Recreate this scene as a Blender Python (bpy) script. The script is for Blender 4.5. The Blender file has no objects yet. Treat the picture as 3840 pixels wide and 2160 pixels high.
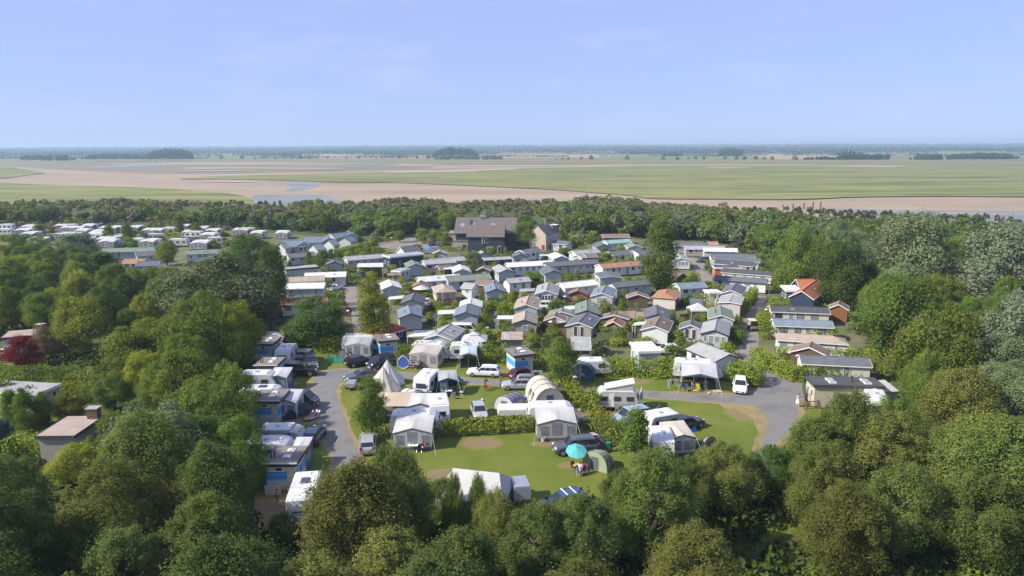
import bpy, math, random
import numpy as np
from mathutils import Vector, Matrix

SC = bpy.context.scene
COL = SC.collection
R = math.radians
rnd = random.Random(7)

# ------------------------------------------------------------------ camera
F_PX, CXP, CYP, HC = 2666.0, 1920.0, 1080.0, 31.5      # photograph measured in its 3840 x 2160 pixels
PITCH = math.atan((CYP - 547) / F_PX)
ROLL = R(0.24)
FWD = Vector((0, math.cos(PITCH), -math.sin(PITCH)))
_up0, _rt0 = Vector((0, math.sin(PITCH), math.cos(PITCH))), Vector((1, 0, 0))
RT = _rt0 * math.cos(ROLL) - _up0 * math.sin(ROLL)
UPV = _up0 * math.cos(ROLL) + _rt0 * math.sin(ROLL)
CAM = Vector((0, 0, HC))
cam = bpy.data.cameras.new('camera'); cam.sensor_width = 36; cam.lens = 36 * F_PX / 3840
cam.clip_start = 1; cam.clip_end = 60000
camo = bpy.data.objects.new('camera', cam); COL.objects.link(camo)
m = Matrix((RT, UPV, -FWD)).transposed().to_4x4(); m.translation = CAM
camo.matrix_world = m
SC.camera = camo

# ------------------------------------------------------------------ sky and sun
SUN_EL, SUN_AZ = R(38), R(-15)        # the sun stands left of the view and a little behind it
sun_dir = Vector((-math.cos(SUN_EL) * math.cos(SUN_AZ), math.cos(SUN_EL) * math.sin(SUN_AZ), math.sin(SUN_EL)))
W = bpy.data.worlds.new('World'); SC.world = W; W.use_nodes = True
nt = W.node_tree; bg = nt.nodes['Background']
sky = nt.nodes.new('ShaderNodeTexSky'); sky.sky_type = 'NISHITA'; sky.sun_disc = False
sky.sun_elevation = SUN_EL; sky.sun_rotation = math.atan2(sun_dir.x, sun_dir.y)
sky.altitude = 50; sky.air_density = 1.0; sky.dust_density = 0.0; sky.ozone_density = 10.0
hz_mix = nt.nodes.new('ShaderNodeMixRGB'); hz_mix.inputs[0].default_value = .70; hz_mix.inputs[2].default_value = (4.1, 4.85, 8.4, 1)   # an even, thin summer veil over the whole sky
# faint scattered cirrus, the same all round the sky
tc = nt.nodes.new('ShaderNodeTexCoord'); mp = nt.nodes.new('ShaderNodeMapping'); mp.inputs['Scale'].default_value = (1, 1, 4.5)
nz = nt.nodes.new('ShaderNodeTexNoise'); nz.inputs['Scale'].default_value = 5.5; nz.inputs['Detail'].default_value = 9; nz.inputs['Roughness'].default_value = .62
cr = nt.nodes.new('ShaderNodeValToRGB'); cr.color_ramp.elements[0].position = .5; cr.color_ramp.elements[1].position = .82
cr.color_ramp.elements[1].color = (.6, .6, .6, 1)
mx = nt.nodes.new('ShaderNodeMixRGB'); mx.inputs[2].default_value = (5.0, 5.5, 7.9, 1)
nt.links.new(tc.outputs['Generated'], mp.inputs[0]); nt.links.new(mp.outputs[0], nz.inputs[0]); nt.links.new(nz.outputs[0], cr.inputs[0])
nt.links.new(cr.outputs[0], mx.inputs[0]); nt.links.new(sky.outputs[0], hz_mix.inputs[1]); nt.links.new(hz_mix.outputs[0], mx.inputs[1]); nt.links.new(mx.outputs[0], bg.inputs[0])
bg.inputs[1].default_value = 0.084
sl = bpy.data.lights.new('sun', 'SUN'); sl.energy = 5.0; sl.angle = R(0.53); sl.color = (1.0, .93, .80)
so = bpy.data.objects.new('sun', sl); COL.objects.link(so)
so.rotation_euler = (-sun_dir).to_track_quat('-Z', 'Y').to_euler()
vs = SC.view_settings
vs.view_transform = 'Standard'; vs.look = 'None'; vs.gamma = 1; vs.use_curve_mapping = False; vs.exposure = 0.62
cy = SC.cycles
cy.max_bounces = 6; cy.diffuse_bounces = 4; cy.glossy_bounces = 2; cy.transmission_bounces = 3; cy.transparent_max_bounces = 6; cy.volume_bounces = 0
cy.caustics_reflective = False; cy.caustics_refractive = False; cy.use_denoising = True
cy.sample_clamp_indirect = 4

# ------------------------------------------------------------------ picture <-> place
REG = {'A': (1250, 1000, 4.83), 'B': (1650, 1000, 4.83), 'C': (2050, 1000, 4.83), 'D': (2400, 1000, 4.14), 'E': (1600, 780, 3.963),
       'F': (1000, 800, 3.68), 'H': (2150, 800, 3.4347), 'I': (2700, 850, 3.68), 'J': (2700, 1150, 3.22), 'K': (900, 1200, 3.623),
       'L': (1250, 1250, 4.14), 'M': (1700, 1250, 4.14), 'N': (2200, 1250, 3.623), 'O': (900, 1500, 3.22), 'P': (1350, 1500, 2.862),
       'Q': (1950, 1500, 3.22), 'S': (0, 1100, 2.229), 'T': (0, 1600, 1.9815), 'U': (1200, 1600, 1.84), 'V': (2500, 1500, 1.9224),
       'W': (0, 800, 2.3418), 'X': (0, 0, .67083), 'a': (0, 520, 1.9815), 'b': (1200, 520, 1.894), 'c': (2500, 520, 1.9224), '-': (0, 0, 1)}
def px(r, u, v):
    x0, y0, s = REG[r]
    return (x0 + u / s, y0 + v / s)
def UP(p, z=0.0):
    """the point at height z seen at photograph pixel p"""
    d = RT * ((p[0] - CXP) / F_PX) + UPV * ((CYP - p[1]) / F_PX) + FWD
    t = (z - HC) / d.z
    return CAM + d * t
def G(r, u, v, z=0.0): return UP(px(r, u, v), z)
def to_px(P):
    q = Vector(P) - CAM; b = q.dot(FWD)
    return (CXP + F_PX * q.dot(RT) / b, CYP - F_PX * q.dot(UPV) / b)
def scale_at(P): return F_PX / (Vector(P) - CAM).dot(FWD)
def height_to(P, top_py):
    q = Vector((P[0], P[1], 0)) - CAM; k = (CYP - top_py) / F_PX
    return (k * q.dot(FWD) - q.dot(UPV)) / (UPV.z - k * FWD.z)

# ------------------------------------------------------------------ objects
def tag(o, label=None, cat=None, group=None, kind=None):
    if label: o['label'] = label
    if cat: o['category'] = cat
    if group: o['group'] = group
    if kind: o['kind'] = kind
    return o
def empty(name, loc=(0, 0, 0), rz=0.0, label=None, cat=None, group=None):
    o = bpy.data.objects.new(name, None); COL.objects.link(o); o.location = loc; o.rotation_euler = (0, 0, rz); o.empty_display_size = .2
    return tag(o, label, cat, group)
def link(name, me, parent=None, loc=None, rz=None, scale=None, mt=None):
    o = bpy.data.objects.new(name, me); COL.objects.link(o)
    if parent is not None: o.parent = parent
    if loc is not None: o.location = loc
    if rz is not None: o.rotation_euler = (0, 0, rz)
    if scale is not None: o.scale = scale
    if mt is not None:
        o.material_slots[0].link = 'OBJECT'; o.material_slots[0].material = mt
    return o
class MB:
    """collects simple shapes; build() links them as one mesh object"""
    def __init__(s): s.v, s.f = [], []
    def add(s, V, Fc):
        n = len(s.v); s.v += [tuple(p) for p in V]; s.f += [[i + n for i in q] for q in Fc]; return s
    def box(s, x0, x1, y0, y1, z0, z1, tx=0, ty=0):
        """tx, ty: how far the top is drawn in on each side"""
        V = [(x0, y0, z0), (x1, y0, z0), (x1, y1, z0), (x0, y1, z0), (x0 + tx, y0 + ty, z1), (x1 - tx, y0 + ty, z1), (x1 - tx, y1 - ty, z1), (x0 + tx, y1 - ty, z1)]
        return s.add(V, [(3, 2, 1, 0), (4, 5, 6, 7), (0, 1, 5, 4), (1, 2, 6, 5), (2, 3, 7, 6), (3, 0, 4, 7)])
    def slab(s, a, b, c, d, t):
        """a thick sheet under the corners a b c d"""
        a, b, c, d = map(Vector, (a, b, c, d)); n = (b - a).cross(d - a)
        if n.length < 1e-9: n = (c - a).cross(d - a)
        n.normalize()
        V = [a, b, c, d] + [q - n * t for q in (a, b, c, d)]
        return s.add(V, [(0, 1, 2, 3), (7, 6, 5, 4), (0, 4, 5, 1), (1, 5, 6, 2), (2, 6, 7, 3), (3, 7, 4, 0)])
    def prism(s, poly, d, axis='y', o=0.0, bev=0.0):
        """polygon in the plane across axis (x z for y; y z for x; x y for z), from o to o + d; bev rounds both ends in"""
        n = len(poly); cx_ = sum(p[0] for p in poly) / n; cy_ = sum(p[1] for p in poly) / n
        def at(p, t):
            return {'y': (p[0], t, p[1]), 'x': (t, p[0], p[1]), 'z': (p[0], p[1], t)}[axis]
        def shr(p, b):
            dx, dy = cx_ - p[0], cy_ - p[1]; l = math.hypot(dx, dy) or 1
            return (p[0] + dx / l * b, p[1] + dy / l * b)
        rings = [(o, 0), (o + d, 0)] if not bev else [(o, bev), (o + bev * .45, bev * .25), (o + bev, 0), (o + d - bev, 0), (o + d - bev * .45, bev * .25), (o + d, bev)]
        V = [at(shr(p, b), t) for t, b in rings for p in poly]; Fc = []
        for k in range(len(rings) - 1):
            for i in range(n): j = (i + 1) % n; Fc.append((k * n + i, k * n + j, (k + 1) * n + j, (k + 1) * n + i))
        Fc.append(tuple(range(n - 1, -1, -1))); Fc.append(tuple((len(rings) - 1) * n + i for i in range(n)))
        return s.add(V, Fc)
    def tube(s, pts, rad, seg=6, cap=True):
        pts = [Vector(p) for p in pts]; rr = rad if isinstance(rad, (list, tuple)) else [rad] * len(pts)
        V, Fc = [], []
        for i, p in enumerate(pts):
            d = (pts[min(i + 1, len(pts) - 1)] - pts[max(i - 1, 0)]).normalized()
            a = d.cross(Vector((0, 0, 1)) if abs(d.z) < .9 else Vector((1, 0, 0))).normalized(); b = d.cross(a)
            for k in range(seg): t = 2 * math.pi * k / seg; V.append(p + (a * math.cos(t) + b * math.sin(t)) * rr[i])
        for i in range(len(pts) - 1):
            for k in range(seg): j = (k + 1) % seg; Fc.append((i * seg + k, i * seg + j, (i + 1) * seg + j, (i + 1) * seg + k))
        if cap: Fc.append(tuple(range(seg - 1, -1, -1))); Fc.append(tuple((len(pts) - 1) * seg + k for k in range(seg)))
        return s.add(V, Fc)
    def lathe(s, prof, seg=12, c=(0, 0, 0)):
        V, Fc = [], []
        for r_, z in prof:
            for k in range(seg): t = 2 * math.pi * k / seg; V.append((c[0] + r_ * math.cos(t), c[1] + r_ * math.sin(t), c[2] + z))
        for i in range(len(prof) - 1):
            for k in range(seg): j = (k + 1) % seg; Fc.append((i * seg + k, i * seg + j, (i + 1) * seg + j, (i + 1) * seg + k))
        if prof[0][0] > 1e-4: Fc.append(tuple(range(seg - 1, -1, -1)))
        if prof[-1][0] > 1e-4: Fc.append(tuple((len(prof) - 1) * seg + k for k in range(seg)))
        return s.add(V, Fc)
    def wheel(s, x, y, z, r_, w, seg=14):
        """a disc on a y axle"""
        V = [(x + q * math.cos(2 * math.pi * k / seg), y + t, z + q * math.sin(2 * math.pi * k / seg)) for t, q in ((-w / 2, r_ * .9), (-w / 3, r_), (w / 3, r_), (w / 2, r_ * .9)) for k in range(seg)]
        Fc = [(i * seg + k, i * seg + (k + 1) % seg, (i + 1) * seg + (k + 1) % seg, (i + 1) * seg + k) for i in range(3) for k in range(seg)]
        Fc += [tuple(range(seg)), tuple(3 * seg + k for k in range(seg - 1, -1, -1))]
        return s.add(V, Fc)
    def mesh(s, name, mt, smooth=False):
        me = bpy.data.meshes.new(name); me.from_pydata(s.v, [], s.f); me.materials.append(mt)
        if smooth: me.polygons.foreach_set('use_smooth', [True] * len(me.polygons))
        me.update(); return me
    def build(s, name, mt, parent=None, smooth=False, **k):
        return link(name, s.mesh(name, mt, smooth), parent, **k)

# ------------------------------------------------------------------ materials
MATS = {}
def mat(name, col=None, rough=.6, var=.12, vs=1.2, metal=0.0, wave=None, bump=0.0, bs=20.0, spec=.4, col2=None, coat=0.0, trans=0.0):
    if name in MATS: return MATS[name]
    m = bpy.data.materials.new(name); m.use_nodes = True; t = m.node_tree; N, Lk = t.nodes, t.links
    p = N['Principled BSDF']; p.inputs['Roughness'].default_value = rough; p.inputs['Metallic'].default_value = metal
    p.inputs['Specular IOR Level'].default_value = spec; p.inputs['Coat Weight'].default_value = coat
    co = N.new('ShaderNodeTexCoord')
    if var > 0:
        n = N.new('ShaderNodeTexNoise'); n.inputs['Scale'].default_value = vs; n.inputs['Detail'].default_value = 6; n.inputs['Roughness'].default_value = .65
        Lk.new(co.outputs['Object'], n.inputs[0])
        rp = N.new('ShaderNodeValToRGB'); rp.color_ramp.elements[0].position = .3; rp.color_ramp.elements[1].position = .7
        c2 = col2 or tuple(min(1, c * (1 + var)) for c in col)
        rp.color_ramp.elements[0].color = (*[c * (1 - var) for c in col], 1); rp.color_ramp.elements[1].color = (*c2, 1)
        Lk.new(n.outputs[0], rp.inputs[0]); Lk.new(rp.outputs[0], p.inputs['Base Color'])
    else: p.inputs['Base Color'].default_value = (*col, 1)
    h = None
    if wave:                                   # (axis, period in metres, strength): boards, battens, ribs
        ax, per, st = wave
        w = N.new('ShaderNodeTexWave'); w.wave_type = 'BANDS'; w.bands_direction = ax; w.wave_profile = 'SAW' if ax == 'Z' else 'SIN'
        w.inputs['Scale'].default_value = 2 * math.pi / 20 / per if False else 0.314159 / per; w.inputs['Distortion'].default_value = 0
        Lk.new(co.outputs['Object'], w.inputs[0]); h = w.outputs['Fac']; hs, hd = st, .03
    if bump:
        n2 = N.new('ShaderNodeTexNoise'); n2.inputs['Scale'].default_value = bs; n2.inputs['Detail'].default_value = 4
        Lk.new(co.outputs['Object'], n2.inputs[0]); h = n2.outputs[0]; hs, hd = bump, .05
    if h is not None:
        b = N.new('ShaderNodeBump'); b.inputs['Strength'].default_value = hs; b.inputs['Distance'].default_value = hd
        Lk.new(h, b.inputs['Height']); Lk.new(b.outputs[0], p.inputs['Normal'])
    if trans:
        tr = N.new('ShaderNodeBsdfTranslucent'); tr.inputs[0].default_value = (*col, 1); ms = N.new('ShaderNodeMixShader'); ms.inputs[0].default_value = trans
        Lk.new(p.outputs[0], ms.inputs[1]); Lk.new(tr.outputs[0], ms.inputs[2]); Lk.new(ms.outputs[0], N['Material Output'].inputs[0])
    MATS[name] = m
    return m
def leaf_mat(name, a, b, trans=.25, rough=.55, gloss=.0):
    """foliage: colour differs from leaf to leaf, from bough to bough and from plant to plant"""
    if name in MATS: return MATS[name]
    if name.startswith('leaf_'): a, b, trans = [c * 1.16 for c in a], [c * 1.16 for c in b], trans + .12
    m = bpy.data.materials.new(name); m.use_nodes = True; t = m.node_tree; N, Lk = t.nodes, t.links
    N.remove(N['Principled BSDF']); out = N['Material Output']
    g = N.new('ShaderNodeNewGeometry'); oi = N.new('ShaderNodeObjectInfo'); co = N.new('ShaderNodeTexCoord')
    n = N.new('ShaderNodeTexNoise'); n.inputs['Scale'].default_value = .55; n.inputs['Detail'].default_value = 3; Lk.new(co.outputs['Object'], n.inputs[0])
    ad = N.new('ShaderNodeMath'); ad.operation = 'MULTIPLY_ADD'; ad.inputs[1].default_value = .38; Lk.new(g.outputs['Random Per Island'], ad.inputs[0]); 
    s2 = N.new('ShaderNodeMath'); s2.operation = 'MULTIPLY_ADD'; s2.inputs[1].default_value = 1.3; s2.inputs[2].default_value = -.36; Lk.new(n.outputs[0], s2.inputs[0]); Lk.new(s2.outputs[0], ad.inputs[2])
    mx = N.new('ShaderNodeMixRGB'); mx.inputs[1].default_value = (*a, 1); mx.inputs[2].default_value = (*b, 1); Lk.new(ad.outputs[0], mx.inputs[0]); mx.use_clamp = True
    hs = N.new('ShaderNodeHueSaturation'); Lk.new(mx.outputs[0], hs.inputs['Color'])
    mr = N.new('ShaderNodeMapRange'); mr.inputs[3].default_value = .8; mr.inputs[4].default_value = 1.2; Lk.new(oi.outputs['Random'], mr.inputs[0]); Lk.new(mr.outputs[0], hs.inputs['Value'])
    w2 = N.new('ShaderNodeMath'); w2.operation = 'FRACT'; w3 = N.new('ShaderNodeMath'); w3.operation = 'MULTIPLY'; w3.inputs[1].default_value = 7.31
    Lk.new(oi.outputs['Random'], w3.inputs[0]); Lk.new(w3.outputs[0], w2.inputs[0])
    mr2 = N.new('ShaderNodeMapRange'); mr2.inputs[3].default_value = .494; mr2.inputs[4].default_value = .513; Lk.new(w2.outputs[0], mr2.inputs[0]); Lk.new(mr2.outputs[0], hs.inputs['Hue'])
    df = N.new('ShaderNodeBsdfDiffuse'); tr = N.new('ShaderNodeBsdfTranslucent'); Lk.new(hs.outputs[0], df.inputs[0]); Lk.new(hs.outputs[0], tr.inputs[0])
    ms = N.new('ShaderNodeMixShader'); ms.inputs[0].default_value = trans; Lk.new(df.outputs[0], ms.inputs[1]); Lk.new(tr.outputs[0], ms.inputs[2]); last = ms
    if gloss:
        gl = N.new('ShaderNodeBsdfGlossy'); gl.inputs['Roughness'].default_value = .35; gl.inputs[0].default_value = (.9, .95, .9, 1)
        m2 = N.new('ShaderNodeMixShader'); m2.inputs[0].default_value = gloss; Lk.new(ms.outputs[0], m2.inputs[1]); Lk.new(gl.outputs[0], m2.inputs[2]); last = m2
    Lk.new(last.outputs[0], out.inputs[0]); MATS[name] = m
    return m
def ground_mat(name, cols, scale, fine=9.0, rough=.95, bump=.25, spec=.2, stretch=(1, 1, 1), pos=None, finev=.2):
    """earth, grass, sand: two noises mixed through a ramp of colours, in world metres"""
    if name in MATS: return MATS[name]
    m = bpy.data.materials.new(name); m.use_nodes = True; t = m.node_tree; N, Lk = t.nodes, t.links; p = N['Principled BSDF']
    p.inputs['Roughness'].default_value = rough; p.inputs['Specular IOR Level'].default_value = spec
    co = N.new('ShaderNodeNewGeometry'); mp = N.new('ShaderNodeMapping'); mp.inputs['Scale'].default_value = stretch; Lk.new(co.outputs['Position'], mp.inputs[0])
    n = N.new('ShaderNodeTexNoise'); n.inputs['Scale'].default_value = scale; n.inputs['Detail'].default_value = 7; n.inputs['Roughness'].default_value = .62; Lk.new(mp.outputs[0], n.inputs[0])
    rp = N.new('ShaderNodeValToRGB'); el = rp.color_ramp.elements
    ps = pos or [.3 + .4 * i / (len(cols) - 1) for i in range(len(cols))]
    while len(el) < len(cols): el.new(.5)
    for e, c, q in zip(el, cols, ps): e.position = q; e.color = (*c, 1)
    Lk.new(n.outputs[0], rp.inputs[0])
    f = N.new('ShaderNodeTexNoise'); f.inputs['Scale'].default_value = fine; f.inputs['Detail'].default_value = 5; f.inputs['Roughness'].default_value = .7; Lk.new(mp.outputs[0], f.inputs[0])
    mr = N.new('ShaderNodeMapRange'); mr.inputs[1].default_value = .25; mr.inputs[2].default_value = .75; mr.inputs[3].default_value = 1 - finev; mr.inputs[4].default_value = 1 + finev; Lk.new(f.outputs[0], mr.inputs[0])
    mm = N.new('ShaderNodeMixRGB'); mm.blend_type = 'MULTIPLY'; mm.inputs[0].default_value = 1; Lk.new(rp.outputs[0], mm.inputs[1]); Lk.new(mr.outputs[0], mm.inputs[2]); Lk.new(mm.outputs[0], p.inputs['Base Color'])
    if bump:
        b = N.new('ShaderNodeBump'); b.inputs['Strength'].default_value = bump; b.inputs['Distance'].default_value = .08; Lk.new(f.outputs[0], b.inputs['Height']); Lk.new(b.outputs[0], p.inputs['Normal'])
    MATS[name] = m
    return m
def skin_mesh(name, verts, edges, radii, root_i, mt, sub=1):
    me = bpy.data.meshes.new(name); me.from_pydata(verts, edges, []); o = bpy.data.objects.new(name, me); COL.objects.link(o)
    md = o.modifiers.new('skin', 'SKIN'); 
    for i, q in enumerate(me.skin_vertices[0].data): q.radius = radii[i] if isinstance(radii[i], tuple) else (radii[i], radii[i]); q.use_root = (i == root_i)
    s_ = o.modifiers.new('sub', 'SUBSURF'); s_.levels = s_.render_levels = sub; md.use_smooth_shade = True
    dg = bpy.context.evaluated_depsgraph_get(); m2 = bpy.data.meshes.new_from_object(o.evaluated_get(dg)); bpy.data.objects.remove(o); m2.name = name
    m2.materials.clear(); m2.materials.append(mt); return m2
POSE = {  # joints: pelvis chest neck head shoulders elbows hands hips knees feet toes
 'stand': dict(pel=(0, 0, .95), hipL=(-.10, 0, .90), hipR=(.10, 0, .90), knL=(-.11, -.02, .50), knR=(.11, .0, .50), ftL=(-.12, .03, .08), ftR=(.12, .05, .08), elL=(-.27, .03, 1.12), haL=(-.25, -.08, .88), elR=(.27, .03, 1.12), haR=(.25, -.08, .88)),
 'walk': dict(pel=(0, 0, .94), hipL=(-.10, 0, .89), hipR=(.10, 0, .89), knL=(-.10, -.22, .52), knR=(.10, .08, .50), ftL=(-.11, -.28, .08), ftR=(.11, .36, .14), elL=(-.26, .16, 1.13), haL=(-.24, .08, .92), elR=(.26, -.12, 1.13), haR=(.22, -.28, .98)),
 'sit': dict(pel=(0, .05, .52), hipL=(-.10, .02, .50), hipR=(.10, .02, .50), knL=(-.14, -.42, .52), knR=(.14, -.42, .52), ftL=(-.14, -.48, .08), ftR=(.14, -.5, .08), elL=(-.28, -.05, .72), haL=(-.2, -.3, .62), elR=(.28, -.05, .72), haR=(.2, -.3, .62)),
 'lounge': dict(pel=(0, .1, .38), hipL=(-.10, .05, .38), hipR=(.10, .05, .38), knL=(-.13, -.38, .48), knR=(.13, -.38, .45), ftL=(-.13, -.85, .35), ftR=(.13, -.9, .33), elL=(-.3, .4, .62), haL=(-.2, .1, .55), elR=(.3, .4, .62), haR=(.2, .1, .55)),
 'cycle': dict(pel=(0, .15, .98), hipL=(-.10, .1, .95), hipR=(.10, .1, .95), knL=(-.12, -.25, .78), knR=(.12, -.18, .62), ftL=(-.13, -.05, .42), ftR=(.13, .0, .20), elL=(-.26, -.18, 1.2), haL=(-.22, -.45, 1.05), elR=(.26, -.18, 1.2), haR=(.22, -.45, 1.05))}
def body_parts(pose):
    """the continuous body of a pose, with palms and fingers, and the clothes that follow it"""
    q = {k: Vector(x) for k, x in POSE[pose].items()}; lean = {'stand': 0, 'walk': -.03, 'sit': .06, 'lounge': .42, 'cycle': -.22}[pose]
    up = Vector((0, lean, math.sqrt(.25 - lean * lean))); pel = q['pel']; ch = pel + up * .62; nk = pel + up
    hd = nk + (up.normalized() * .55 + Vector((0, -.02, .45))).normalized() * .13; tp = nk + (up.normalized() * .5 + Vector((0, 0, .5))).normalized() * .26
    shL, shR = pel + up * .9 + Vector((-.18, 0, 0)), pel + up * .9 + Vector((.18, 0, 0)); toe = Vector((0, -.15, -.03))
    Vt = [pel, ch, nk, hd, tp, shL, q['elL'], q['haL'], shR, q['elR'], q['haR'], q['hipL'], q['knL'], q['ftL'], q['ftL'] + toe, q['hipR'], q['knR'], q['ftR'], q['ftR'] + toe]
    ra = [(.14, .10), (.15, .10), .055, .092, .075, .065, .045, .035, .065, .045, .035, .085, .058, .042, .035, .085, .058, .042, .035]
    E = [(0, 1), (1, 2), (2, 3), (3, 4), (1, 5), (5, 6), (6, 7), (1, 8), (8, 9), (9, 10), (0, 11), (11, 12), (12, 13), (13, 14), (0, 15), (15, 16), (16, 17), (17, 18)]
    for a, b in ((7, 6), (10, 9)):
        d0 = (Vt[a] - Vt[b]).normalized(); Vt.append(Vt[a] + d0 * .08); ra.append((.034, .016)); pi = len(Vt) - 1; E.append((a, pi)); sd = Vector((0, 1, 0)) - d0 * d0.y; sd = sd.normalized() if sd.length > .2 else Vector((1, 0, 0))
        for off in (-.03, -.01, .01, .03): Vt.append(Vt[pi] + d0 * (.075 - abs(off) * .5) + sd * off); ra.append(.009); E.append((pi, len(Vt) - 1))
        Vt.append(Vt[pi] - d0 * .03 - sd * .065); ra.append(.011); E.append((pi, len(Vt) - 1))
    m0 = mat('skin_base', (.48, .30, .22)); out = {'body': skin_mesh('body', Vt, E, ra, 0, m0)}
    out['shirt'] = skin_mesh('shirt', [pel + up * .02, ch, pel + up * .92, shL, (shL + q['elL']) / 2, shR, (shR + q['elR']) / 2], [(0, 1), (1, 2), (1, 3), (3, 4), (1, 5), (5, 6)], [(.165, .125), (.172, .122), .075, .085, .072, .085, .072], 0, m0)
    for sh in (False, True):
        leg = [((q['hip' + k] * .7 + q['kn' + k] * .3), (q['hip' + k] + q['kn' + k]) / 2) if sh else (q['kn' + k], q['ft' + k] + Vector((0, 0, .06))) for k in 'LR']
        out['legs', sh] = skin_mesh('trousers', [pel, q['hipL'], *leg[0], q['hipR'], *leg[1]], [(0, 1), (1, 2), (2, 3), (0, 4), (4, 5), (5, 6)], [(.155, .115), .105, .078, .062, .105, .078, .062], 0, m0)
    return out, pel, hd
BODY = {k: body_parts(k) for k in POSE}
# ------------------------------------------------------------------ the land
g_bank = ground_mat('wet_bank_mud', [(.045, .04, .028), (.085, .075, .045)], .3, 2)
def sheet(name, pts, z, mt, kind='structure', thick=0.0, smooth_pts=0):
    """a flat piece of ground from photograph pixels (r, u, v); thick > 0 gives it a bank"""
    P = [G(*q) for q in pts]
    if smooth_pts:                                       # round the outline and make it a little uneven
        for _ in range(smooth_pts):
            Q = []
            for i, a in enumerate(P): b = P[(i + 1) % len(P)]; Q += [a * .75 + b * .25, a * .25 + b * .75]
            P = Q
        D = [(p - CAM).length for p in P]
        P = [p + Vector((rnd.uniform(-1, 1), rnd.uniform(-1, 1), 0)) * d * .0012 for p, d in zip(P, D)]
    n = len(P); V = [(p.x, p.y, z) for p in P]; area = sum(V[i][0] * V[(i + 1) % n][1] - V[(i + 1) % n][0] * V[i][1] for i in range(n))
    if area < 0: V.reverse()
    Fc = [tuple(range(n))]
    if thick:
        tag(MB().add(V + [(x, y, z - thick) for x, y, _ in V], [(i, i + n, (i + 1) % n + n, (i + 1) % n) for i in range(n)]).build('creek_bank', g_bank), kind='structure')
    o = MB().add(V, Fc).build(name, mt)
    return tag(o, kind=kind)
g_grass = ground_mat('meadow_grass', [(.045, .062, .018), (.07, .09, .024), (.10, .10, .036)], .09, 6)
g_lawn = ground_mat('lawn', [(.085, .120, .017), (.110, .143, .019), (.142, .158, .027), (.190, .168, .058)], .16, 14, bump=.35, pos=[.28, .45, .6, .76], finev=.34)
def wear(mt, spots, earth=(.205, .140, .085), dry=(.215, .180, .075)):
    """bare earth where pitches wear the grass off: (x, y, half length, half depth), ragged and fading out"""
    t = mt.node_tree; N, Lk = t.nodes, t.links; p = N['Principled BSDF']; base = p.inputs['Base Color'].links[0].from_socket; geo = N.new('ShaderNodeNewGeometry')
    nz = N.new('ShaderNodeTexNoise'); nz.inputs['Scale'].default_value = .9; nz.inputs['Detail'].default_value = 6; Lk.new(geo.outputs['Position'], nz.inputs[0]); last = None
    for x, y, a, b in spots:
        mp = N.new('ShaderNodeMapping'); mp.vector_type = 'TEXTURE'; mp.inputs['Location'].default_value = (x, y, 0); mp.inputs['Scale'].default_value = (a, b, 1e4); Lk.new(geo.outputs['Position'], mp.inputs[0])
        l = N.new('ShaderNodeVectorMath'); l.operation = 'LENGTH'; Lk.new(mp.outputs[0], l.inputs[0])
        if last is None: last = l.outputs['Value']
        else: q = N.new('ShaderNodeMath'); q.operation = 'MINIMUM'; Lk.new(last, q.inputs[0]); Lk.new(l.outputs['Value'], q.inputs[1]); last = q.outputs[0]
    ad = N.new('ShaderNodeMath'); ad.operation = 'MULTIPLY_ADD'; ad.inputs[1].default_value = 1.1; Lk.new(nz.outputs[0], ad.inputs[0]); Lk.new(last, ad.inputs[2])
    for c, hi, lo in ((dry, 1.9, 1.35), (earth, 1.6, 1.15)):
        mr = N.new('ShaderNodeMapRange'); mr.inputs[1].default_value = lo; mr.inputs[2].default_value = hi; mr.inputs[3].default_value = .82; mr.inputs[4].default_value = 0; Lk.new(ad.outputs[0], mr.inputs[0])
        m_ = N.new('ShaderNodeMixRGB'); m_.inputs[2].default_value = (*c, 1); Lk.new(mr.outputs[0], m_.inputs[0]); Lk.new(base, m_.inputs[1]); base = m_.outputs[0]
    Lk.new(base, p.inputs['Base Color'])
g_park = ground_mat('park_ground', [(.07, .10, .025), (.13, .13, .06), (.20, .165, .125)], .22, 8)
g_road = ground_mat('asphalt', [(.122, .124, .128), (.16, .16, .158), (.188, .18, .168), (.155, .15, .142)], .3, 16, rough=.9, bump=.15, finev=.24)
g_lane = ground_mat('lane_surface', [(.19, .165, .145), (.225, .195, .17), (.25, .215, .185)], .35, 18, rough=.9, bump=.12, finev=.12)
g_dirt = ground_mat('dry_earth', [(.17, .115, .065), (.21, .15, .09), (.19, .17, .06)], .5, 12, finev=.25)
g_worn = ground_mat('worn_grass', [(.165, .16, .05), (.24, .19, .095), (.28, .21, .125)], .4, 11, finev=.2)
g_sand = ground_mat('tidal_sand', [(.20, .158, .112), (.28, .22, .154), (.335, .262, .186), (.265, .215, .154)], .006, .05, bump=0, stretch=(.35, 1.4, 1), finev=.12, pos=[.3, .45, .58, .72])
g_marsh = ground_mat('salt_marsh', [(.092, .128, .04), (.14, .158, .05), (.235, .222, .075), (.115, .147, .048)], .02, .13, bump=.3, stretch=(.22, 1.8, 1), finev=.42, pos=[.34, .46, .56, .68])
g_mud = ground_mat('muddy_marsh', [(.13, .135, .06), (.19, .165, .08), (.155, .165, .065)], .012, .1, bump=.2, stretch=(.2, 1.6, 1), finev=.2)
g_field = ground_mat('green_field', [(.11, .145, .045), (.15, .17, .06), (.19, .175, .07)], .002, .03, bump=0, stretch=(.2, 1, 1), finev=.12)
g_wheat = ground_mat('stubble_field', [(.30, .22, .12), (.34, .25, .14)], .003, .03, bump=0, stretch=(.2, 1, 1), finev=.1)
g_water = mat('shallow_water', (.20, .215, .21), rough=.6, var=.2, vs=.02, spec=.12)

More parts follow.
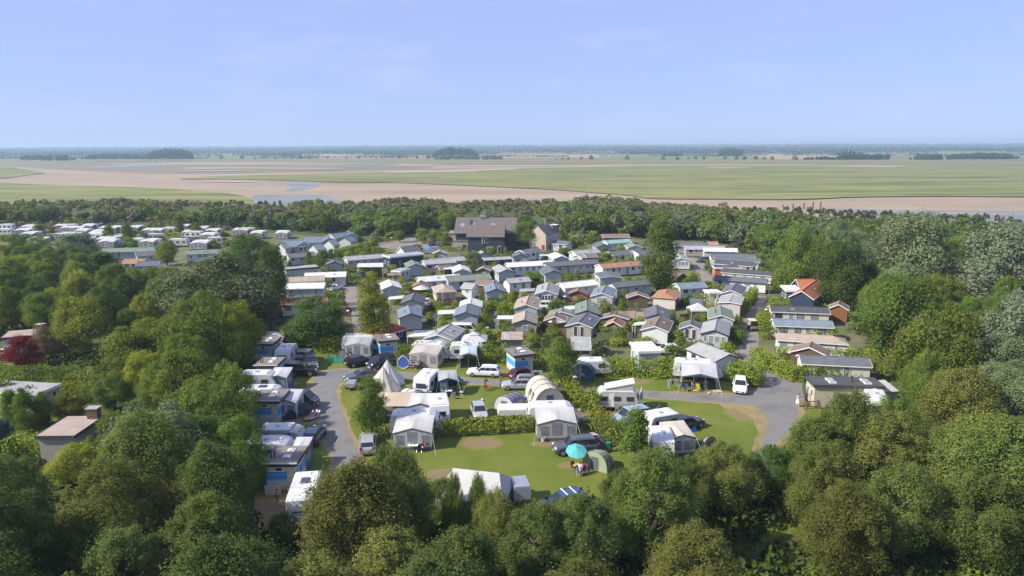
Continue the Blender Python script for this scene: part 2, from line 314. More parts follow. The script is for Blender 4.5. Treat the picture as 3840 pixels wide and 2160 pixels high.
tag(MB().add([(-16000, -400, -.6), (16000, -400, -.6), (16000, 16000, -.6), (-16000, 16000, -.6)], [(0, 1, 2, 3)]).build('ground', g_field), kind='structure')
def smooth(t): t = max(0., min(1., t)); return t * t * (3 - 2 * t)
def shore(x): return 352 + 9 * math.sin(x * .021 + 1) + 6 * math.sin(x * .053) - 72 * smooth((x - 55) / 110)
def dune(x, y):
    """height of the land: flat, then a rough dune ridge along the shore"""
    d = y - shore(x); top = (4.6 - 3.7 * smooth((x - 30) / 110)) * (.8 + .2 * math.sin(x * .05 + y * .03) + .12 * math.sin(x * .13 + 2))
    return top * smooth((d + 62) / 46) if d < 4 else top + (-.6 - top) * smooth((d - 4) / 14)
V, Fc = [], []; x0, x1 = -420, 470; rows = [-412, -300, -220, -150, -100, -75, -62, -54, -46, -38, -30, -22, -14, -7, 0, 4, 8, 12, 16, 20]; nr = len(rows)
for i in range(91):
    x = x0 + (x1 - x0) * i / 90
    for k, d in enumerate(rows): y = d + (shore(x) if k > 3 else 352); V.append((x, y, dune(x, y) if k > 4 else 0))
for i in range(90):
    for k in range(nr - 1): a = i * nr + k; Fc.append((a, a + nr, a + nr + 1, a + 1))
tag(MB().add(V, Fc).build('land', g_grass, smooth=True), kind='structure')

# tidal flats beyond the dunes
sheet('tidal_flat', [('-', -900, 830), ('-', -700, 604), ('-', 4700, 600), ('-', 4900, 840)], -.35, g_sand)
sheet('mud_flat', [('a', -700, 172), ('a', 1200, 190), ('b', 900, 188), ('b', 700, 215), ('b', 0, 232), ('a', 2100, 252), ('a', 1500, 262), ('a', 900, 250), ('a', 500, 232), ('a', 100, 205), ('a', -700, 200)], -.31, ground_mat('olive_mud', [(.15, .14, .085), (.205, .175, .112), (.17, .165, .085)], .012, .08, bump=0, stretch=(.25, 1.5, 1), finev=.2), smooth_pts=1)
sheet('salt_marsh', [('a', -700, 322), ('a', 0, 326), ('a', 100, 331), ('a', 300, 341), ('a', 900, 356), ('a', 1270, 371), ('a', 1500, 392), ('a', 1650, 402), ('a', 1850, 428), ('a', 1950, 520), ('a', -900, 520)], .05, g_marsh, thick=.5, smooth_pts=1)
sheet('marsh_spit', [('a', -600, 198), ('a', 60, 210), ('a', 190, 229), ('a', 280, 246), ('a', 355, 256), ('a', 250, 266), ('a', 120, 281), ('a', 0, 301), ('a', -700, 330)], .15, g_marsh, thick=.9, smooth_pts=1)
sheet('marsh_plain', [('a', 1342, 303), ('a', 1380, 291), ('a', 1650, 280), ('a', 2100, 267), ('b', 100, 249), ('b', 600, 238), ('b', 1000, 226), ('b', 1400, 214), ('b', 1900, 199), ('c', 300, 190), ('c', 1200, 198), ('c', 1900, 200), ('c', 3600, 190),
      ('c', 3700, 425), ('c', 2576, 421), ('c', 2100, 415), ('c', 1700, 418), ('c', 1400, 420), ('c', 1200, 428), ('c', 1050, 437), ('c', 800, 441), ('c', 300, 436), ('b', 2560, 430), ('b', 2330, 426), ('b', 2240, 408), ('b', 2050, 392), ('b', 1900, 381), ('b', 1700, 365), ('b', 1500, 354), ('b', 1200, 341), ('b', 900, 326), ('b', 500, 311), ('b', 300, 313), ('b', 100, 311),
      ('a', 2200, 312), ('a', 1900, 303), ('a', 1600, 300)], .3, g_marsh, thick=1.0, smooth_pts=1)
sheet('far_marsh', [('a', -800, 170), ('a', 0, 172), ('a', 500, 186), ('a', 1000, 178), ('a', 1800, 168), ('b', 100, 168), ('b', 700, 176), ('b', 950, 190), ('b', 2500, 178), ('c', 400, 178), ('c', 2000, 196), ('c', 3600, 184), ('c', 3600, 150), ('-', 1900, 597), ('a', -800, 150)], .02, g_mud, thick=.3, smooth_pts=1)
sheet('tidal_channel', [('a', 1985, 327), ('a', 2150, 322), ('a', 2380, 328), ('a', 2385, 340), ('a', 2330, 366), ('a', 2200, 388), ('a', 2110, 384), ('a', 2130, 373), ('a', 2190, 352), ('a', 2080, 335)], -.28, g_water, smooth_pts=2)
sheet('tidal_channel', [('a', 1840, 416), ('a', 2120, 412), ('a', 2330, 411), ('a', 2480, 428), ('a', 2560, 470), ('a', 2300, 520), ('a', 1950, 500)], -.28, g_water, smooth_pts=2)
sheet('tidal_pool', [('a', 600, 213), ('a', 900, 190), ('a', 1150, 184), ('a', 1320, 191), ('a', 1200, 204), ('a', 900, 210), ('a', 700, 216)], -.28, g_water, smooth_pts=1)
sheet('tidal_pool', [('b', 120, 185), ('b', 250, 172), ('b', 560, 176), ('b', 480, 187)], .06, g_water, smooth_pts=1)
sheet('tidal_pool', [('a', 930, 285), ('a', 1100, 288), ('a', 1060, 296), ('a', 960, 293)], -.28, g_water, smooth_pts=1)
sheet('tidal_river', [('c', 1050, 500), ('c', 1250, 499), ('c', 1600, 508), ('c', 2100, 514), ('c', 2700, 516), ('c', 3700, 520), ('c', 3700, 612), ('c', 2576, 606), ('c', 1950, 598), ('c', 1500, 560), ('c', 1200, 515)], -.28, g_water, smooth_pts=1)
sheet('sand_bar', [('c', 1740, 531), ('c', 1900, 526), ('c', 2200, 531), ('c', 2576, 544), ('c', 3400, 552), ('c', 3400, 557), ('c', 2500, 549), ('c', 2100, 541)], -.2, g_sand, smooth_pts=1)
for q in ([('b', 0, 292), ('b', 250, 286), ('b', 420, 289), ('b', 700, 279), ('b', 1010, 272), ('b', 700, 282), ('b', 420, 293), ('b', 250, 290)], [('c', 0, 262), ('c', 500, 256), ('c', 900, 268), ('c', 500, 259)], [('c', 900, 330), ('c', 1500, 318), ('c', 2200, 322), ('c', 1500, 322)], [('b', 1400, 268), ('b', 1520, 262), ('b', 1560, 266), ('b', 1500, 270)], [('b', 2120, 268), ('b', 2180, 264), ('b', 2240, 258), ('b', 2160, 270)], [('c', 1700, 285), ('c', 2300, 276), ('c', 2576, 280), ('c', 2000, 288)], [('b', 1500, 310), ('b', 2100, 302), ('b', 2500, 306), ('b', 2000, 306)], [('c', 100, 350), ('c', 700, 342), ('c', 1200, 350), ('c', 600, 346)]):
    sheet('marsh_creek', q, .305, g_bank, smooth_pts=1)
g_dry = ground_mat('dry_sand', [(.42, .36, .29), (.5, .43, .35)], .02, .1, bump=0, stretch=(.2, 1, 1), finev=.1)
for q in ([('a', 1260, 219), ('a', 1800, 216), ('a', 2560, 222), ('a', 2560, 226), ('a', 1800, 222), ('a', 1400, 225)], [('a', 1200, 241), ('a', 1700, 238), ('a', 2000, 240), ('a', 1500, 245)],
          [('b', 500, 236), ('b', 900, 229), ('b', 1380, 214), ('b', 1390, 217), ('b', 900, 235), ('b', 400, 241)], [('b', 890, 201), ('b', 1100, 191), ('b', 1500, 191), ('b', 1950, 193), ('b', 1500, 196), ('b', 1100, 196)],
          [('a', 1300, 318), ('a', 1600, 316), ('a', 1980, 322), ('a', 1700, 323)], [('c', 280, 206), ('c', 600, 205), ('c', 600, 208), ('c', 300, 209)], [('c', 1150, 197), ('c', 1800, 199), ('c', 1500, 203)]):
    sheet('sand_streak', q, .32, g_dry, smooth_pts=1)

# the country behind the flats: fields, a sea bank
fields = [([('b', 1240, 112), ('b', 1990, 110), ('b', 1980, 136), ('b', 1230, 138)], g_wheat), ([('b', 0, 122), ('b', 800, 116), ('b', 790, 138), ('b', -40, 143)], g_wheat), ([('c', 560, 112), ('c', 1300, 110), ('c', 1290, 146), ('c', 760, 148)], g_wheat),
          ([('a', 1880, 108), ('a', 2576, 106), ('a', 2560, 126), ('a', 1890, 128)], g_wheat), ([('b', 2000, 104), ('b', 2576, 106), ('b', 2576, 142), ('b', 1990, 140)], g_field), ([('c', 1620, 100), ('c', 1800, 100), ('c', 1800, 122), ('c', 1640, 122)], g_wheat),
          ([('b', 1300, 92), ('b', 1600, 92), ('b', 1560, 106), ('b', 1280, 107)], g_dirt), ([('c', -40, 108), ('c', 500, 108), ('c', 520, 124), ('c', -20, 125)], g_field), ([('a', -300, 150), ('a', 300, 158), ('a', 200, 166), ('a', -300, 162)], g_wheat)]
for pts, mt in fields: sheet('farm_field', pts, -.3, mt)
dk = [UP((x, 603 if x > 500 else 606), 0) for x in range(-900, 4900, 200)]
V, Fc = [], []
for i, p in enumerate(dk): V += [(p.x, p.y - 9, -.3), (p.x, p.y - 2, 2.0), (p.x, p.y + 2, 2.0), (p.x, p.y + 10, -.3)]
for i in range(len(dk) - 1):
    for k in range(3): a = i * 4 + k; Fc.append((a, a + 4, a + 5, a + 1))
tag(MB().add(V, Fc).build('sea_bank', g_mud), kind='structure')
g_hill = ground_mat('far_woods', [(.03, .05, .022), (.05, .07, .03), (.075, .085, .045)], .01, .06, bump=0, finev=.3)
def ridge(D, h0, h1, seed, name):
    """a long far rise of wooded country"""
    r_ = random.Random(seed); V, Fc = [], []; n = 260
    ph = [r_.uniform(0, 6) for _ in range(6)]
    for i in range(n):
        x = (i / (n - 1) - .5) * D * 2.6; t = i / (n - 1) * 40
        h = h0 + (h1 - h0) * (.5 + .22 * math.sin(t * .31 + ph[0]) + .16 * math.sin(t * .9 + ph[1]) + .10 * math.sin(t * 2.3 + ph[2])) + r_.uniform(-1, 1) * 1.6
        V += [(x, D, -.6), (x, D + 20, h * .85), (x, D + 60, h), (x, D + 900, -.6)]
    for i in range(n - 1):
        for k in range(3): a = i * 4 + k; Fc.append((a, a + 4, a + 5, a + 1))
    tag(MB().add(V, Fc).build(name, g_hill), kind='structure')
ridge(11500, 34, 62, 3, 'far_hills'); ridge(8200, 16, 34, 5, 'far_hills')

# lawns, roads and lanes of the campsite, each sheet a few millimetres over the one below
sheet('camp_lawn', [('X', 640, 900), ('X', 700, 840), ('X', 820, 800), ('X', 900, 880), ('X', 1060, 850), ('X', 1500, 900), ('X', 1900, 930), ('X', 2040, 960), ('X', 2080, 1060), ('X', 2120, 1300), ('X', 1500, 1500), ('X', 640, 1500)], .004, g_lawn)
sheet('park_ground', [('X', 690, 640), ('X', 900, 610), ('X', 1100, 600), ('X', 1400, 590), ('X', 1700, 590), ('X', 1960, 640), ('X', 2130, 720), ('X', 2260, 900), ('X', 2240, 985), ('X', 2030, 965), ('X', 1915, 925), ('X', 1490, 895), ('X', 1180, 868), ('X', 880, 860), ('X', 690, 780)], .008, g_park)
sheet('far_camp_lawn', [('X', -60, 590), ('X', 560, 580), ('X', 900, 600), ('X', 900, 650), ('X', 690, 670), ('X', 300, 690), ('X', -60, 640)], .012, g_park)
sheet('garden_lawn', [('X', -60, 880), ('X', 150, 880), ('X', 330, 960), ('X', 260, 1000), ('X', 120, 1070), ('X', 90, 1130), ('X', -60, 1130)], .004, g_lawn)
loop = [('O', 1170, 860), ('O', 1140, 690), ('O', 1060, 520), ('O', 1000, 400), ('O', 970, 250), ('O', 930, 100), ('K', 1040, 1150), ('K', 1010, 1000), ('K', 985, 900), ('K', 1010, 800), ('K', 1060, 735), ('K', 1200, 690), ('K', 1400, 670), ('K', 1700, 682), ('K', 2000, 708), ('K', 2400, 735),
        ('L', 1290, 622), ('L', 2000, 690), ('M', 140, 697), ('M', 800, 742), ('M', 1500, 800), ('N', 0, 738), ('N', 600, 778), ('N', 1100, 812), ('N', 1600, 836), ('N', 1960, 832), ('N', 2200, 812), ('N', 2300, 770), ('N', 2360, 690),
        ('J', 520, 960), ('J', 515, 860), ('J', 420, 740), ('J', 330, 655), ('J', 250, 600), ('J', 330, 540), ('J', 420, 600), ('J', 440, 660), ('J', 560, 770), ('J', 760, 850), ('J', 900, 912), ('J', 985, 965), ('J', 990, 1080), ('J', 930, 1200), ('J', 945, 1300), ('J', 900, 1449),
        ('V', 760, 330), ('V', 760, 700), ('V', 600, 700), ('V', 670, 330), ('J', 600, 1430), ('J', 560, 1330), ('J', 480, 1230), ('J', 340, 1180), ('J', 150, 1170), ('J', 0, 1150),
        ('N', 1600, 928), ('N', 1100, 892), ('N', 640, 852), ('M', 1930, 880), ('M', 1500, 860), ('M', 760, 808), ('M', 150, 762), ('L', 1290, 706), ('L', 940, 682), ('K', 2100, 782), ('K', 1850, 775), ('K', 1560, 790), ('K', 1430, 815), ('K', 1350, 860), ('K', 1305, 950), ('K', 1310, 1040), ('K', 1370, 1180), ('K', 1410, 1300),
        ('O', 1270, 230), ('O', 1330, 400), ('O', 1390, 560), ('O', 1440, 690), ('O', 1470, 800), ('O', 1530, 1000), ('O', 1240, 1000)]
worn = sheet('worn_verge', loop, .012, g_worn, smooth_pts=1)
me = worn.data; c0 = [v.co.copy() for v in me.vertices]; n = len(c0)        # the bare strip along the road, a little wider than the road
for i, v in enumerate(me.vertices):
    t = c0[(i + 2) % n] - c0[i - 2]; nn = Vector((t.y, -t.x, 0)).normalized(); v.co = c0[i] + nn * rnd.uniform(.25, .9)
sheet('camp_road', loop, .018, g_road, smooth_pts=2)
sheet('worn_patch', [('N', 1750, 940), ('N', 2000, 950), ('N', 2300, 1000), ('N', 2420, 1120), ('N', 2440, 1300), ('N', 2360, 1400), ('N', 2300, 1250), ('N', 2200, 1090), ('N', 1950, 1060), ('N', 1850, 1000)], .0085, g_worn, smooth_pts=2)
wear(g_lawn, [(*G(*q)[:2], a_ * .82, b_ * .82) for q, a_, b_ in ((('P', 1310, 460), 2.3, 1.9), (('N', 650, 655), 2.3, 1.4), (('P', 930, 800), 2.3, 1.5), (('P', 2250, 700), 1.3, .9), (('M', 900, 620), 1.6, 1.6), (('M', 1900, 1240), 2.2, 1.9), (('P', 2320, 1080), 2.4, 1.5), (('N', 320, 1090), 1.8, 1.1), (('O', 480, 1330), 6.5, 3.6), (('K', 900, 1370), 2.4, 1.2), (('N', 2150, 1080), 2.6, 3.0), (('P', 2000, 470), 2.0, .8), (('K', 1500, 600), 2.2, .9), (('N', 1560, 800), 2.4, .9))])
sheet('park_lane', [('A', 150, 470), ('A', 90, 370), ('A', 210, 355), ('A', 330, 335), ('A', 420, 325), ('A', 430, 500), ('A', 480, 720), ('A', 520, 900), ('A', 620, 1080), ('A', 560, 1180), ('A', 330, 1060), ('A', 320, 900), ('A', 300, 760), ('A', 215, 620)], .020, g_lane, smooth_pts=2)
sheet('park_lane', [('J', 250, 600), ('J', 170, 545), ('J', 240, 480), ('J', 250, 300), ('J', 270, 160), ('J', 330, 60), ('I', 490, 960), ('I', 680, 960), ('J', 500, 30), ('J', 470, 200), ('J', 465, 330), ('J', 470, 480), ('J', 430, 560), ('J', 330, 640)], .020, g_lane, smooth_pts=1)
sheet('park_lane', [('H', 1680, 950), ('H', 1600, 890), ('H', 1610, 800), ('H', 1560, 680), ('H', 1500, 600), ('H', 1400, 520), ('H', 1470, 510), ('H', 1560, 580), ('H', 1700, 650), ('H', 1790, 760), ('H', 1780, 900), ('H', 1800, 960)], .022, g_lane, smooth_pts=1)
sheet('park_lane', [('F', 890, 640), ('F', 1000, 590), ('F', 1250, 520), ('F', 1480, 470), ('F', 1560, 440), ('F', 1700, 420), ('F', 1940, 330), ('F', 2180, 350), ('F', 2480, 440), ('F', 2300, 480), ('F', 1720, 490), ('F', 1540, 490), ('F', 1250, 560), ('F', 1000, 610)], .022, g_lane, smooth_pts=1)
sheet('park_lane', [('A', 1640, 700), ('A', 2420, 690), ('B', 1300, 700), ('B', 2250, 760), ('B', 2250, 800), ('B', 1300, 790), ('B', 350, 740), ('A', 1640, 760)], .020, g_lane)
# ------------------------------------------------------------------ vegetation
def leaves_mesh(name, C, Nn, size, rng, mt, jitter=.62, aspect=.55):
    """kite-shaped leaf sprays at points C, facing roughly along Nn"""
    n = len(C)
    Nn = Nn + rng.normal(0, jitter, (n, 3)); Nn /= np.linalg.norm(Nn, axis=1, keepdims=True) + 1e-9
    A = np.cross(Nn, rng.normal(0, 1, (n, 3))); A /= np.linalg.norm(A, axis=1, keepdims=True) + 1e-9
    B = np.cross(Nn, A); L = size * rng.uniform(.45, 1.5, (n, 1)); w = L * aspect
    V = np.empty((n, 4, 3)); V[:, 0] = C - A * L * .5; V[:, 1] = C - A * L * .02 + B * w * .5 + Nn * L * .08; V[:, 2] = C + A * L * .5; V[:, 3] = C - A * L * .02 - B * w * .5 + Nn * L * .08
    me = bpy.data.meshes.new(name); me.vertices.add(n * 4); me.loops.add(n * 4); me.polygons.add(n)
    me.vertices.foreach_set('co', V.reshape(-1).astype(np.float32)); me.loops.foreach_set('vertex_index', np.arange(n * 4, dtype=np.int32))
    me.polygons.foreach_set('loop_start', np.arange(0, n * 4, 4, dtype=np.int32)); me.materials.append(mt); me.update(calc_edges=True)
    return me
def crown_points(seed, n, w, h, shape, clumps, cr_):
    """points and outward directions on leafy clumps inside an envelope w wide, h high, standing on z = 0"""
    rng = np.random.default_rng(seed); C, N = [], []
    ks = []
    for k in range(clumps):
        t = rng.uniform(0, 1); a = rng.uniform(0, 2 * math.pi)
        if shape == 'broad': rad = math.sin(math.pi * (0.14 + .78 * t)) ** .7; z = t
        elif shape == 'column': rad = min(1, .45 + 2.2 * t) * (1 - max(0, t - .45) / .55 * .75); z = t
        elif shape == 'ovoid': rad = math.sin(math.pi * (.12 + .82 * t ** .85)) ** .8; z = t
        elif shape == 'spire': rad = math.sin(math.pi * (.10 + .84 * t ** .9)) ** .75; z = t
        elif shape == 'cone': rad = (1 - t) * .95 + .08; z = t
        elif shape == 'dome': rad = math.sqrt(max(0, 1 - t * t)); z = t * .9
        else: rad = 1; z = t
        q = rng.uniform(.3, 1.12) ** .5 * rad
        ks.append((q * math.cos(a) * (w / 2) * .78, q * math.sin(a) * (w / 2) * .78, (.08 + z * .84) * h, q))
    for k in range({'broad': 9, 'ovoid': 9, 'spire': 34}.get(shape, 0)):          # leaders that break the outline
        a = rng.uniform(0, 6.28); q = rng.uniform(.1, .95); ks.append((q * math.cos(a) * w * .42, q * math.sin(a) * w * .42, h * (1.02 - .42 * q * q + rng.uniform(-.06, .06)), -1))
    per = n // clumps
    for x, y, z, q in ks:
        r0 = cr_ * w * (rng.uniform(.45, 1.45) if q > 0 else rng.uniform(.35, .6)); m_ = int(per * (r0 / (cr_ * w)) ** 1.5) + 1
        d = rng.normal(0, 1, (m_, 3)); d[:, 2] += .25; d /= np.linalg.norm(d, axis=1, keepdims=True)
        rr = r0 * rng.uniform(.2, 1, (m_, 1)) ** .4 * (1 + .18 * rng.normal(0, 1, (m_, 1)) + .35 * (rng.uniform(0, 1, (m_, 1)) > .93))
        P = np.array([[x, y, z]]) + d * rr * np.array([[1, 1, 1.45 if shape == 'spire' else .8]])
        out = P - np.array([[0, 0, h * .42]]); out /= np.linalg.norm(out, axis=1, keepdims=True) + 1e-6
        C.append(P); N.append(d * .7 + out * .5 + np.array([[0, 0, .3]]))
    C = np.concatenate(C); N = np.concatenate(N); k = C[:, 2] > .02 * h
    return C[k], N[k], rng
l_mid = leaf_mat('leaf_mid', (0.085, 0.135, 0.024), (0.195, 0.260, 0.050), .30)
l_olive = leaf_mat('leaf_olive', (0.105, 0.140, 0.024), (0.225, 0.260, 0.052), .30)
l_dark = leaf_mat('leaf_dark', (0.052, 0.092, 0.024), (0.130, 0.185, 0.040), .25)
l_yellow = leaf_mat('leaf_yellow', (0.180, 0.220, 0.026), (0.310, 0.340, 0.060), .32)
l_silver = leaf_mat('leaf_silver', (0.120, 0.155, 0.080), (0.265, 0.300, 0.195), .22)
l_grey = leaf_mat('leaf_grey_green', (0.110, 0.148, 0.062), (0.225, 0.262, 0.128), .25)
l_red = leaf_mat('leaf_red', (0.100, 0.014, 0.016), (0.220, 0.040, 0.030), .25)
l_fronta = leaf_mat('leaf_front_green', (.075, .108, .024), (.215, .245, .066), .36)
l_frontb = leaf_mat('leaf_front_dark', (.060, .096, .026), (.170, .210, .060), .34)
l_frontc = leaf_mat('leaf_front_olive', (.100, .120, .026), (.240, .250, .070), .36)
l_brown = leaf_mat('scrub_brown', (.115, .095, .055), (.215, .180, .110), .18)
l_hedge = leaf_mat('hedge_leaf', (0.150, 0.200, 0.020), (0.265, 0.315, 0.042), .25)
l_poplar = leaf_mat('poplar_leaf', (.065, .100, .022), (.165, .205, .048), .28)
l_flower = leaf_mat('flower_yellow', (.45, .28, .02), (.6, .42, .05), .2)
bark = mat('bark', (.11, .085, .06), .9, .3, 3, bump=.6, bs=8)
def trunk_mesh(seed, h, w, r0):
    r_ = random.Random(seed); b = MB()
    pts = [(r_.uniform(-.15, .15) * k, r_.uniform(-.15, .15) * k, h * (k / 5) * .85) for k in range(6)]
    b.tube(pts, [r0 * (1 - .8 * k / 5) for k in range(6)], 7)
    for k in range(9):
        i = 1 + k % 4; p = Vector(pts[i]); a = r_.uniform(0, 6.28); q = w * .4 * r_.uniform(.5, 1)
        b.tube([p, p + Vector((math.cos(a) * q * .5, math.sin(a) * q * .5, h * .1)), p + Vector((math.cos(a) * q, math.sin(a) * q, h * .22))], [r0 * .4, r0 * .25, r0 * .06], 5)
    return b.mesh('trunk', bark)
CROWNS, TRUNKS = {}, {}
def crowns(key, n_var, n, w, h, shape, clumps, cr_, leaf, trunk=True, jitter=.62):
    CROWNS[key] = (w, h, [leaves_mesh('crown', *crown_points(hash(key) % 97 * 0 + 31 * i + len(key) * 7 + n % 101, n, w, h, shape, clumps, cr_)[:2], leaf, np.random.default_rng(i + 5), l_mid, jitter) for i in range(n_var)])
    TRUNKS[key] = [trunk_mesh(i * 7 + len(key), h * .8, w, .035 * h) for i in range(2)] if trunk else None
crowns('broad', 5, 23000, 9, 8.2, 'broad', 42, .155, .24)
crowns('near', 4, 42000, 8, 9.2, 'spire', 64, .115, .155)
crowns('ovoid', 3, 15000, 6, 7.5, 'ovoid', 44, .18, .22)
crowns('column', 1, 22000, 7, 15, 'column', 80, .18, .30)
crowns('cone', 2, 9000, 4.5, 6.5, 'cone', 40, .20, .25)
crowns('far', 4, 4200, 9, 8, 'broad', 30, .19, .60)
crowns('bush', 4, 1500, 3, 2.4, 'dome', 14, .24, .26, trunk=False)
crowns('scrub', 3, 900, 5, 3, 'dome', 16, .20, .62, trunk=False)
TREES = []                       # (x, y, radius) of what has been planted
def tree(kind, P, w, h, mt, name='tree', label=None, cat='tree', group=None, clear=.16):
    """a trunk and a crown; w and h are the whole tree's width and height in metres"""
    cw, ch, ms = CROWNS[kind]; e = empty(name, (P[0], P[1], P[2] if len(P) > 2 else 0), rnd.uniform(0, 6.28), label, cat, group)
    c0 = h * clear
    link('crown', rnd.choice(ms), e, (0, 0, c0), scale=(w / cw, w / cw, (h - c0) / ch * .93), mt=mt)
    link('trunk', rnd.choice(TRUNKS[kind]), e, scale=(w / cw, w / cw, (h * .9) / (ch * .85)))
    TREES.append((P[0], P[1], w / 2)); return e
def bush(P, w, h, mt, name='bush', label=None, group=None, kind='bush', cat='bush'):
    cw, ch, ms = CROWNS[kind]
    o = link(name, rnd.choice(ms), None, (P[0], P[1], P[2] if len(P) > 2 else 0), rnd.uniform(0, 6.28), (w / cw, w / cw, h / ch), mt)
    return tag(o, label, cat, group)
def tree_px(kind, r, x, top, base, wpx, mt, label, name='tree', **k):
    """planted by its foot, its top and its width in the photograph"""
    P = G(r, x, base); s = scale_at(P); tp = px(r, x, top)[1]
    return tree(kind, P, wpx / REG[r][2] / s, height_to(P, tp), mt, name, label, **k)
def hedge(pts, h, w, label, mt=None, name='hedge', dens=34, leaf=.24, z0=0.0, stems=False, rag=.10, top=False):
    """a clipped hedge along ground points: leaves over a box that follows the line"""
    P = [G(*q, h) if top else G(*q) for q in pts]; rng = np.random.default_rng(int(abs(P[0].x * 13 + P[0].y * 7)) + 1); Cs, Ns = [], []
    for p in P: p.z = 0
    core = MB(); o0 = P[0].copy()
    D = P[0].y
    if D > 140: dens, leaf = dens * .55, leaf * 1.35
    for a, b in zip(P[:-1], P[1:]):
        d = b - a; d.z = 0; L = d.length; d.normalize(); s_ = Vector((d.y, -d.x, 0))
        def face(nn, u0, u1, fn, out):
            n = max(6, int(nn)); u = rng.uniform(-.1, L + .1, n); v = rng.uniform(u0, u1, n); P_ = np.array([fn(q, t) for q, t in zip(u, v)]); o_ = np.tile(np.array(out), (n, 1))
            bul = rag * np.sin(u * 2.1 + D)[:, None] + rng.normal(0, rag, (n, 1)); Cs.append(P_ + o_ * bul); Ns.append(o_ * 1.0 + np.array([[0, 0, .35]]))
        rel = a - o0
        at = lambda q, t, z: tuple(rel + d * q + s_ * t + Vector((0, 0, z)))
        face(L * h * dens, z0, h, lambda q, t: at(q, w / 2, t), tuple(s_)); face(L * h * dens * .8, z0, h, lambda q, t: at(q, -w / 2, t), tuple(-s_))
        face(L * w * dens * 1.2, -w / 2, w / 2, lambda q, t: at(q, t, h), (0, 0, 1))
        for e_, sg in ((0, -1), (L, 1)):
            n = max(6, int(w * h * dens)); t = rng.uniform(-w / 2, w / 2, n); z = rng.uniform(z0, h, n)
            Cs.append(np.array([at(e_ + rng.normal(0, rag), q, y) for q, y in zip(t, z)])); Ns.append(np.tile(np.array(tuple(d * sg)), (n, 1)))
        # twiggy inside
        n = int(L * w * h * dens * .5); Cs.append(np.array([at(rng.uniform(0, L), rng.uniform(-w / 2, w / 2), rng.uniform(z0, h)) for _ in range(n)]).reshape(-1, 3)); Ns.append(rng.normal(0, 1, (n, 3)))
        if stems:
            q = .2
            while q < L:
                p0 = rel + d * q; core.tube([p0 + Vector((0, 0, -.02)), p0 + Vector((rnd.uniform(-.1, .1), rnd.uniform(-.1, .1), h * .75))], [.035, .02], 5); q += rnd.uniform(.3, .6)
    me = leaves_mesh('foliage', np.concatenate(Cs), np.concatenate(Ns), leaf, rng, mt or l_hedge, .5, .7)
    if not stems: return tag(link(name, me, loc=o0), label, 'hedge')
    e = empty(name, o0, 0, label, 'hedge'); link('foliage', me, e); core.build('stem_row', bark, e)['kind'] = 'stuff'
    return e
def inside(p, poly):
    x, y = p; c = False; j = len(poly) - 1
    for i in range(len(poly)):
        xi, yi = poly[i]; xj, yj = poly[j]
        if (yi > y) != (yj > y) and x < (xj - xi) * (y - yi) / (yj - yi) + xi: c = not c
        j = i
    return c
# ------------------------------------------------------------------ woods round the campsite
# outlines, in the photograph, of what the trees leave open to view (full-picture coordinates / 1.49)
CLEAR = [[(720, 600), (900, 600), (1130, 555), (1130, 540), (1410, 548), (1420, 585), (1500, 580), (1690, 600), (1880, 612), (1945, 640), (1955, 690), (2070, 700), (2070, 745), (2110, 760), (2125, 830), (2160, 868), (2215, 905), (2232, 965), (2235, 1000), (2180, 1005), (2050, 985),
          (2040, 1040), (1990, 1070), (1905, 1115), (1800, 1100), (1750, 1140), (1640, 1135), (1560, 1140), (1500, 1190), (1480, 1215), (1485, 1240), (1335, 1240), (1270, 1215), (1190, 1195), (1110, 1188), (1040, 1135), (960, 1120), (905, 1165), (845, 1190), (805, 1240),
          (800, 1290), (700, 1290), (690, 1220), (655, 1170), (650, 1100), (640, 1040), (632, 980), (645, 900), (655, 845), (720, 842), (710, 760), (722, 700)],
         [(0, 568), (600, 572), (720, 592), (720, 650), (640, 655), (545, 640), (425, 672), (315, 668), (262, 632), (130, 615), (0, 612)],
         [(0, 828), (95, 828), (98, 850), (40, 890), (0, 900)], [(0, 955), (112, 955), (250, 960), (250, 985), (105, 1010), (0, 1030)], [(88, 1060), (240, 1040), (235, 1090), (88, 1110)], [(1850, 1449), (2150, 1428), (2400, 1395), (2700, 1365), (2700, 1500), (1850, 1500)]]
def hides(P, w, h):
    for k in range(21):
        a = 2 * math.pi * k / 10; f = (1, .5, 0)[k // 10]
        q = to_px((P[0] + math.cos(a) * w * .47 * f, P[1], h * .60 + math.sin(a) * h * .41 * f)); q = (q[0] * .67083, q[1] * .67083)
        if any(inside(q, c) for c in CLEAR): return True
    return False
SPEC = {'fa': (l_fronta, 'fresh green'), 'fb': (l_frontb, 'deep green'), 'fc': (l_frontc, 'brownish green'), 'mid': (l_mid, 'mid green'), 'olive': (l_olive, 'olive green'), 'dark': (l_dark, 'dark green'), 'yellow': (l_yellow, 'yellow green'), 'silver': (l_silver, 'silvery'), 'grey': (l_grey, 'grey green')}
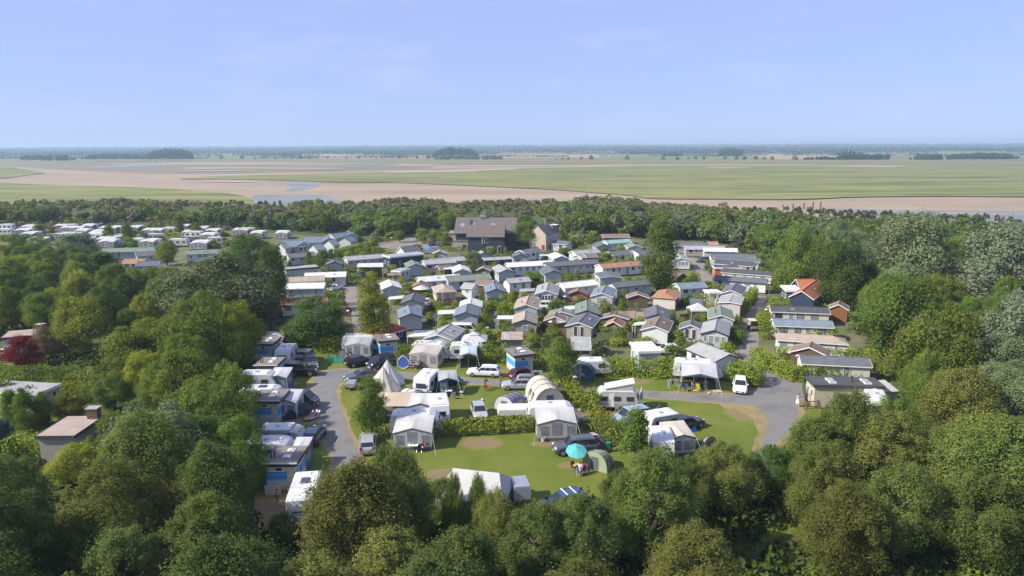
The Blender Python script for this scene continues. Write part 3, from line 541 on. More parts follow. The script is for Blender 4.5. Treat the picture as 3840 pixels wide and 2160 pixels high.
def wood(x0, x1, y0, y1, step, hmin, hmax, kinds, where, kind='broad', zone=None, wk=(.72, 1.05), name='tree', limit=400, check=True):
    """trees on a loose grid of the ground, none standing where it would hide the open ground"""
    n = 0; y = y0
    while y < y1:
        x = x0 + (step / 2 if int((y - y0) / step) % 2 else 0)
        while x < x1:
            P = (x + rnd.uniform(-.42, .42) * step, y + rnd.uniform(-.42, .42) * step)
            x += step
            q = to_px((P[0], P[1], 5)); q = (q[0] * .67083, q[1] * .67083)
            if not (-140 < q[0] < 2716): continue
            b = to_px((P[0], P[1], 0)); b = (b[0] * .67083, b[1] * .67083)
            if zone and not inside(b, zone): continue
            if any((P[0] - t[0]) ** 2 + (P[1] - t[1]) ** 2 < (t[2] * .62 + step * .22) ** 2 for t in TREES): continue
            h = rnd.uniform(hmin, hmax); w = h * rnd.uniform(*wk); ok = False
            for _ in range(7):
                if not check or not hides(P, w, h): ok = True; break
                h *= .84; w *= .88
            if not ok or h < 2.2 or n >= limit: continue
            k = rnd.choice(kinds); mt, word = SPEC[k]
            tree(rnd.choice(('near', 'near', 'near', 'ovoid', 'broad')) if kind == 'broad' else kind, P, w, h, mt, name, f'{word} tree {where}', group=f'{word} trees {where}', clear=.12); n += 1
        y += step * .88
    print('WOOD', where, n); return n
T = tree_px
# single trees one can point at
T('column', 'X', 1657, 532, 738, 96, l_poplar, 'tall columnar poplar standing alone among the mobile homes', 'poplar_tree', clear=.04)
T('ovoid', 'X', 942, 693, 872, 98, leaf_mat('young_leaf', (.19, .23, .03), (.33, .36, .06), .36), 'bushy light green tree beside the red roofed cabin and the lane', 'young_tree', clear=.10)
T('ovoid', 'X', 1414, 850, 972, 84, l_mid, 'round headed tree at the hedge gap before the arched blue awning', 'young_tree', clear=.14)
T('ovoid', 'X', 937, 944, 1098, 92, l_mid, 'leaning garden tree between the bell tents and the left road', 'young_tree', clear=.16)
T('cone', 'X', 1600, 1020, 1168, 86, l_mid, 'pointed young tree in front of the pale blue van', 'young_tree', clear=.03)
T('ovoid', 'X', 1190, 630, 692, 58, l_grey, 'round grey green willow among the mobile homes before the dark house', 'willow_tree', clear=.05)
T('broad', 'X', 1321, 556, 628, 84, l_mid, 'leafy tree between the dark roofed house and the beige house', clear=.06)
T('broad', 'X', 628, 584, 700, 135, l_dark, 'dark round tree behind the big silvery poplar', clear=.08)
T('broad', 'X', 690, 612, 790, 90, l_dark, 'dark tree at the right edge of the silvery poplar', clear=.04)
T('broad', 'X', 560, 642, 850, 330, leaf_mat('white_poplar_leaf', (.095, .125, .045), (.225, .25, .13), .25), 'very broad silvery white poplar left of the park lane', 'white_poplar_tree', clear=.06)
T('broad', 'X', 215, 742, 892, 150, leaf_mat('willow_yellow', (.20, .24, .03), (.34, .37, .07), .34), 'bright yellow green willow on the left above the gardens', 'willow_tree', clear=.06)
T('broad', 'X', 800, 748, 872, 170, l_dark, 'spreading dark shrubby tree above the white caravan and jeep', clear=.02)
T('broad', 'X', 64, 843, 938, 95, l_red, 'copper red leaved tree beside the brown flat roofed house', 'copper_tree', clear=.10)
T('broad', 'X', 130, 815, 900, 90, l_brown, 'brownish bushy tree right of the copper red tree', clear=.04)
T('broad', 'X', 291, 932, 1030, 98, l_mid, 'dark leaved round tree at the end of the garden hedge', clear=.05)
T('ovoid', 'X', 181, 985, 1062, 84, leaf_mat('topiary_leaf', (.085, .095, .012), (.15, .15, .02), .25), 'clipped round yellow green tree in the left garden', 'clipped_tree', clear=.02)
T('ovoid', 'X', 410, 918, 980, 56, l_silver, 'small silvery shrub tree beside the garden hedge', clear=.02)
T('broad', 'X', 400, 1010, 1270, 250, l_grey, 'large grey green willow with hanging boughs in the left foreground', 'willow_tree', clear=.05)
T('cone', 'X', 15, 1050, 1140, 70, leaf_mat('blue_spruce', (.04, .075, .07), (.10, .15, .14), .1), 'bluish conifer at the left edge of the picture', 'conifer_tree', clear=.02)
T('cone', 'X', 35, 975, 1075, 62, l_mid, 'pointed conifer before the pale flat roofed house', 'conifer_tree', clear=.02)
T('cone', 'X', 262, 630, 700, 105, l_dark, 'dark conifer clump left of the grey gabled cabin', 'conifer_tree', clear=.02)
T('broad', 'X', 421, 606, 668, 58, l_olive, 'small thin crowned tree among the far mobile homes', clear=.15)
T('broad', 'X', 380, 800, 905, 96, l_yellow, 'loose yellow green tree right of the bright willow', clear=.08)
T('broad', 'X', 500, 735, 935, 185, l_olive, 'olive tree below the silvery poplar', clear=.05)
T('broad', 'X', 602, 752, 930, 130, l_yellow, 'light green tree beside the row of cabins', clear=.05)
T('broad', 'X', 480, 870, 1080, 170, l_olive, 'olive tree in the middle of the left wood', clear=.05)
T('broad', 'X', 585, 905, 1085, 145, l_olive, 'yellowish olive tree leaning over the left cabins', clear=.05)
T('broad', 'X', 612, 1045, 1235, 140, l_mid, 'green tree hiding the left end of the caravan row', clear=.05)
T('broad', 'X', 198, 584, 668, 118, l_grey, 'grey green tree before the far caravans on the left', clear=.06)
T('broad', 'X', 49, 590, 660, 62, l_mid, 'small tree at the left before the far caravans', clear=.08)
T('broad', 'X', 98, 590, 660, 60, l_olive, 'second small tree from the left before the far caravans', clear=.08)
T('near', 'X', 1000, 1125, 1400, 210, l_frontb, 'foreground tree below the pale grey gabled awning', clear=.05)
T('near', 'X', 900, 1170, 1490, 320, l_frontc, 'large foreground tree with brownish green leaves at the end of the left road', clear=.04)
T('broad', 'X', 2265, 528, 760, 230, l_grey, 'large grey green willow beside the tidal river', 'willow_tree', clear=.04)
T('broad', 'X', 2500, 552, 800, 230, l_silver, 'silvery white poplar at the right edge', 'white_poplar_tree', clear=.04)
T('broad', 'X', 2540, 735, 1000, 190, l_silver, 'pale silvery tree at the right edge below the white poplar', 'white_poplar_tree', clear=.04)
T('broad', 'X', 2100, 560, 720, 110, l_grey, 'greyish tree left of the large willow on the right', clear=.04)
T('broad', 'X', 2000, 570, 735, 130, l_mid, 'round green tree above the orange roofed cabin', clear=.05)
T('broad', 'X', 2100, 600, 775, 130, l_dark, 'dark tree leaning over the orange roofed cabin', clear=.05)
T('broad', 'X', 2250, 690, 905, 220, l_mid, 'big green tree right of the long caravans', clear=.05)
T('broad', 'X', 2350, 760, 1010, 220, l_olive, 'olive tree in the right wood', clear=.05)
T('near', 'X', 2120, 985, 1230, 190, l_fronta, 'green tree over the gravel junction on the right', clear=.05)
T('near', 'X', 2400, 930, 1190, 240, l_frontc, 'brownish leaved tree at the right of the gravel junction', clear=.05)
T('near', 'X', 1205, 1198, 1395, 70, l_mid, 'slender sapling before the big white tent, the right one of two', 'sapling', clear=.05)
T('near', 'X', 1145, 1192, 1400, 66, l_mid, 'slender sapling before the big white tent, the left one of two', 'sapling', clear=.05)
T('near', 'X', 1640, 1135, 1420, 250, l_fronta, 'wide foreground tree right of the turquoise parasol', clear=.05)
T('near', 'X', 1250, 1238, 1440, 150, l_frontc, 'bushy tree covering the foot of the big white tent', clear=.02)
T('ovoid', 'X', 72, 978, 1085, 62, l_mid, 'small tree hiding the pale grey house at the left', clear=.02)
T('ovoid', 'X', 112, 985, 1070, 50, l_olive, 'small olive tree at the glazed corner of the pale grey house', clear=.02)
# the woods around, tree by tree
LEFT = [(-140, 655), (330, 690), (430, 700), (640, 700), (705, 760), (715, 820), (640, 845), (640, 1300), (690, 1330), (690, 1420), (-160, 1420), (-160, 1140), (250, 1130), (320, 1040), (330, 960), (250, 935), (-140, 930), (-140, 900), (150, 900), (150, 880), (-140, 840)]
wood(-190, 20, 60, 210, 7.3, 6, 8.8, ['mid', 'olive', 'dark', 'mid', 'yellow'], 'in the left wood', zone=LEFT)
RIGHT = [(1700, 640), (1900, 660), (1960, 720), (2120, 760), (2140, 850), (2230, 900), (2240, 1000), (2060, 1010), (2020, 1110), (1760, 1200), (1760, 1500), (2800, 1500), (2800, 600), (2300, 560), (2000, 590)]
wood(-10, 170, 60, 215, 7.5, 6.5, 10.5, ['mid', 'olive', 'dark', 'mid', 'mid', 'olive', 'grey'], 'in the right wood', zone=RIGHT)
FRONT = [(-300, 1330), (690, 1320), (1100, 1290), (1350, 1290), (1760, 1210), (2900, 1300), (3600, 4200), (-1200, 4200)]
wood(-60, 60, 30, 78, 5.6, 7.5, 11, ['fa', 'fb', 'fa', 'fc', 'fb'], 'in the foreground wood', zone=FRONT, kind='near', wk=(.7, .98))
BELT = [(-200, 562), (-200, 508), (700, 512), (1400, 518), (2000, 528), (2500, 548), (2800, 580), (2350, 640), (2120, 700), (2010, 690), (1960, 655), (1850, 618), (1690, 606), (1600, 603), (1500, 600), (1425, 596), (1400, 552), (1330, 548), (1130, 546), (1115, 590), (1060, 584), (1000, 596), (900, 592), (720, 582), (560, 572), (300, 568)]
def tree_mass(name, x0, x1, y0, y1, step, hr, zone, label, mts, leaf=.85):
    """a wood that reads as one mass: one object for each colour of leaf"""
    rng = np.random.default_rng(11); acc = {k: ([], []) for k in range(len(mts))}; k_ = 0
    y = y0
    while y < y1:
        x = x0 + (step / 2 if int((y - y0) / step) % 2 else 0)
        while x < x1:
            P = (x + rng.uniform(-.45, .45) * step, y + rng.uniform(-.45, .45) * step); x += step
            b = to_px((P[0], P[1], 0)); b = (b[0] * .67083, b[1] * .67083)
            if not inside(b, zone) or not (-150 < b[0] < 2726): continue
            if P[1] > shore(P[0]) - 38 - 26 * rng.uniform(0, 1): continue
            if any((P[0] - t[0]) ** 2 + (P[1] - t[1]) ** 2 < (t[2] * .6) ** 2 for t in TREES): continue
            h = rng.uniform(*hr); w = h * rng.uniform(.95, 1.5); j = int(rng.integers(0, len(mts)))
            for c in range(8):
                a = rng.uniform(0, 6.28); q = rng.uniform(0, 1) ** .5 * w * .36; z = h * rng.uniform(.35, .82) * (1 - .5 * (q / (w * .5)) ** 2); r0 = w * rng.uniform(.14, .24); m_ = int(62 * (r0 / 1.5) ** 1.6) + 14
                d = rng.normal(0, 1, (m_, 3)); d[:, 2] += .25; d /= np.linalg.norm(d, axis=1, keepdims=True); acc[j][0].append(np.array([[P[0] + q * math.cos(a), P[1] + q * math.sin(a), z]]) + d * r0 * rng.uniform(.6, 1.08, (m_, 1))); acc[j][1].append(d + np.array([[0, 0, .3]]))
            k_ += 1
        y += step * .88
    for j, mt in enumerate(mts): tag(link(name, leaves_mesh(name, np.concatenate(acc[j][0]), np.concatenate(acc[j][1]), leaf, rng, mt, .6, .7)), label[j], 'wood', kind='stuff')
FRONTBELT = [(-200, 562), (-200, 548), (560, 556), (720, 566), (900, 574), (1060, 570), (1120, 560), (1410, 562), (1500, 572), (1690, 588), (1850, 602), (1970, 636), (2030, 670), (2120, 700), (2010, 690), (1960, 655), (1850, 618), (1690, 604), (1600, 598), (1500, 588), (1415, 588), (1115, 590), (1060, 584), (1000, 596), (900, 592), (720, 582), (560, 572), (300, 568)]
wood(-330, 330, 150, 262, 9.5, 5.5, 8.5, ['mid', 'olive', 'dark', 'grey', 'mid'], 'fronting the belt behind the campsite', kind='far', zone=FRONTBELT, wk=(1.0, 1.4), limit=50, check=False)
tree_mass('belt_wood', -340, 340, 150, 356, 6.6, (5.4, 9.0), BELT, ['mid green trees of the belt behind the campsite', 'olive trees of the belt behind the campsite', 'dark trees of the belt behind the campsite', 'grey green willows of the belt behind the campsite'], [leaf_mat('belt_mid', (.10, .15, .028), (.215, .265, .055), .3), leaf_mat('belt_olive', (.125, .16, .03), (.25, .27, .06), .3), leaf_mat('belt_dark', (.065, .105, .026), (.15, .20, .042), .28), leaf_mat('belt_grey', (.13, .165, .075), (.25, .28, .15), .25)])
# scrub on the dunes: past counting
def scrub_mass(name, n, x0, x1, yf0, yf1, hr, label, mts, zf=1.0):
    for j, mt in enumerate(mts):
        Cs, Ns = [], []; rng = np.random.default_rng(j + 3)
        for i in range(n):
            x = rng.uniform(x0, x1); y = rng.uniform(yf0, yf1) + shore(x); zf = dune(x, y) - .1; w = rng.uniform(2.2, 5.5); h = rng.uniform(*hr) * (1 - .65 * smooth((x - 30) / 110))
            m_ = int(17 * w); d = rng.normal(0, 1, (m_, 3)); d[:, 2] = abs(d[:, 2]); d /= np.linalg.norm(d, axis=1, keepdims=True)
            Cs.append(np.array([[x, y, zf]]) + d * np.array([[w / 2, w / 2, h]]) * rng.uniform(.75, 1.08, (m_, 1))); Ns.append(d)
        o = link(name, leaves_mesh(name, np.concatenate(Cs), np.concatenate(Ns), 1.0, rng, mt, .6, .8)); tag(o, label[j], 'scrub', kind='stuff')
scrub_mass('dune_scrub', 1000, -290, 330, -72, 7, (1.0, 2.6), ['grey brown thorn scrub covering the dunes', 'green scrub scattered over the dunes'], [l_brown, l_olive])
UNDER = leaf_mat('undergrowth_leaf', (.035, .052, .012), (.085, .10, .025), .2)
def under(name, n, pts, label, hh=(.6, 1.8), leaf=.45, mt=None):
    P = [G(*q) for q in pts]; xs = [p.x for p in P]; ys = [p.y for p in P]; poly = [(p.x, p.y) for p in P]; rng = np.random.default_rng(n); Cs, Ns = [], []
    k = 0
    while k < n:
        x = rng.uniform(min(xs), max(xs)); y = rng.uniform(min(ys), max(ys))
        if not inside((x, y), poly): continue
        k += 1; w = rng.uniform(1.4, 3.4); h = rng.uniform(*hh); m_ = int(22 * w); d = rng.normal(0, 1, (m_, 3)); d[:, 2] = abs(d[:, 2]); d /= np.linalg.norm(d, axis=1, keepdims=True)
        Cs.append(np.array([[x, y, 0]]) + d * np.array([[w / 2, w / 2, h]]) * rng.uniform(.7, 1.1, (m_, 1))); Ns.append(d)
    tag(link(name, leaves_mesh(name, np.concatenate(Cs), np.concatenate(Ns), leaf, rng, mt or UNDER, .7, .7)), label, 'undergrowth', kind='stuff')
under('undergrowth', 1200, [('X', *p) for p in BELT], 'dense undergrowth below the tree belt', (1, 2.6), .9)
under('undergrowth', 900, [('X', *p) for p in LEFT], 'undergrowth below the left wood')
under('undergrowth', 1000, [('X', *p) for p in RIGHT], 'undergrowth below the right wood')
under('undergrowth', 800, [('X', -200, 1330), ('X', 690, 1320), ('X', 1100, 1290), ('X', 1350, 1290), ('X', 1760, 1230), ('X', 2800, 1300), ('X', 2900, 1900), ('X', -300, 1900)], 'undergrowth below the foreground wood')
under('bramble_patch', 420, [('X', 1800, 1470), ('X', 2150, 1455), ('X', 2400, 1425), ('X', 2750, 1395), ('X', 2800, 1600), ('X', 1800, 1600)], 'low green bramble in the bottom right corner', (.7, 1.3), .26, l_mid)
# far trees
g_far = leaf_mat('far_leaf', (.020, .050, .022), (.050, .090, .036), .15)
def far_clump(cx_, cy_, wd, dp, h, n, label, mt=g_far, name='copse', leaf=3.0):
    rng = np.random.default_rng(int(abs(cx_) + cy_) % 9999); Cs, Ns = [], []
    for i in range(n):
        x = cx_ + rng.uniform(-.5, .5) * wd; y = cy_ + rng.uniform(-.5, .5) * dp; e_ = 1 - .55 * abs(2 * (x - cx_) / wd) ** 3; hh = h * e_ * rng.uniform(.72, 1); w = hh * rng.uniform(.7, 1)
        m_ = 60; d = rng.normal(0, 1, (m_, 3)); d /= np.linalg.norm(d, axis=1, keepdims=True)
        Cs.append(np.array([[x, y, hh * .52 - .4]]) + d * np.array([[w / 2, w / 2, hh * .5]]) * rng.uniform(.7, 1.05, (m_, 1))); Ns.append(d)
    o = link(name, leaves_mesh(name, np.concatenate(Cs), np.concatenate(Ns), leaf, rng, mt, .5, .8)); return tag(o, label, 'trees', kind='stuff')
for (r, u0, u1, vb, vt, n, lab) in (('a', 1085, 1390, 156, 70, 26, 'rounded dark copse standing out at the left of the plain'), ('b', 805, 1110, 140, 55, 26, 'dark round copse in the middle of the plain'), ('c', 385, 565, 126, 62, 16, 'blocky copse right of the middle of the plain'), ('c', 1265, 1440, 156, 88, 14, 'dark copse by the white tower on the right of the plain'),
                                   ('a', 330, 490, 165, 122, 14, 'low copse at the far left of the plain'), ('a', 150, 300, 160, 118, 14, 'second low copse at the far left of the plain'), ('a', 600, 1000, 156, 108, 22, 'long thicket at the left of the plain'), ('c', 1430, 1640, 155, 108, 14, 'thicket right of the white tower'), ('c', 1800, 2050, 155, 112, 14, 'thicket at the right of the plain'),
                                   ('b', 800, 1120, 150, 112, 18, 'pale bushes in front of the middle copse'), ('b', 1100, 1290, 150, 118, 10, 'pale bushes right of the middle copse'), ('c', 1010, 1260, 156, 128, 14, 'bush row left of the white tower'), ('c', 2040, 2640, 150, 100, 30, 'long wood at the right of the plain')):
    a, b_, t = G(r, u0, vb, -.6), G(r, u1, vb, -.6), px(r, 0, vt)[1]; far_clump((a.x + b_.x) / 2, a.y + 12, abs(b_.x - a.x), 40, height_to(a, t) * 1.05, n * 3, lab, l_grey if 'pale' in lab else leaf_mat('copse_leaf', (.026, .052, .02), (.055, .088, .034), .1))
for D, h, n, dp in ((2050, 6, 40, 160), (2500, 11, 45, 350), (3100, 16, 110, 500), (4000, 22, 260, 900), (5500, 32, 300, 900), (7000, 40, 300, 900)):
    rng = np.random.default_rng(D); Cs, Ns = [], []
    for i in range(n):                                     # lines and clumps of far trees
        x = rng.uniform(-.85, .85) * D; y = D + rng.uniform(0, 1) * dp; L = rng.uniform(30, 330) * D / 3000; k_ = int(L / (h * 1.1)) + 2
        for j in range(k_):
            xx = x + L * j / k_; yy = y + rng.uniform(-.5, .5) * h; hh = h * rng.uniform(.45, 1.05); m_ = 16; d = rng.normal(0, 1, (m_, 3)); d /= np.linalg.norm(d, axis=1, keepdims=True)
            Cs.append(np.array([[xx, yy, hh * .5 - .6]]) + d * np.array([[hh * .55, hh * .55, hh * .5]]) * rng.uniform(.7, 1, (m_, 1))); Ns.append(d)
    tag(link('far_wood', leaves_mesh('far_wood', np.concatenate(Cs), np.concatenate(Ns), h * .42, rng, g_far, .4, .9)), {2050: 'bushes on the near fields of the plain', 2500: 'field hedges and trees across the plain', 3100: 'tree lines across the middle of the plain', 4000: 'far tree lines on the plain', 5500: 'farther woods on the plain', 7000: 'woods along the horizon'}[D], 'trees', kind='stuff')
for i, (r, u, v, w) in enumerate([('b', 50, 140, 12), ('b', 190, 140, 22), ('b', 275, 140, 26), ('b', 400, 140, 14), ('b', 440, 140, 18), ('b', 515, 140, 16), ('b', 560, 140, 26), ('b', 610, 140, 20), ('b', 690, 140, 22), ('b', 770, 140, 26), ('b', 1680, 148, 16), ('b', 1720, 148, 26), ('b', 1765, 148, 24), ('b', 1805, 146, 14), ('b', 1855, 148, 28), ('b', 1925, 148, 36), ('b', 2180, 150, 40), ('b', 2440, 150, 40), ('b', 2540, 150, 26),
                                 ('a', 1890, 148, 26), ('a', 1965, 148, 30), ('a', 2050, 148, 20), ('a', 2115, 148, 20), ('a', 2170, 148, 28), ('a', 2230, 148, 26), ('a', 2295, 148, 30), ('a', 2360, 148, 26), ('a', 2435, 145, 18), ('a', 1640, 150, 40), ('a', 1800, 150, 36), ('c', 75, 150, 30), ('c', 155, 150, 22), ('c', 205, 150, 36), ('c', 270, 150, 24), ('c', 415, 152, 36), ('c', 500, 152, 36), ('c', 560, 152, 30), ('c', 640, 152, 38), ('c', 700, 152, 34), ('c', 760, 152, 28), ('c', 925, 154, 40)]):
    P = G(r, u, v, -.6); s = scale_at(P) * REG[r][2]; bush(P, w / s, w / s * rnd.uniform(.6, .8), l_grey if i % 3 else g_far, 'field_bush', 'round bush in the row along the far sea bank', 'bushes in the row along the far sea bank', 'scrub')
# ------------------------------------------------------------------ mobile homes and cabins
ROOF = {'slate': (0.119, 0.128, 0.141), 'blue': (0.168, 0.209, 0.244), 'grey': (0.309, 0.311, 0.308), 'light': (0.59, 0.581, 0.551), 'brown': (0.204, 0.149, 0.115), 'green': (0.168, 0.209, 0.16), 'white': (.52, .52, .5), 'tan': (0.351, 0.284, 0.231), 'dark': (0.0772, 0.0783, 0.0834), 'orange': (.36, .14, .075), 'red': (.30, .055, .042), 'teal': (0.225, 0.365, 0.308), 'rust': (0.337, 0.176, 0.109)}
WALL = {'white': (.68, .69, .68), 'cream': (.60, .56, .48), 'bluegrey': (.40, .45, .48), 'grey': (.44, .46, .46), 'taupe': (.36, .33, .28), 'beige': (.50, .43, .32), 'navy': (.025, .04, .075), 'wood': (.22, .10, .04), 'pink': (.52, .48, .47), 'brown': (.13, .085, .055), 'green': (.33, .38, .34), 'brick': (.30, .11, .07), 'sage': (.25, .30, .22)}
def roof_m(c, rib=True): return mat('roof_' + c + ('' if rib else '_felt'), ROOF[c], .8, .16, .6, spec=.2, wave=('Y', .34, .35) if rib else None, bump=0 if rib else .2, bs=14)
def wall_m(c): return mat('wall_' + c, WALL[c], .6, .07, .8, wave=('Z', .19, .45))
m_frame = mat('window_frame', (.70, .70, .68), .4, .05)
m_framed = mat('dark_window_frame', (.05, .055, .06), .4, .05)
m_pane = mat('window_glass', (.045, .055, .065), .06, .25, 1.5, spec=.6)
m_curt = mat('net_curtain_glass', (.25, .27, .28), .1, .35, 2.5, spec=.6)
m_skirt = mat('skirting', (.11, .085, .07), .8, .2)
m_trimw = mat('white_trim', (.70, .70, .69), .5, .06); m_trimd = mat('dark_trim', (.06, .06, .065), .5, .06); m_trimo = mat('orange_trim', (.55, .27, .12), .6, .1)
m_flue = mat('flue_metal', (.05, .05, .055), .5, .1); m_metal = mat('light_metal', (.45, .46, .47), .35, .1, metal=.6)
m_wood = mat('weathered_wood', (.21, .15, .11), .85, .25, 4); m_woodd = mat('dark_wood', (.09, .06, .042), .8, .25, 4); m_woodo = mat('orange_wood', (.34, .145, .05), .7, .2, 3)
HOMES = []                       # (root, centre, half length, label)
def window(root, x, y, z, w, h, axis, frame=None, pane=None, t=.05, name='window', bars=1):
    """a frame standing proud of the wall with its pane set in it; axis = outward direction"""
    frame = frame or m_frame; pane = pane or m_pane; b, g = MB(), MB(); f = .07
    def bx(B, u0, u1, z0, z1, d0, d1):
        if axis == '+x': B.box(x + d0, x + d1, y + u0, y + u1, z0, z1)
        elif axis == '-x': B.box(x - d1, x - d0, y + u0, y + u1, z0, z1)
        elif axis == '-y': B.box(x + u0, x + u1, y - d1, y - d0, z0, z1)
        else: B.box(x + u0, x + u1, y + d0, y + d1, z0, z1)
    z0, z1 = z - h / 2, z + h / 2
    bx(b, -w / 2, w / 2, z1 - f, z1, -.02, t); bx(b, -w / 2, w / 2, z0, z0 + f, -.02, t); bx(b, -w / 2, -w / 2 + f, z0 + f, z1 - f, -.02, t); bx(b, w / 2 - f, w / 2, z0 + f, z1 - f, -.02, t)
    for k in range(1, bars): q = -w / 2 + w * k / bars; bx(b, q - f * .35, q + f * .35, z0 + f, z1 - f, -.02, t - .004)
    o = b.build(name, frame, root); bx(g, -w / 2 + f, w / 2 - f, z0 + f, z1 - f, -.02, t - .03); g.build('pane', pane, o)
    return o
def gable_body(root, Wd, L, He, Hr, wallm, roofm, trim, hip=0.0, ov=.22, z0=.3, mono=False):
    """walls with pointed ends, two roof slopes, eave boards; the ridge runs along y"""
    w2 = Wd / 2; b = MB()
    prof = [(-w2, z0), (w2, z0), (w2, He), (0, Hr - .06), (-w2, He)] if not hip else [(-w2, z0), (w2, z0), (w2, He), (-w2, He)]
    b.prism(prof, L, 'y'); b.build('wall', wallm, root)
    r = MB(); sl = (Hr - He) / w2; e = w2 + ov; ze = He - ov * sl; t = .09
    for sg in (-1, 1):
        a, b_, c, d = (sg * e, -ov, ze + t), (0, -ov + hip, Hr + t), (0, L + ov - hip, Hr + t), (sg * e, L + ov, ze + t)
        r.slab(*((a, d, c, b_) if sg > 0 else (a, b_, c, d)), t)
    if hip:
        for sg, y in ((1, -ov), (-1, L + ov)):
            A, B_, C_ = (-e, y, ze + t), (e, y, ze + t), (0, y + sg * hip, Hr + t)
            r.add([A, B_, C_, (-e, y, ze), (e, y, ze)], [(0, 1, 2) if sg > 0 else (1, 0, 2), (0, 3, 4, 1) if sg > 0 else (1, 4, 3, 0)])
    ro = r.build('roof', roofm, root)
    MB().tube([(0, -ov + hip, Hr + t + .01), (0, L + ov - hip, Hr + t + .01)], .07, 6).build('ridge_cap', roofm, ro)
    if not hip:
        for y, nm in ((-ov - .03, 'bargeboard'), (L + ov, 'bargeboard')):
            q = MB()
            for sg in (-1, 1): q.prism([(sg * e, ze - .05), (0, Hr - .06), (0, Hr + .11), (sg * e, ze + .12)], .03, 'y', y)
            q.build(nm, trim, ro)
    for sg in (-1, 1): MB().box(*( (e - .01, e + .05) if sg > 0 else (-e - .05, -e + .01)), -ov, L + ov, ze - .06, ze + .07).build('gutter', trim, ro)
    if z0 > .1: MB().box(-w2 + .06, w2 - .06, .06, L - .06, 0, z0 + .02).build('skirting', m_skirt, root)
    return ro
def home(r, near, far, label, roof='slate', wall='grey', Wd=3.8, trim='w', hip=0.0, Hr=3.15, He=2.45, front='none', sides='auto', flue=0, seams=0, felt=False, name='mobile_home', cat='mobile home', z0=.32, lside=None, minL=0, dec=True):
    """a home placed by the two ends of its ridge in the photograph"""
    A, B_ = G(r, *near, Hr), G(r, *far, Hr); d = B_ - A; L = max(d.length, minL); rz = math.atan2(-d.x, d.y)
    root = empty(name, (A.x, A.y, 0), rz, label, cat)
    tm = {'w': m_trimw, 'd': m_trimd, 'o': m_trimo}[trim]
    ro = gable_body(root, Wd, L, He, Hr, wall_m(wall), roof_m(roof, not felt), tm, hip, z0=z0)
    rr = random.Random(int(A.x * 17 + A.y * 5)); w2 = Wd / 2; zc = z0 + 1.35
    fm = m_framed if wall in ('beige', 'cream') and rr.random() < .4 else m_frame
    if front == 'big': window(root, 0, 0, zc, Wd * .48, 1.3, '-y', fm, m_curt, bars=3)
    elif front == 'bay':
        for x in (-1.35, -.47, .47, 1.35): window(root, x, 0, zc, .62 if abs(x) > 1 else .82, 1.15, '-y', m_frame, m_curt)
    elif front == 'two':
        for x in (-.55, .55): window(root, x, 0, zc - .05, .72, 1.75, '-y', m_frame, m_pane)
    elif front == 'shut':
        for x in (-.62, 0, .62): window(root, x, 0, zc, .58, 1.15, '-y', m_frame, m_pane)
        for x in (-1.15, 1.15): MB().box(x - .2, x + .2, -.05, -.003, zc - .58, zc + .58).build('shutter', m_framed, root)
    elif front == 'one': window(root, rr.uniform(-.4, .4), 0, zc + .1, .85, .85, '-y', m_frame, m_curt)
    elif front == 'small': window(root, rr.uniform(-.6, .6), 0, zc + .25, .55, .5, '-y', m_frame, m_pane)
    if sides:
        for ax, x in (('-x', -w2), ('+x', w2)):
            y = .9 + rr.uniform(0, .5); door = rr.randrange(1, 4); k = 0
            while y < L - .7:
                if k == door and L > 5:
                    d_ = window(root, x, y, z0 + 1.05, .85, 2.0, ax, m_frame, m_curt, name='door')
                    MB().box(*((x + .05, x + .09) if ax == '+x' else (x - .09, x - .05)), y + .26, y + .32, z0 + .95, z0 + 1.05).build('handle', m_metal, d_)
                else: window(root, x, y, zc + .1, rr.choice((.6, .9, 1.2)), rr.choice((.6, .95, 1.0)), ax, fm, rr.choice((m_pane, m_curt)))
                y += rr.uniform(1.5, 2.4); k += 1
    for k in range(flue):
        y = L * (.3 + .45 * k / max(1, flue)); x = -w2 * .45; z = Hr - (Hr - He) * .45; MB().lathe([(.07, z - .1), (.07, z + .5), (.11, z + .5), (.11, z + .58), (0.0, z + .6)], 8, (x, y, 0)).build('flue_pipe', m_flue, ro)
    for k in range(seams):
        y = L * (k + .6) / seams; e = w2 + .2
        MB().prism([(0, Hr + .09), (e, He - .2 * (Hr - He) / w2 + .09), (e, He - .2 * (Hr - He) / w2 + .15), (0, Hr + .15)], .07, 'y', y).build('seam', m_trimd, ro)
    if dec and rr.random() < .55 and L > 5:                          # a vent or a rooflight
        y = L * rr.uniform(.3, .8); x = w2 * .5; z = (He + Hr) / 2 + .09; MB().box(x - .25, x + .25, y - .35, y + .35, z - .12, z + .12, .05, .05).build('roof_vent', m_metal, ro)
    c = root.location + Vector((-math.sin(rz), math.cos(rz), 0)) * L / 2
    HOMES.append((root, c, L / 2, label)); return root
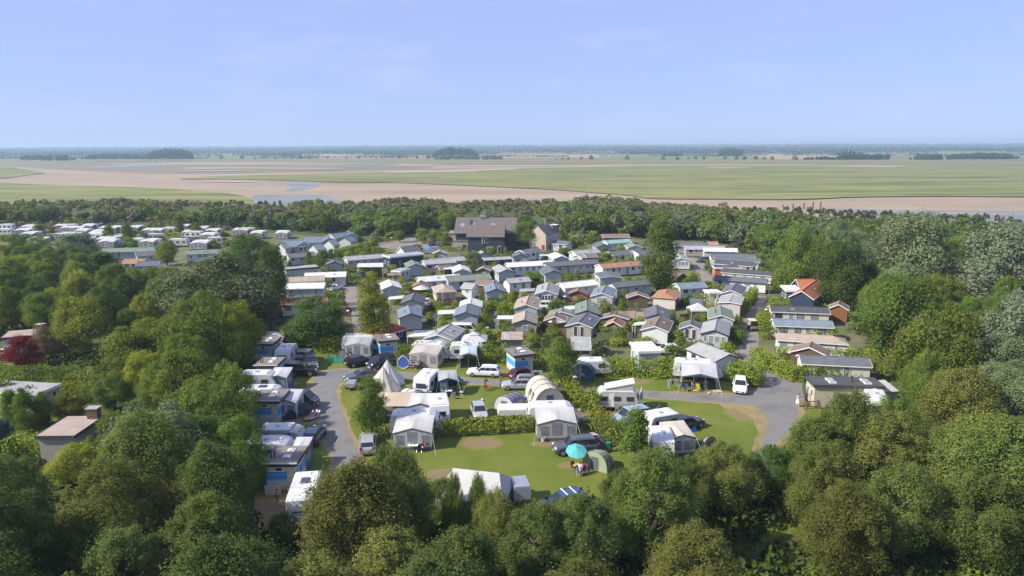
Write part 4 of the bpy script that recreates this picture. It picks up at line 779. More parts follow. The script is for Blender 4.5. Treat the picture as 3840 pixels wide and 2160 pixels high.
def flat_home(r, fl, fr, depth, label, roof='grey', wall='grey', H=2.9, fascia='w', front=(), lights=0, fall=0.0, flues=0, name='flat_roof_home', cat='mobile home', felt=True, over=.2, back=None):
    """a flat roofed home placed by the front corners of its roof"""
    A, B_ = G(r, *fl, H), G(r, *fr, H); d = B_ - A; Wd = d.length; rz = math.atan2(d.y, d.x); root = empty(name, (A.x, A.y, 0), rz, label, cat)
    tm = {'w': m_trimw, 'd': m_trimd, 'o': m_trimo, 'g': mat('olive_fascia', (.13, .14, .11), .6)}[fascia]
    MB().box(over, Wd - over, over, depth - over, .02, H - .2).build('wall', wall_m(wall), root)
    q = MB(); q.add([(0, 0, H - .22), (Wd, 0, H - .22), (Wd, depth, H - .22 + fall), (0, depth, H - .22 + fall), (0, 0, H), (Wd, 0, H), (Wd, depth, H + fall), (0, depth, H + fall)], [(3, 2, 1, 0), (4, 5, 6, 7), (0, 1, 5, 4), (1, 2, 6, 5), (2, 3, 7, 6), (3, 0, 4, 7)])
    ro = q.build('roof', roof_m(roof, not felt), root)
    fz = lambda y: H - .26 + fall * y / depth
    MB().box(-.03, Wd + .03, -.04, -.003, H - .3, H + .05).build('fascia', tm, ro)
    for x in (-.04, Wd + .003): MB().add([(x, 0, H - .3), (x + .037, 0, H - .3), (x + .037, depth, H - .3 + fall), (x, depth, H - .3 + fall), (x, 0, H + .05), (x + .037, 0, H + .05), (x + .037, depth, H + .05 + fall), (x, depth, H + .05 + fall)], [(3, 2, 1, 0), (4, 5, 6, 7), (0, 1, 5, 4), (1, 2, 6, 5), (2, 3, 7, 6), (3, 0, 4, 7)]).build('fascia', tm, ro)
    for f, z, w, h in front: window(root, Wd * f, over, z, w, h, '-y', m_frame if wall not in ('beige',) else m_framed, m_pane, bars=2 if w > 1 else 1)
    for ax, x in (('-x', over), ('+x', Wd - over)):
        for y in (depth * .3, depth * .7): window(root, x, y, 1.6, .7, .9, ax, m_frame, m_pane)
    for k in range(lights):
        x = Wd * (.3 + .5 * (k // 2) / max(1, (lights - 1) // 2)); y = depth * (.3 + .3 * (k % 2)); z = H + fall * y / depth
        s_ = MB().box(x - .4, x + .4, y - .4, y + .4, z - .02, z + .14).build('rooflight', m_trimw, ro); MB().box(x - .34, x + .34, y - .34, y + .34, z + .12, z + .26, .14, .14).build('dome', m_curt, s_)
    for k in range(flues):
        x = Wd * (.6 + .08 * k); y = depth * .45; MB().lathe([(.09, H - .05), (.09, H + .65), (.16, H + .65), (.16, H + .75), (0, H + .8)], 8, (x, y, 0)).build('flue_pipe', m_flue, ro)
    c = root.location + Vector((math.cos(rz) * Wd / 2 - math.sin(rz) * depth / 2, math.sin(rz) * Wd / 2 + math.cos(rz) * depth / 2, 0)); HOMES.append((root, c, max(Wd, depth) / 2, label)); return root
def canopy(r, a, b, c, d, z, label, col='white', name='canopy', posts=True, drop=.25):
    """a flat roof on posts from the four corners in the photograph"""
    P = [G(r, *q, z) for q in (a, b, c, d)]; o = P[0].copy(); o.z = 0; root = empty(name, o, 0, label, 'canopy'); V = [p - o for p in P]
    if (V[1] - V[0]).cross(V[3] - V[0]).z < 0: V = [V[0], V[3], V[2], V[1]]
    MB().slab(*V, .1).build('roof', roof_m(col), root)
    if posts:
        m_ = sum(V, Vector()) / 4
        for v in V: q = v + (m_ - v) * .06; MB().box(q.x - .05, q.x + .05, q.y - .05, q.y + .05, 0, z - .08).build('post', m_trimw, root)
    HOMES.append((root, o + sum(V, Vector()) / 4, 1.5, label)); return root
H = home
H('A', (1060, 340), (1005, 240), 'light grey roofed mobile home just right of the bushy light green tree', 'light', 'bluegrey')
H('A', (1415, 600), (1475, 475), 'slate roofed mobile home with a white flat canopy on its left', 'slate', 'grey', trim='d', seams=6)
H('A', (1400, 850), (1355, 710), 'tall grey mobile home with slate roof beside the red roofed cabin', 'blue', 'grey', trim='d', flue=1)
H('A', (1890, 1230), (2130, 1050), 'grey mobile home with ribbed roof in front of the white van', 'grey', 'bluegrey', Wd=4.1, flue=1, seams=4)
H('A', (2045, 400), (1960, 300), 'beige mobile home with brown hipped roof behind the maroon car', 'tan', 'beige', hip=1.2, front='one', felt=True, minL=6)
H('A', (1570, 300), (1585, 255), 'small brown garden house with orange gable boards', 'brown', 'brown', Wd=3.0, trim='o', He=2.1, Hr=2.8, name='garden_house', cat='shed', sides=None, z0=.05)
H('A', (1545, 192), (2262, 140), 'long mobile home with a white roof above the orange gabled garden house', 'white', 'white')
H('E', (530, 905), (490, 843), 'pale roofed mobile home left of the dark garden chalet', 'light', 'bluegrey')
H('B', (105, 185), (860, 128), 'long mobile home with a dark green roof and white gable', 'green', 'bluegrey', flue=2)
H('E', (1190, 915), (1075, 843), 'grey roofed mobile home with a white side in the middle of the park', 'grey', 'bluegrey', trim='d')
H('E', (845, 882), (870, 858), 'dark brown garden chalet with white edged door', 'brown', 'brown', Wd=3.2, name='garden_house', cat='shed', front='one', sides=None, minL=3, z0=.05)
H('B', (1205, 220), (1585, 188), 'white raised mobile home behind the round bush and satellite dish', 'grey', 'white', trim='d', Wd=3.3)
H('E', (1885, 935), (1800, 860), 'grey roofed mobile home right of the round bush', 'slate', 'bluegrey', trim='d')
H('B', (628, 310), (450, 296), 'small white mobile home with a rooflight and angled gable', 'grey', 'white', Wd=3.0, front='small')
H('B', (1010, 405), (965, 290), 'blue slate roofed mobile home behind the black car', 'blue', 'grey', trim='d', flue=1)
H('B', (1925, 435), (1965, 290), 'pale mobile home with dark shutters beside its front windows', 'grey', 'pink', Wd=4.2, front='shut', flue=2, seams=6)
H('B', (1555, 685), (1610, 535), 'grey mobile home with brown striped roof beside the white minivan', 'tan', 'bluegrey', Wd=4.0, flue=1, seams=6)
H('B', (465, 825), (500, 680), 'mobile home with dark blue roof behind the white van', 'blue', 'bluegrey', trim='d', Wd=4.0, seams=5)
H('B', (550, 660), (570, 568), 'light grey roofed mobile home hidden behind the dark blue roof', 'light', 'grey')
H('B', (1530, 960), (1550, 808), 'taupe mobile home with one white framed window in its gable', 'tan', 'taupe', trim='d', Wd=3.9, front='one', seams=4)
H('C', (265, 815), (290, 758), 'low green roofed shed between the hedges', 'green', 'sage', Wd=4.2, He=2.0, Hr=2.6, name='garden_shed', cat='shed', sides=None, z0=.05)
H('C', (1000, 480), (1075, 345), 'pale mobile home with one wide window filling its front', 'blue', 'pink', Wd=4.1, front='big', flue=1)
H('C', (730, 790), (725, 615), 'green roofed mobile home behind the one with two tall windows', 'green', 'grey', trim='d', flue=1)
H('C', (585, 1010), (735, 850), 'mobile home with two tall white framed windows and slate roof', 'slate', 'taupe', Wd=4.1, front='two')
H('C', (565, 442), (580, 412), 'orange brown wooden cabin beside a street lamp', 'brown', 'wood', Wd=3.6, trim='d', name='wooden_cabin', cat='cabin', front='small', sides=None, minL=3.2, z0=.05)
H('C', (2130, 505), (2190, 430), 'white mobile home with brown tiled hipped roof', 'rust', 'cream', Wd=4.2, hip=1.5, front='none', minL=7)
H('C', (2000, 860), (1985, 705), 'slate roofed mobile home right of the timber deck', 'slate', 'bluegrey', trim='d')
H('C', (1960, 1080), (2060, 910), 'white boarded mobile home with a brown seamed roof', 'brown', 'white', Wd=4.0, flue=1, seams=6, sides='auto')
H('C', (1655, 500), (1640, 455), 'dark wooden shelter with a mossy brown roof', 'brown', 'brown', Wd=4.0, He=2.1, Hr=2.8, name='garden_shelter', cat='shed', sides=None, z0=.05)
H('C', (1212, 995), (1262, 925), 'small dark shed with brown striped roof behind the clipped hedge', 'rust', 'brown', Wd=2.6, He=2.0, Hr=2.7, name='garden_shed', cat='shed', front='small', sides=None, seams=3, z0=.05)
H('C', (1240, 880), (1250, 850), 'low dark roofed shed left of the timber deck', 'brown', 'brown', Wd=4.4, He=1.8, Hr=2.4, name='garden_shed', cat='shed', sides=None, minL=2.5, z0=.05)
H('C', (1165, 172), (1060, 90), 'low white mobile home with a wide flat grey roof', 'slate', 'bluegrey', Wd=4.8, He=2.75, Hr=3.1, felt=True)
H('C', (1180, 290), (1800, 232), 'long slate roofed home running behind the tall poplar', 'slate', 'grey', trim='d')
H('C', (250, 300), (830, 240), 'long pale grey roofed home behind the garden hedges', 'light', 'white')
H('N', (1925, 288), (1530, 130), 'long white home with grey green roof beside the hedge end', 'grey', 'white', Wd=4.2, trim='d', felt=True, Hr=3.2, He=2.5)
H('D', (1160, 985), (1195, 820), 'mobile home with a bay of four white windows', 'grey', 'grey', Wd=4.0, trim='d', front='bay', seams=5)
H('D', (1265, 755), (1245, 615), 'mobile home with dark green roof and two flues', 'green', 'grey', Wd=3.9, flue=2)
H('D', (1390, 550), (1440, 447), 'low mobile home with smooth grey roof beside the lane hedge', 'grey', 'pink', He=2.8, Hr=3.05, felt=True)
H('D', (1420, 370), (1500, 262), 'dark slate roofed mobile home at the bend of the lane', 'slate', 'pink', front='small')
H('D', (790, 905), (802, 832), 'pink summer house with two small white windows', 'slate', 'pink', Wd=3.3, He=2.2, Hr=2.9, name='summer_house', cat='cabin', front='two', sides=None, minL=3, z0=.05)
H('H', (1835, 806), (2490, 850), 'long white home with five small windows below a slate roof', 'slate', 'white', trim='d', Wd=3.4, Hr=3.0, He=2.4)
H('H', (1935, 712), (2570, 757), 'long cream home with dark roof above the white one', 'dark', 'cream', Wd=3.4, Hr=3.0, He=2.4)
H('H', (1840, 604), (2330, 640), 'tan walled home with dark roof at the lane end', 'dark', 'taupe', Wd=3.4, Hr=3.0, He=2.4)
H('H', (1830, 564), (2390, 590), 'long slate roofed home behind the tan walled home', 'slate', 'grey', Wd=3.4, Hr=3.0, He=2.4)
H('H', (1765, 523), (2325, 532), 'long home with dark grey roof and white eaves by the wood', 'slate', 'white', Wd=3.4, Hr=3.0, He=2.4)
H('H', (1680, 448), (2100, 455), 'long home with pale roof below the taupe home', 'light', 'grey', felt=True, Wd=3.4, Hr=3.0, He=2.4)
H('H', (1440, 422), (1930, 424), 'taupe home with two white framed windows behind the poplar', 'grey', 'taupe', Wd=3.4, Hr=3.0, He=2.4)
H('H', (1305, 377), (1730, 378), 'long dark roofed home at the edge of the back wood', 'slate', 'bluegrey')
H('H', (1732, 366), (1850, 368), 'short brown roofed shed at the edge of the back wood', 'rust', 'brown', Wd=3, He=2.4, Hr=3, name='garden_shed', cat='shed', sides=None)
H('H', (1395, 575), (1350, 520), 'white mobile home right behind the poplar with glazed front', 'grey', 'white', Wd=4.2, front='bay')
H('H', (1400, 772), (1340, 760), 'small brown roofed shed right of the poplar', 'brown', 'brown', Wd=3.2, He=2.2, Hr=2.9, name='garden_shed', cat='shed', sides=None, minL=3)
H('H', (1330, 903), (1660, 886), 'pale blue roofed long home beside the lane hedge', 'blue', 'grey', felt=True)
H('H', (330, 655), (830, 615), 'long home with brown roof and white gable left of the poplar', 'rust', 'white')
H('E', (1765, 815), (2505, 765), 'long grey roofed home in the middle of the park', 'slate', 'grey', trim='d')
H('H', (390, 405), (330, 368), 'dark roofed mobile home with bright side at the back of the park', 'slate', 'grey', trim='d')
H('H', (400, 352), (705, 332), 'white home with a teal roof at the back of the park', 'teal', 'white', felt=True)
H('H', (375, 270), (705, 266), 'long dark brown shed below the back wood', 'brown', 'brown', Wd=4, He=2.4, Hr=3.2, name='long_shed', cat='shed', sides=None, z0=.05)
H('E', (2170, 640), (2515, 612), 'long pale roofed home beside the back lawn', 'grey', 'grey')
H('H', (455, 495), (800, 463), 'long slate roofed home with a flowered gable left of the poplar', 'slate', 'cream')
H('H', (795, 410), (745, 380), 'green grey roofed home just left of the poplar', 'green', 'grey')
H('H', (785, 485), (850, 478), 'white gabled home touching the poplar on the left', 'slate', 'white', minL=6)
H('E', (185, 650), (205, 618), 'grey gabled mobile home left of the beige annex', 'grey', 'grey', trim='d', front='one')
H('E', (60, 760), (530, 722), 'long grey roofed home left of the round willow', 'grey', 'cream')
H('E', (840, 745), (1230, 724), 'navy blue home with white framed windows and grey roof', 'grey', 'navy', felt=True, He=2.8, Hr=3.1)
H('E', (1395, 690), (1375, 650), 'grey mobile home with a square white window behind the long white roof', 'slate', 'grey', trim='d', front='one')
H('E', (1200, 818), (1830, 784), 'long home with whitish roof below the navy blue home', 'light', 'white', felt=True)
H('E', (2000, 715), (1910, 660), 'pale roofed mobile home with a veranda at its left', 'light', 'bluegrey')
H('E', (1895, 484), (2115, 500), 'grey roofed home in front of the beige house', 'slate', 'grey')
H('E', (1395, 628), (1500, 612), 'white gabled home below the leafy tree', 'slate', 'white', minL=7)
H('E', (850, 660), (800, 640), 'grey home partly hidden by the round willow', 'grey', 'grey', trim='d')
H('E', (2240, 700), (2300, 690), 'small gabled shed with pale boards in the park', 'grey', 'grey', Wd=3, He=2, Hr=2.6, name='garden_shed', cat='shed', sides=None, minL=3, z0=.05)
H('E', (2350, 690), (2460, 685), 'small brown roofed shed right of the pale boarded shed', 'brown', 'brown', Wd=3, He=2.1, Hr=2.7, name='garden_shed', cat='shed', sides=None, minL=3, z0=.05)
H('E', (170, 860), (230, 855), 'brown wooden shed left of the pale roofed home', 'brown', 'brown', Wd=3.2, He=2.1, Hr=2.8, name='garden_shed', cat='shed', sides=None, minL=3, z0=.05)
H('B', (690, 230), (780, 236), 'dark garden house with a brown roof above the small angled home', 'brown', 'brown', Wd=3.2, He=2.1, Hr=2.9, name='garden_house', cat='shed', sides=None, minL=3.5, z0=.05)
H('B', (2080, 905), (2090, 880), 'brown wooden shed behind the white parasol and fence', 'brown', 'wood', Wd=3.4, He=2.0, Hr=2.7, name='garden_shed', cat='shed', sides=None, minL=3, z0=.05)
H('F', (2050, 705), (2005, 650), 'tall pale blue gabled home with green roof', 'green', 'bluegrey', trim='d', flue=1)
H('F', (2165, 650), (2576, 625), 'long grey roofed home right of the tall pale blue gable', 'grey', 'cream')
H('F', (925, 672), (940, 636), 'grey gabled mobile home beside the square hedges', 'slate', 'bluegrey', trim='d')
H('F', (290, 560), (650, 535), 'long grey home with a single tree before it', 'slate', 'bluegrey')
H('F', (540, 828), (1085, 810), 'cream home with pale flat roof left of the lane', 'light', 'cream', felt=True)
H('F', (290, 886), (790, 866), 'cream home with brown roof left of the lane', 'tan', 'cream', felt=True)
H('F', (285, 972), (795, 962), 'pale blue home with ribbed roof left of the lane', 'light', 'bluegrey')
H('F', (1090, 600), (1610, 560), 'long home with grey roof and white end before the navy building', 'grey', 'grey')
H('F', (1850, 470), (1960, 458), 'white home with steep slate roof above the navy building', 'slate', 'white', Wd=4.6, minL=5, Hr=3.9)
H('F', (210, 1188), (810, 1146), 'long home with orange ribbed roof half hidden by bushes', 'orange', 'cream')
# flat roofed ones
flat_home('F', (262, 775), (722, 738), 4, 'white and blue home with black edged flat roof left of the lane', 'grey', 'bluegrey', fascia='d', front=((.7, 1.7, .9, .6), (.88, 1.7, .8, .6)), H=3.0)
flat_home('F', (1700, 606), (2178, 560), 5, 'navy flat roofed building with an orange end wall', 'grey', 'navy', fascia='w', H=3.4, front=((.3, 1.6, .5, 1.2), (.6, 1.6, .5, 1.2)))
flat_home('B', (1095, 1330), (1500, 1330), 5, 'brown grey flat roofed chalet with roof vents behind the hedge', 'tan', 'taupe', H=2.7, fascia='d', lights=2, name='flat_roof_chalet', cat='cabin')
flat_home('N', (700, 250), (1008, 242), 5.2, 'flat roofed home with white side and grey blue end behind the hedge', 'light', 'bluegrey', H=2.9)
flat_home('M', (1840, 235), (2140, 238), 3.3, 'porch with a grey sloping roof and brown front below the two tall windows', 'grey', 'brown', H=2.3, fall=.9, name='porch', cat='cabin')
flat_home('D', (785, 598), (985, 603), 3, 'brick shed with ribbed slate roof beside the white party tent', 'slate', 'brick', H=2.2, fall=.7, fascia='d', name='brick_shed', cat='shed', felt=False)
flat_home('D', (1075, 405), (1275, 400), 3.4, 'pale flat roofed annex left of the slate home at the bend', 'light', 'cream', H=2.5)
flat_home('F', (1715, 790), (1850, 800), 4.5, 'grey flat roofed shed beside the tall pale blue gable', 'grey', 'grey', H=2.7, fascia='w', front=((.4, 1.3, .5, 1.7),))
flat_home('B', (975, 890), (1025, 890), 3.5, 'blue grey shed with a flat roof left of the veranda', 'slate', 'bluegrey', H=2.5, fascia='d', name='garden_shed', cat='shed')
flat_home('H', (1820, 698), (2170, 702), 4, 'red brick flat roofed home at the end of the lane', 'dark', 'brick', H=3.0)
flat_home('J', (1135, 945), (1995, 965), 3.5, 'long brown flat roofed home with four domed rooflights', 'dark', 'beige', H=2.95, fascia='d', lights=4, flues=1, front=((.9, 1.75, .9, .75),), name='flat_roof_home')
flat_home('S', (0, 375), (300, 350), 4.6, 'brown flat roofed house with a chimney at the left edge', 'tan', 'pink', H=3.2, fascia='d', front=((.4, 1.6, 1.4, 1.2),), name='bungalow', cat='house')
flat_home('S', (-160, 812), (312, 838), 3.8, 'pale grey flat roofed house at the left with a glazed corner', 'grey', 'taupe', H=2.6, front=((.3, 1.4, 1.2, .9), (.8, 1.4, 1.4, 1.1)), name='bungalow', cat='house')
flat_home('S', (290, 1195), (620, 1192), 5.4, 'brown flat roofed house with a brick chimney in the left wood', 'tan', 'taupe', H=3.2, fascia='d', name='bungalow', cat='house')
for r, u, v, h in (('S', 345, 300, 4.0), ('S', 790, 1040, 4.3)):
    P = G(r, u, v, 3.2); c = empty('chimney_stack', (P.x, P.y, 0), 0, 'brown chimney stack of the flat roofed house ' + ('at the left edge' if v < 500 else 'in the left wood'), 'chimney'); MB().box(-.55, .55, -.4, .4, 0, h).build('shaft', wall_m('brown'), c); MB().box(-.65, .65, -.5, .5, h, h + .1).build('cap', roof_m('grey', False), c)
# homes on the right of the lane
H('I', (700, 1095), (1480, 1124), 'cream home with dark roof and dark framed windows right of the lane', 'dark', 'cream', flue=2, Wd=3.4, Hr=3.0, He=2.4)
H('J', (650, 153), (1335, 180), 'long home with slate blue ribbed roof below the cream home', 'blue', 'cream', Wd=3.4, Hr=3.0, He=2.4)
H('J', (690, 318), (1520, 372), 'long home with brown grey hipped roof and rows of small windows', 'tan', 'white', hip=2.0, flue=1, felt=True, Wd=3.4, Hr=3.0, He=2.4)
H('J', (972, 590), (1778, 628), 'long home with grey ribbed metal roof behind the hedge', 'slate', 'cream', seams=0, Wd=3.4, Hr=3.0, He=2.4)
H('J', (1080, 492), (1090, 470), 'brown wooden garden house with a string of lights', 'brown', 'brown', Wd=5.0, He=2.0, Hr=3.0, name='garden_house', cat='shed', sides=None, minL=3, z0=.05)
H('J', (1435, -25), (1440, -50), 'orange wooden shed at the edge of the right wood', 'brown', 'wood', Wd=3.0, He=2.4, Hr=3.2, name='garden_shed', cat='shed', sides=None, minL=3, z0=.05)
# the blue cabin with the orange roof
H('I', (1130, 890), (1340, 735), 'navy cabin with bright orange roof at the edge of the right wood', 'orange', 'navy', Wd=4.2, Hr=4.2, He=2.9, name='timber_cabin', cat='cabin')
H('I', (1060, 730), (1280, 730), 'orange tiled wing behind the navy cabin', 'orange', 'navy', Wd=4.5, Hr=4.2, He=2.8, name='timber_cabin', cat='cabin', sides=None)
flat_home('I', (915, 885), (1120, 885), 3.5, 'navy lean-to with a white framed double window beside the orange roof', 'light', 'navy', H=2.8, fall=.5, front=((.3, 1.5, 1.6, 1.0),), name='timber_cabin', cat='cabin')
# the red roofed cabin by the bushy tree
H('A', (600, 1115), (1130, 965), 'navy cabin with a bright red tiled hipped roof behind the bushy tree', 'red', 'navy', Wd=4.6, hip=2.2, Hr=3.5, He=2.4, name='timber_cabin', cat='cabin')
# L-shaped chalets at the back left
for k, (nr, fr, lab) in enumerate([((510, 375), (230, 385), 'grey L-shaped chalet with a red awning at its porch'), ((860, 318), (540, 330), 'grey L-shaped chalet with a columned porch'), ((1175, 252), (880, 285), 'grey L-shaped chalet beside the far trees'), ((745, 418), (640, 430), 'grey gabled chalet with solar grey roof before the L-shaped ones'), ((930, 360), (850, 370), 'grey steep roofed chalet beside the small trees'), ((1150, 310), (1060, 330), 'grey chalet at the end of the hedge lane'), ((250, 405), (190, 412), 'grey chalet with a brown gable at the left end of the row')]):
    H('F', fr, nr, lab, 'blue', 'grey', Wd=5.0, Hr=4.0, He=2.6, name='chalet', cat='chalet', trim='d' if k > 2 else 'w')
    if k < 3: H('F', (nr[0] - 10, nr[1] + 22), (nr[0] - 45, nr[1] - 12), 'gabled wing of the ' + lab.split('grey ')[1], 'blue', 'grey', Wd=4.2, Hr=3.8, He=2.6, name='chalet', cat='chalet', front='two', sides=None)
# canopies and verandas
canopy('A', (985, 600), (1250, 575), (1290, 515), (1010, 545), 2.5, 'white flat canopy left of the slate roofed home', 'white')
canopy('A', (1325, 1270), (1720, 1255), (1850, 1145), (1470, 1152), 2.4, 'pale blue striped veranda roof left of the grey ribbed home', 'light')
canopy('A', (1880, 865), (2195, 850), (2215, 775), (1900, 790), 2.5, 'white veranda roof hung with bunting beside the dark blue roof', 'white')
canopy('B', (1020, 948), (1320, 945), (1345, 882), (1045, 885), 2.5, 'grey veranda roof on white posts left of the taupe home', 'light')
canopy('C', (1545, 1068), (1790, 1045), (1845, 985), (1600, 1010), 2.5, 'white sloping veranda roof before the brown seamed roof', 'white')
canopy('C', (285, 780), (530, 770), (540, 700), (330, 715), 2.4, 'white corrugated veranda roof left of the green roofed home', 'white')
canopy('F', (1245, 740), (1610, 738), (1610, 682), (1260, 690), 2.9, 'white flat carport roof above the square hedge', 'white')
canopy('B', (1430, 460), (1700, 440), (1730, 388), (1450, 400), 2.5, 'grey blue carport roof left of the shuttered home', 'grey')
canopy('E', (245, 910), (385, 905), (390, 880), (255, 885), 2.4, 'white porch roof left of the pale roofed home', 'white')
canopy('E', (1670, 710), (1860, 705), (1850, 685), (1690, 690), 2.4, 'white veranda roof at the home beside the bushes', 'white')
# ------------------------------------------------------------------ the reception house and its neighbours
def plaster(c): return mat('plaster_' + str(c), c, .85, .08, .5, bump=.1, bs=6)
m_tile = mat('dark_roof_tiles', (.135, .108, .095), .7, .18, 1.0, wave=('X', .3, .5)); m_slat = mat('dark_slate', (.13, .115, .108), .6, .15, .8)
m_beige = plaster((.44, .375, .30)); m_navyw = mat('navy_boarding', (.04, .05, .062), .6, .15, 1, wave=('Z', .22, .5)); m_reddoor = mat('red_door', (.30, .02, .02), .5)
HB = empty('reception_house', G('E', 370, 640), 0, 'large dark roofed reception house with navy walls and beige annexes', 'house')
o0 = HB.location
def local(r, u, v, z): q = G(r, u, v, z); return q - o0
def big_roof(a, b, down, drop, name, mt, back=None):
    """a ridge from a to b with one slope towards the viewer and one behind"""
    d = (b - a); n = Vector((d.y, -d.x, 0)).normalized()
    if n.y > 0: n = -n
    m_ = MB(); f = n * down; q = Vector((0, 0, -drop))
    m_.slab(a + f + q, b + f + q, b, a, .18); m_.slab(a, b, b - f + q, a - f + q, .18)
    return m_.build(name, mt, HB), n
a, b = local('E', 440, 140, 9.6), local('E', 1345, 140, 9.6); rf, n = big_roof(a, b, 7.2, 4.2, 'roof', m_slat)
w = MB(); d = (b - a).normalized(); pts = [a + d * .5 + n * 6.7, b - d * .5 + n * 6.7, b - d * .5 - n * 6.7, a + d * .5 - n * 6.7]
w.prism([(p.x, p.y) for p in pts], 5.55, 'z'); w.build('wall', m_navyw, HB)
gb = MB()
for e in (a + d * .5, b - d * .5): gb.add([e + n * 6.7 + Vector((0, 0, 5.5 - e.z)), e - n * 6.7 + Vector((0, 0, 5.5 - e.z)), e + Vector((0, 0, -.25))], [(0, 1, 2)])
gb.build('gable', m_navyw, HB)
for t in (.12, .30, .62): c = a + (b - a) * t + n * 3.4 + Vector((0, 0, -2.0)); o = MB().slab(c + d * -.6 + n * .7 + Vector((0, 0, -.38)), c + d * .6 + n * .7 + Vector((0, 0, -.38)), c + d * .6 - n * .7 + Vector((0, 0, .44)), c - d * .6 - n * .7 + Vector((0, 0, .44)), .12).build('rooflight', m_curt, rf)
c = a + (b - a) * .44 + Vector((0, 0, .1)); MB().box(c.x - .9, c.x + .9, c.y - .6, c.y + .6, c.z - .1, c.z + .6).build('roof_vent', m_metal, rf)
a, b = local('E', 610, 250, 8.2), local('E', 1168, 250, 8.2); rf2, n = big_roof(a, b, 5.0, 3.1, 'roof', m_tile); d = (b - a).normalized()
pts = [a + d * .4 + n * 4.6, b - d * .4 + n * 4.6, b - d * .4 - n * 4.6, a + d * .4 - n * 4.6]; MB().prism([(p.x, p.y) for p in pts], 5.25, 'z').build('front_wall', m_navyw, HB)
gb = MB()
for e in (a + d * .4, b - d * .4): gb.add([e + n * 4.6 + Vector((0, 0, 5.2 - e.z)), e - n * 4.6 + Vector((0, 0, 5.2 - e.z)), e + Vector((0, 0, -.25))], [(0, 1, 2)])
gb.build('gable', m_navyw, HB)
c = a + d * 1.0 - n * 1.0; MB().box(c.x - .45, c.x + .45, c.y - .45, c.y + .45, c.z - 1, c.z + 1.5).build('chimney', m_tile, rf2)
fw = a + n * 4.6
def on_front(t, z, w_, h_, name, fm, pm): 
    p = fw + (b - a) * t; e = empty_part = None
    o = MB().box(p.x - w_ / 2, p.x + w_ / 2, p.y - .09, p.y + .02, z - h_ / 2, z + h_ / 2).build(name, fm, HB); MB().box(p.x - w_ / 2 + .12, p.x + w_ / 2 - .12, p.y - .12, p.y - .085, z - h_ / 2 + .12, z + h_ / 2 - .12).build('pane', pm, o)
on_front(.52, 4.0, 1.2, 1.5, 'window', m_frame, m_pane); on_front(.62, 1.4, 2.0, 1.6, 'window', m_frame, m_pane); on_front(.86, 1.3, 1.1, 2.2, 'door', m_frame, m_pane)
p = fw + (b - a) * .415; MB().box(p.x - .1, p.x + .1, p.y - .16, p.y - .003, 2.9, 5.0).build('downpipe', m_trimw, HB)
# glazed carport before the front
for nm, zz in (('canopy', 3.1),):
    q0, q1 = local('E', 845, 528, 2.75), local('E', 1150, 528, 2.75); q2, q3 = q1 + Vector((0, 4.0, .45)), q0 + Vector((0, 4.0, .45))
    MB().slab(q0, q1, q2, q3, .12).build('canopy', roof_m('light', False), HB)
    for q in (q0, q1, (q0 + q1) / 2): MB().box(q.x - .1, q.x + .1, q.y + .1, q.y + .3, 0, 2.7).build('post', m_trimw, HB)
# beige annexes
def annex(l, r_, dep, H_, name='annex', doors=()):
    A, B_ = local('E', *l, H_), local('E', *r_, H_); w_ = B_.x - A.x; y = (A.y + B_.y) / 2
    o = MB().box(A.x, B_.x, y, y + dep, 0, H_).build(name, m_beige, HB); MB().box(A.x - .12, B_.x + .12, y - .12, y + dep + .1, H_ - .003, H_ + .2).build('parapet', mat('roof_gravel', (.22, .18, .16), .9, .2), o)
    for t, z, ww, hh, mt, nm in doors: x = A.x + w_ * t; MB().box(x - ww / 2, x + ww / 2, y - .06, y - .003, z - hh / 2, z + hh / 2).build(nm, mt, o)
annex((400, 492), (838, 492), 6, 3.1, doors=((.68, 1.0, 1.0, 2.0, m_reddoor, 'door'), (.36, 1.5, 1.0, 1.0, m_pane, 'window'), (.84, 1.9, .7, .5, m_pane, 'window'), (.56, 1.3, .25, .4, m_pane, 'window')))
annex((328, 385), (600, 385), 8, 4.2, doors=((.35, 1.8, 1.0, 1.4, m_pane, 'window'), (.6, 1.8, 1.0, 1.4, m_pane, 'window')))
annex((1185, 405), (1318, 410), 7, 4.4, doors=((.3, 3.2, 1.0, 1.5, m_pane, 'window'),))
# the beige house with a red door
BH = empty('beige_house', (0, 0, 0), 0, 'tall beige house with dark gabled roof and red door right of the reception', 'house')
A, B_ = G('E', 1645, 245, 8.2), G('E', 1870, 200, 8.2); dd = (B_ - A); dd.z = 0; dd = dd.normalized() * 11; rz = math.atan2(-dd.x, dd.y); BH.location = (A.x, A.y, 0); BH.rotation_euler = (0, 0, rz); bL = 9.0
gb = MB().prism([(-2.9, 0), (2.9, 0), (2.9, 5.4), (0, 7.95), (-2.9, 5.4)], bL, 'y').build('wall', m_beige, BH)
r_ = MB(); 
for sg in (-1, 1):
    q = [(sg * 3.2, -.2, 5.25), (0, -.2, 8.2), (0, bL + .2, 8.2), (sg * 3.2, bL + .2, 5.25)]; r_.slab(*(q if sg < 0 else q[::-1]), .18)
br = r_.build('roof', m_slat, BH); MB().lathe([(.22, 7.2), (.22, 9.4), (.3, 9.4), (.3, 9.6)], 8, (.6, 4, 0)).build('chimney', m_metal, br)
dm = MB().box(1.2, 3.0, 6.0, 8.4, 5.8, 7.5).build('dormer', m_slat, br); MB().box(1.05, 3.15, 5.9, 8.5, 7.5, 7.62).build('dormer_roof', m_trimw, br)
dr = MB().box(1.5, 2.5, -.07, -.003, 0, 2.1).build('door', m_reddoor, BH); MB().box(2.35, 2.42, -.1, -.065, .95, 1.05).build('handle', m_metal, dr)
window(BH, -1.8, 0, 4.6, 1.4, 1.2, '-y', m_framed, m_pane)
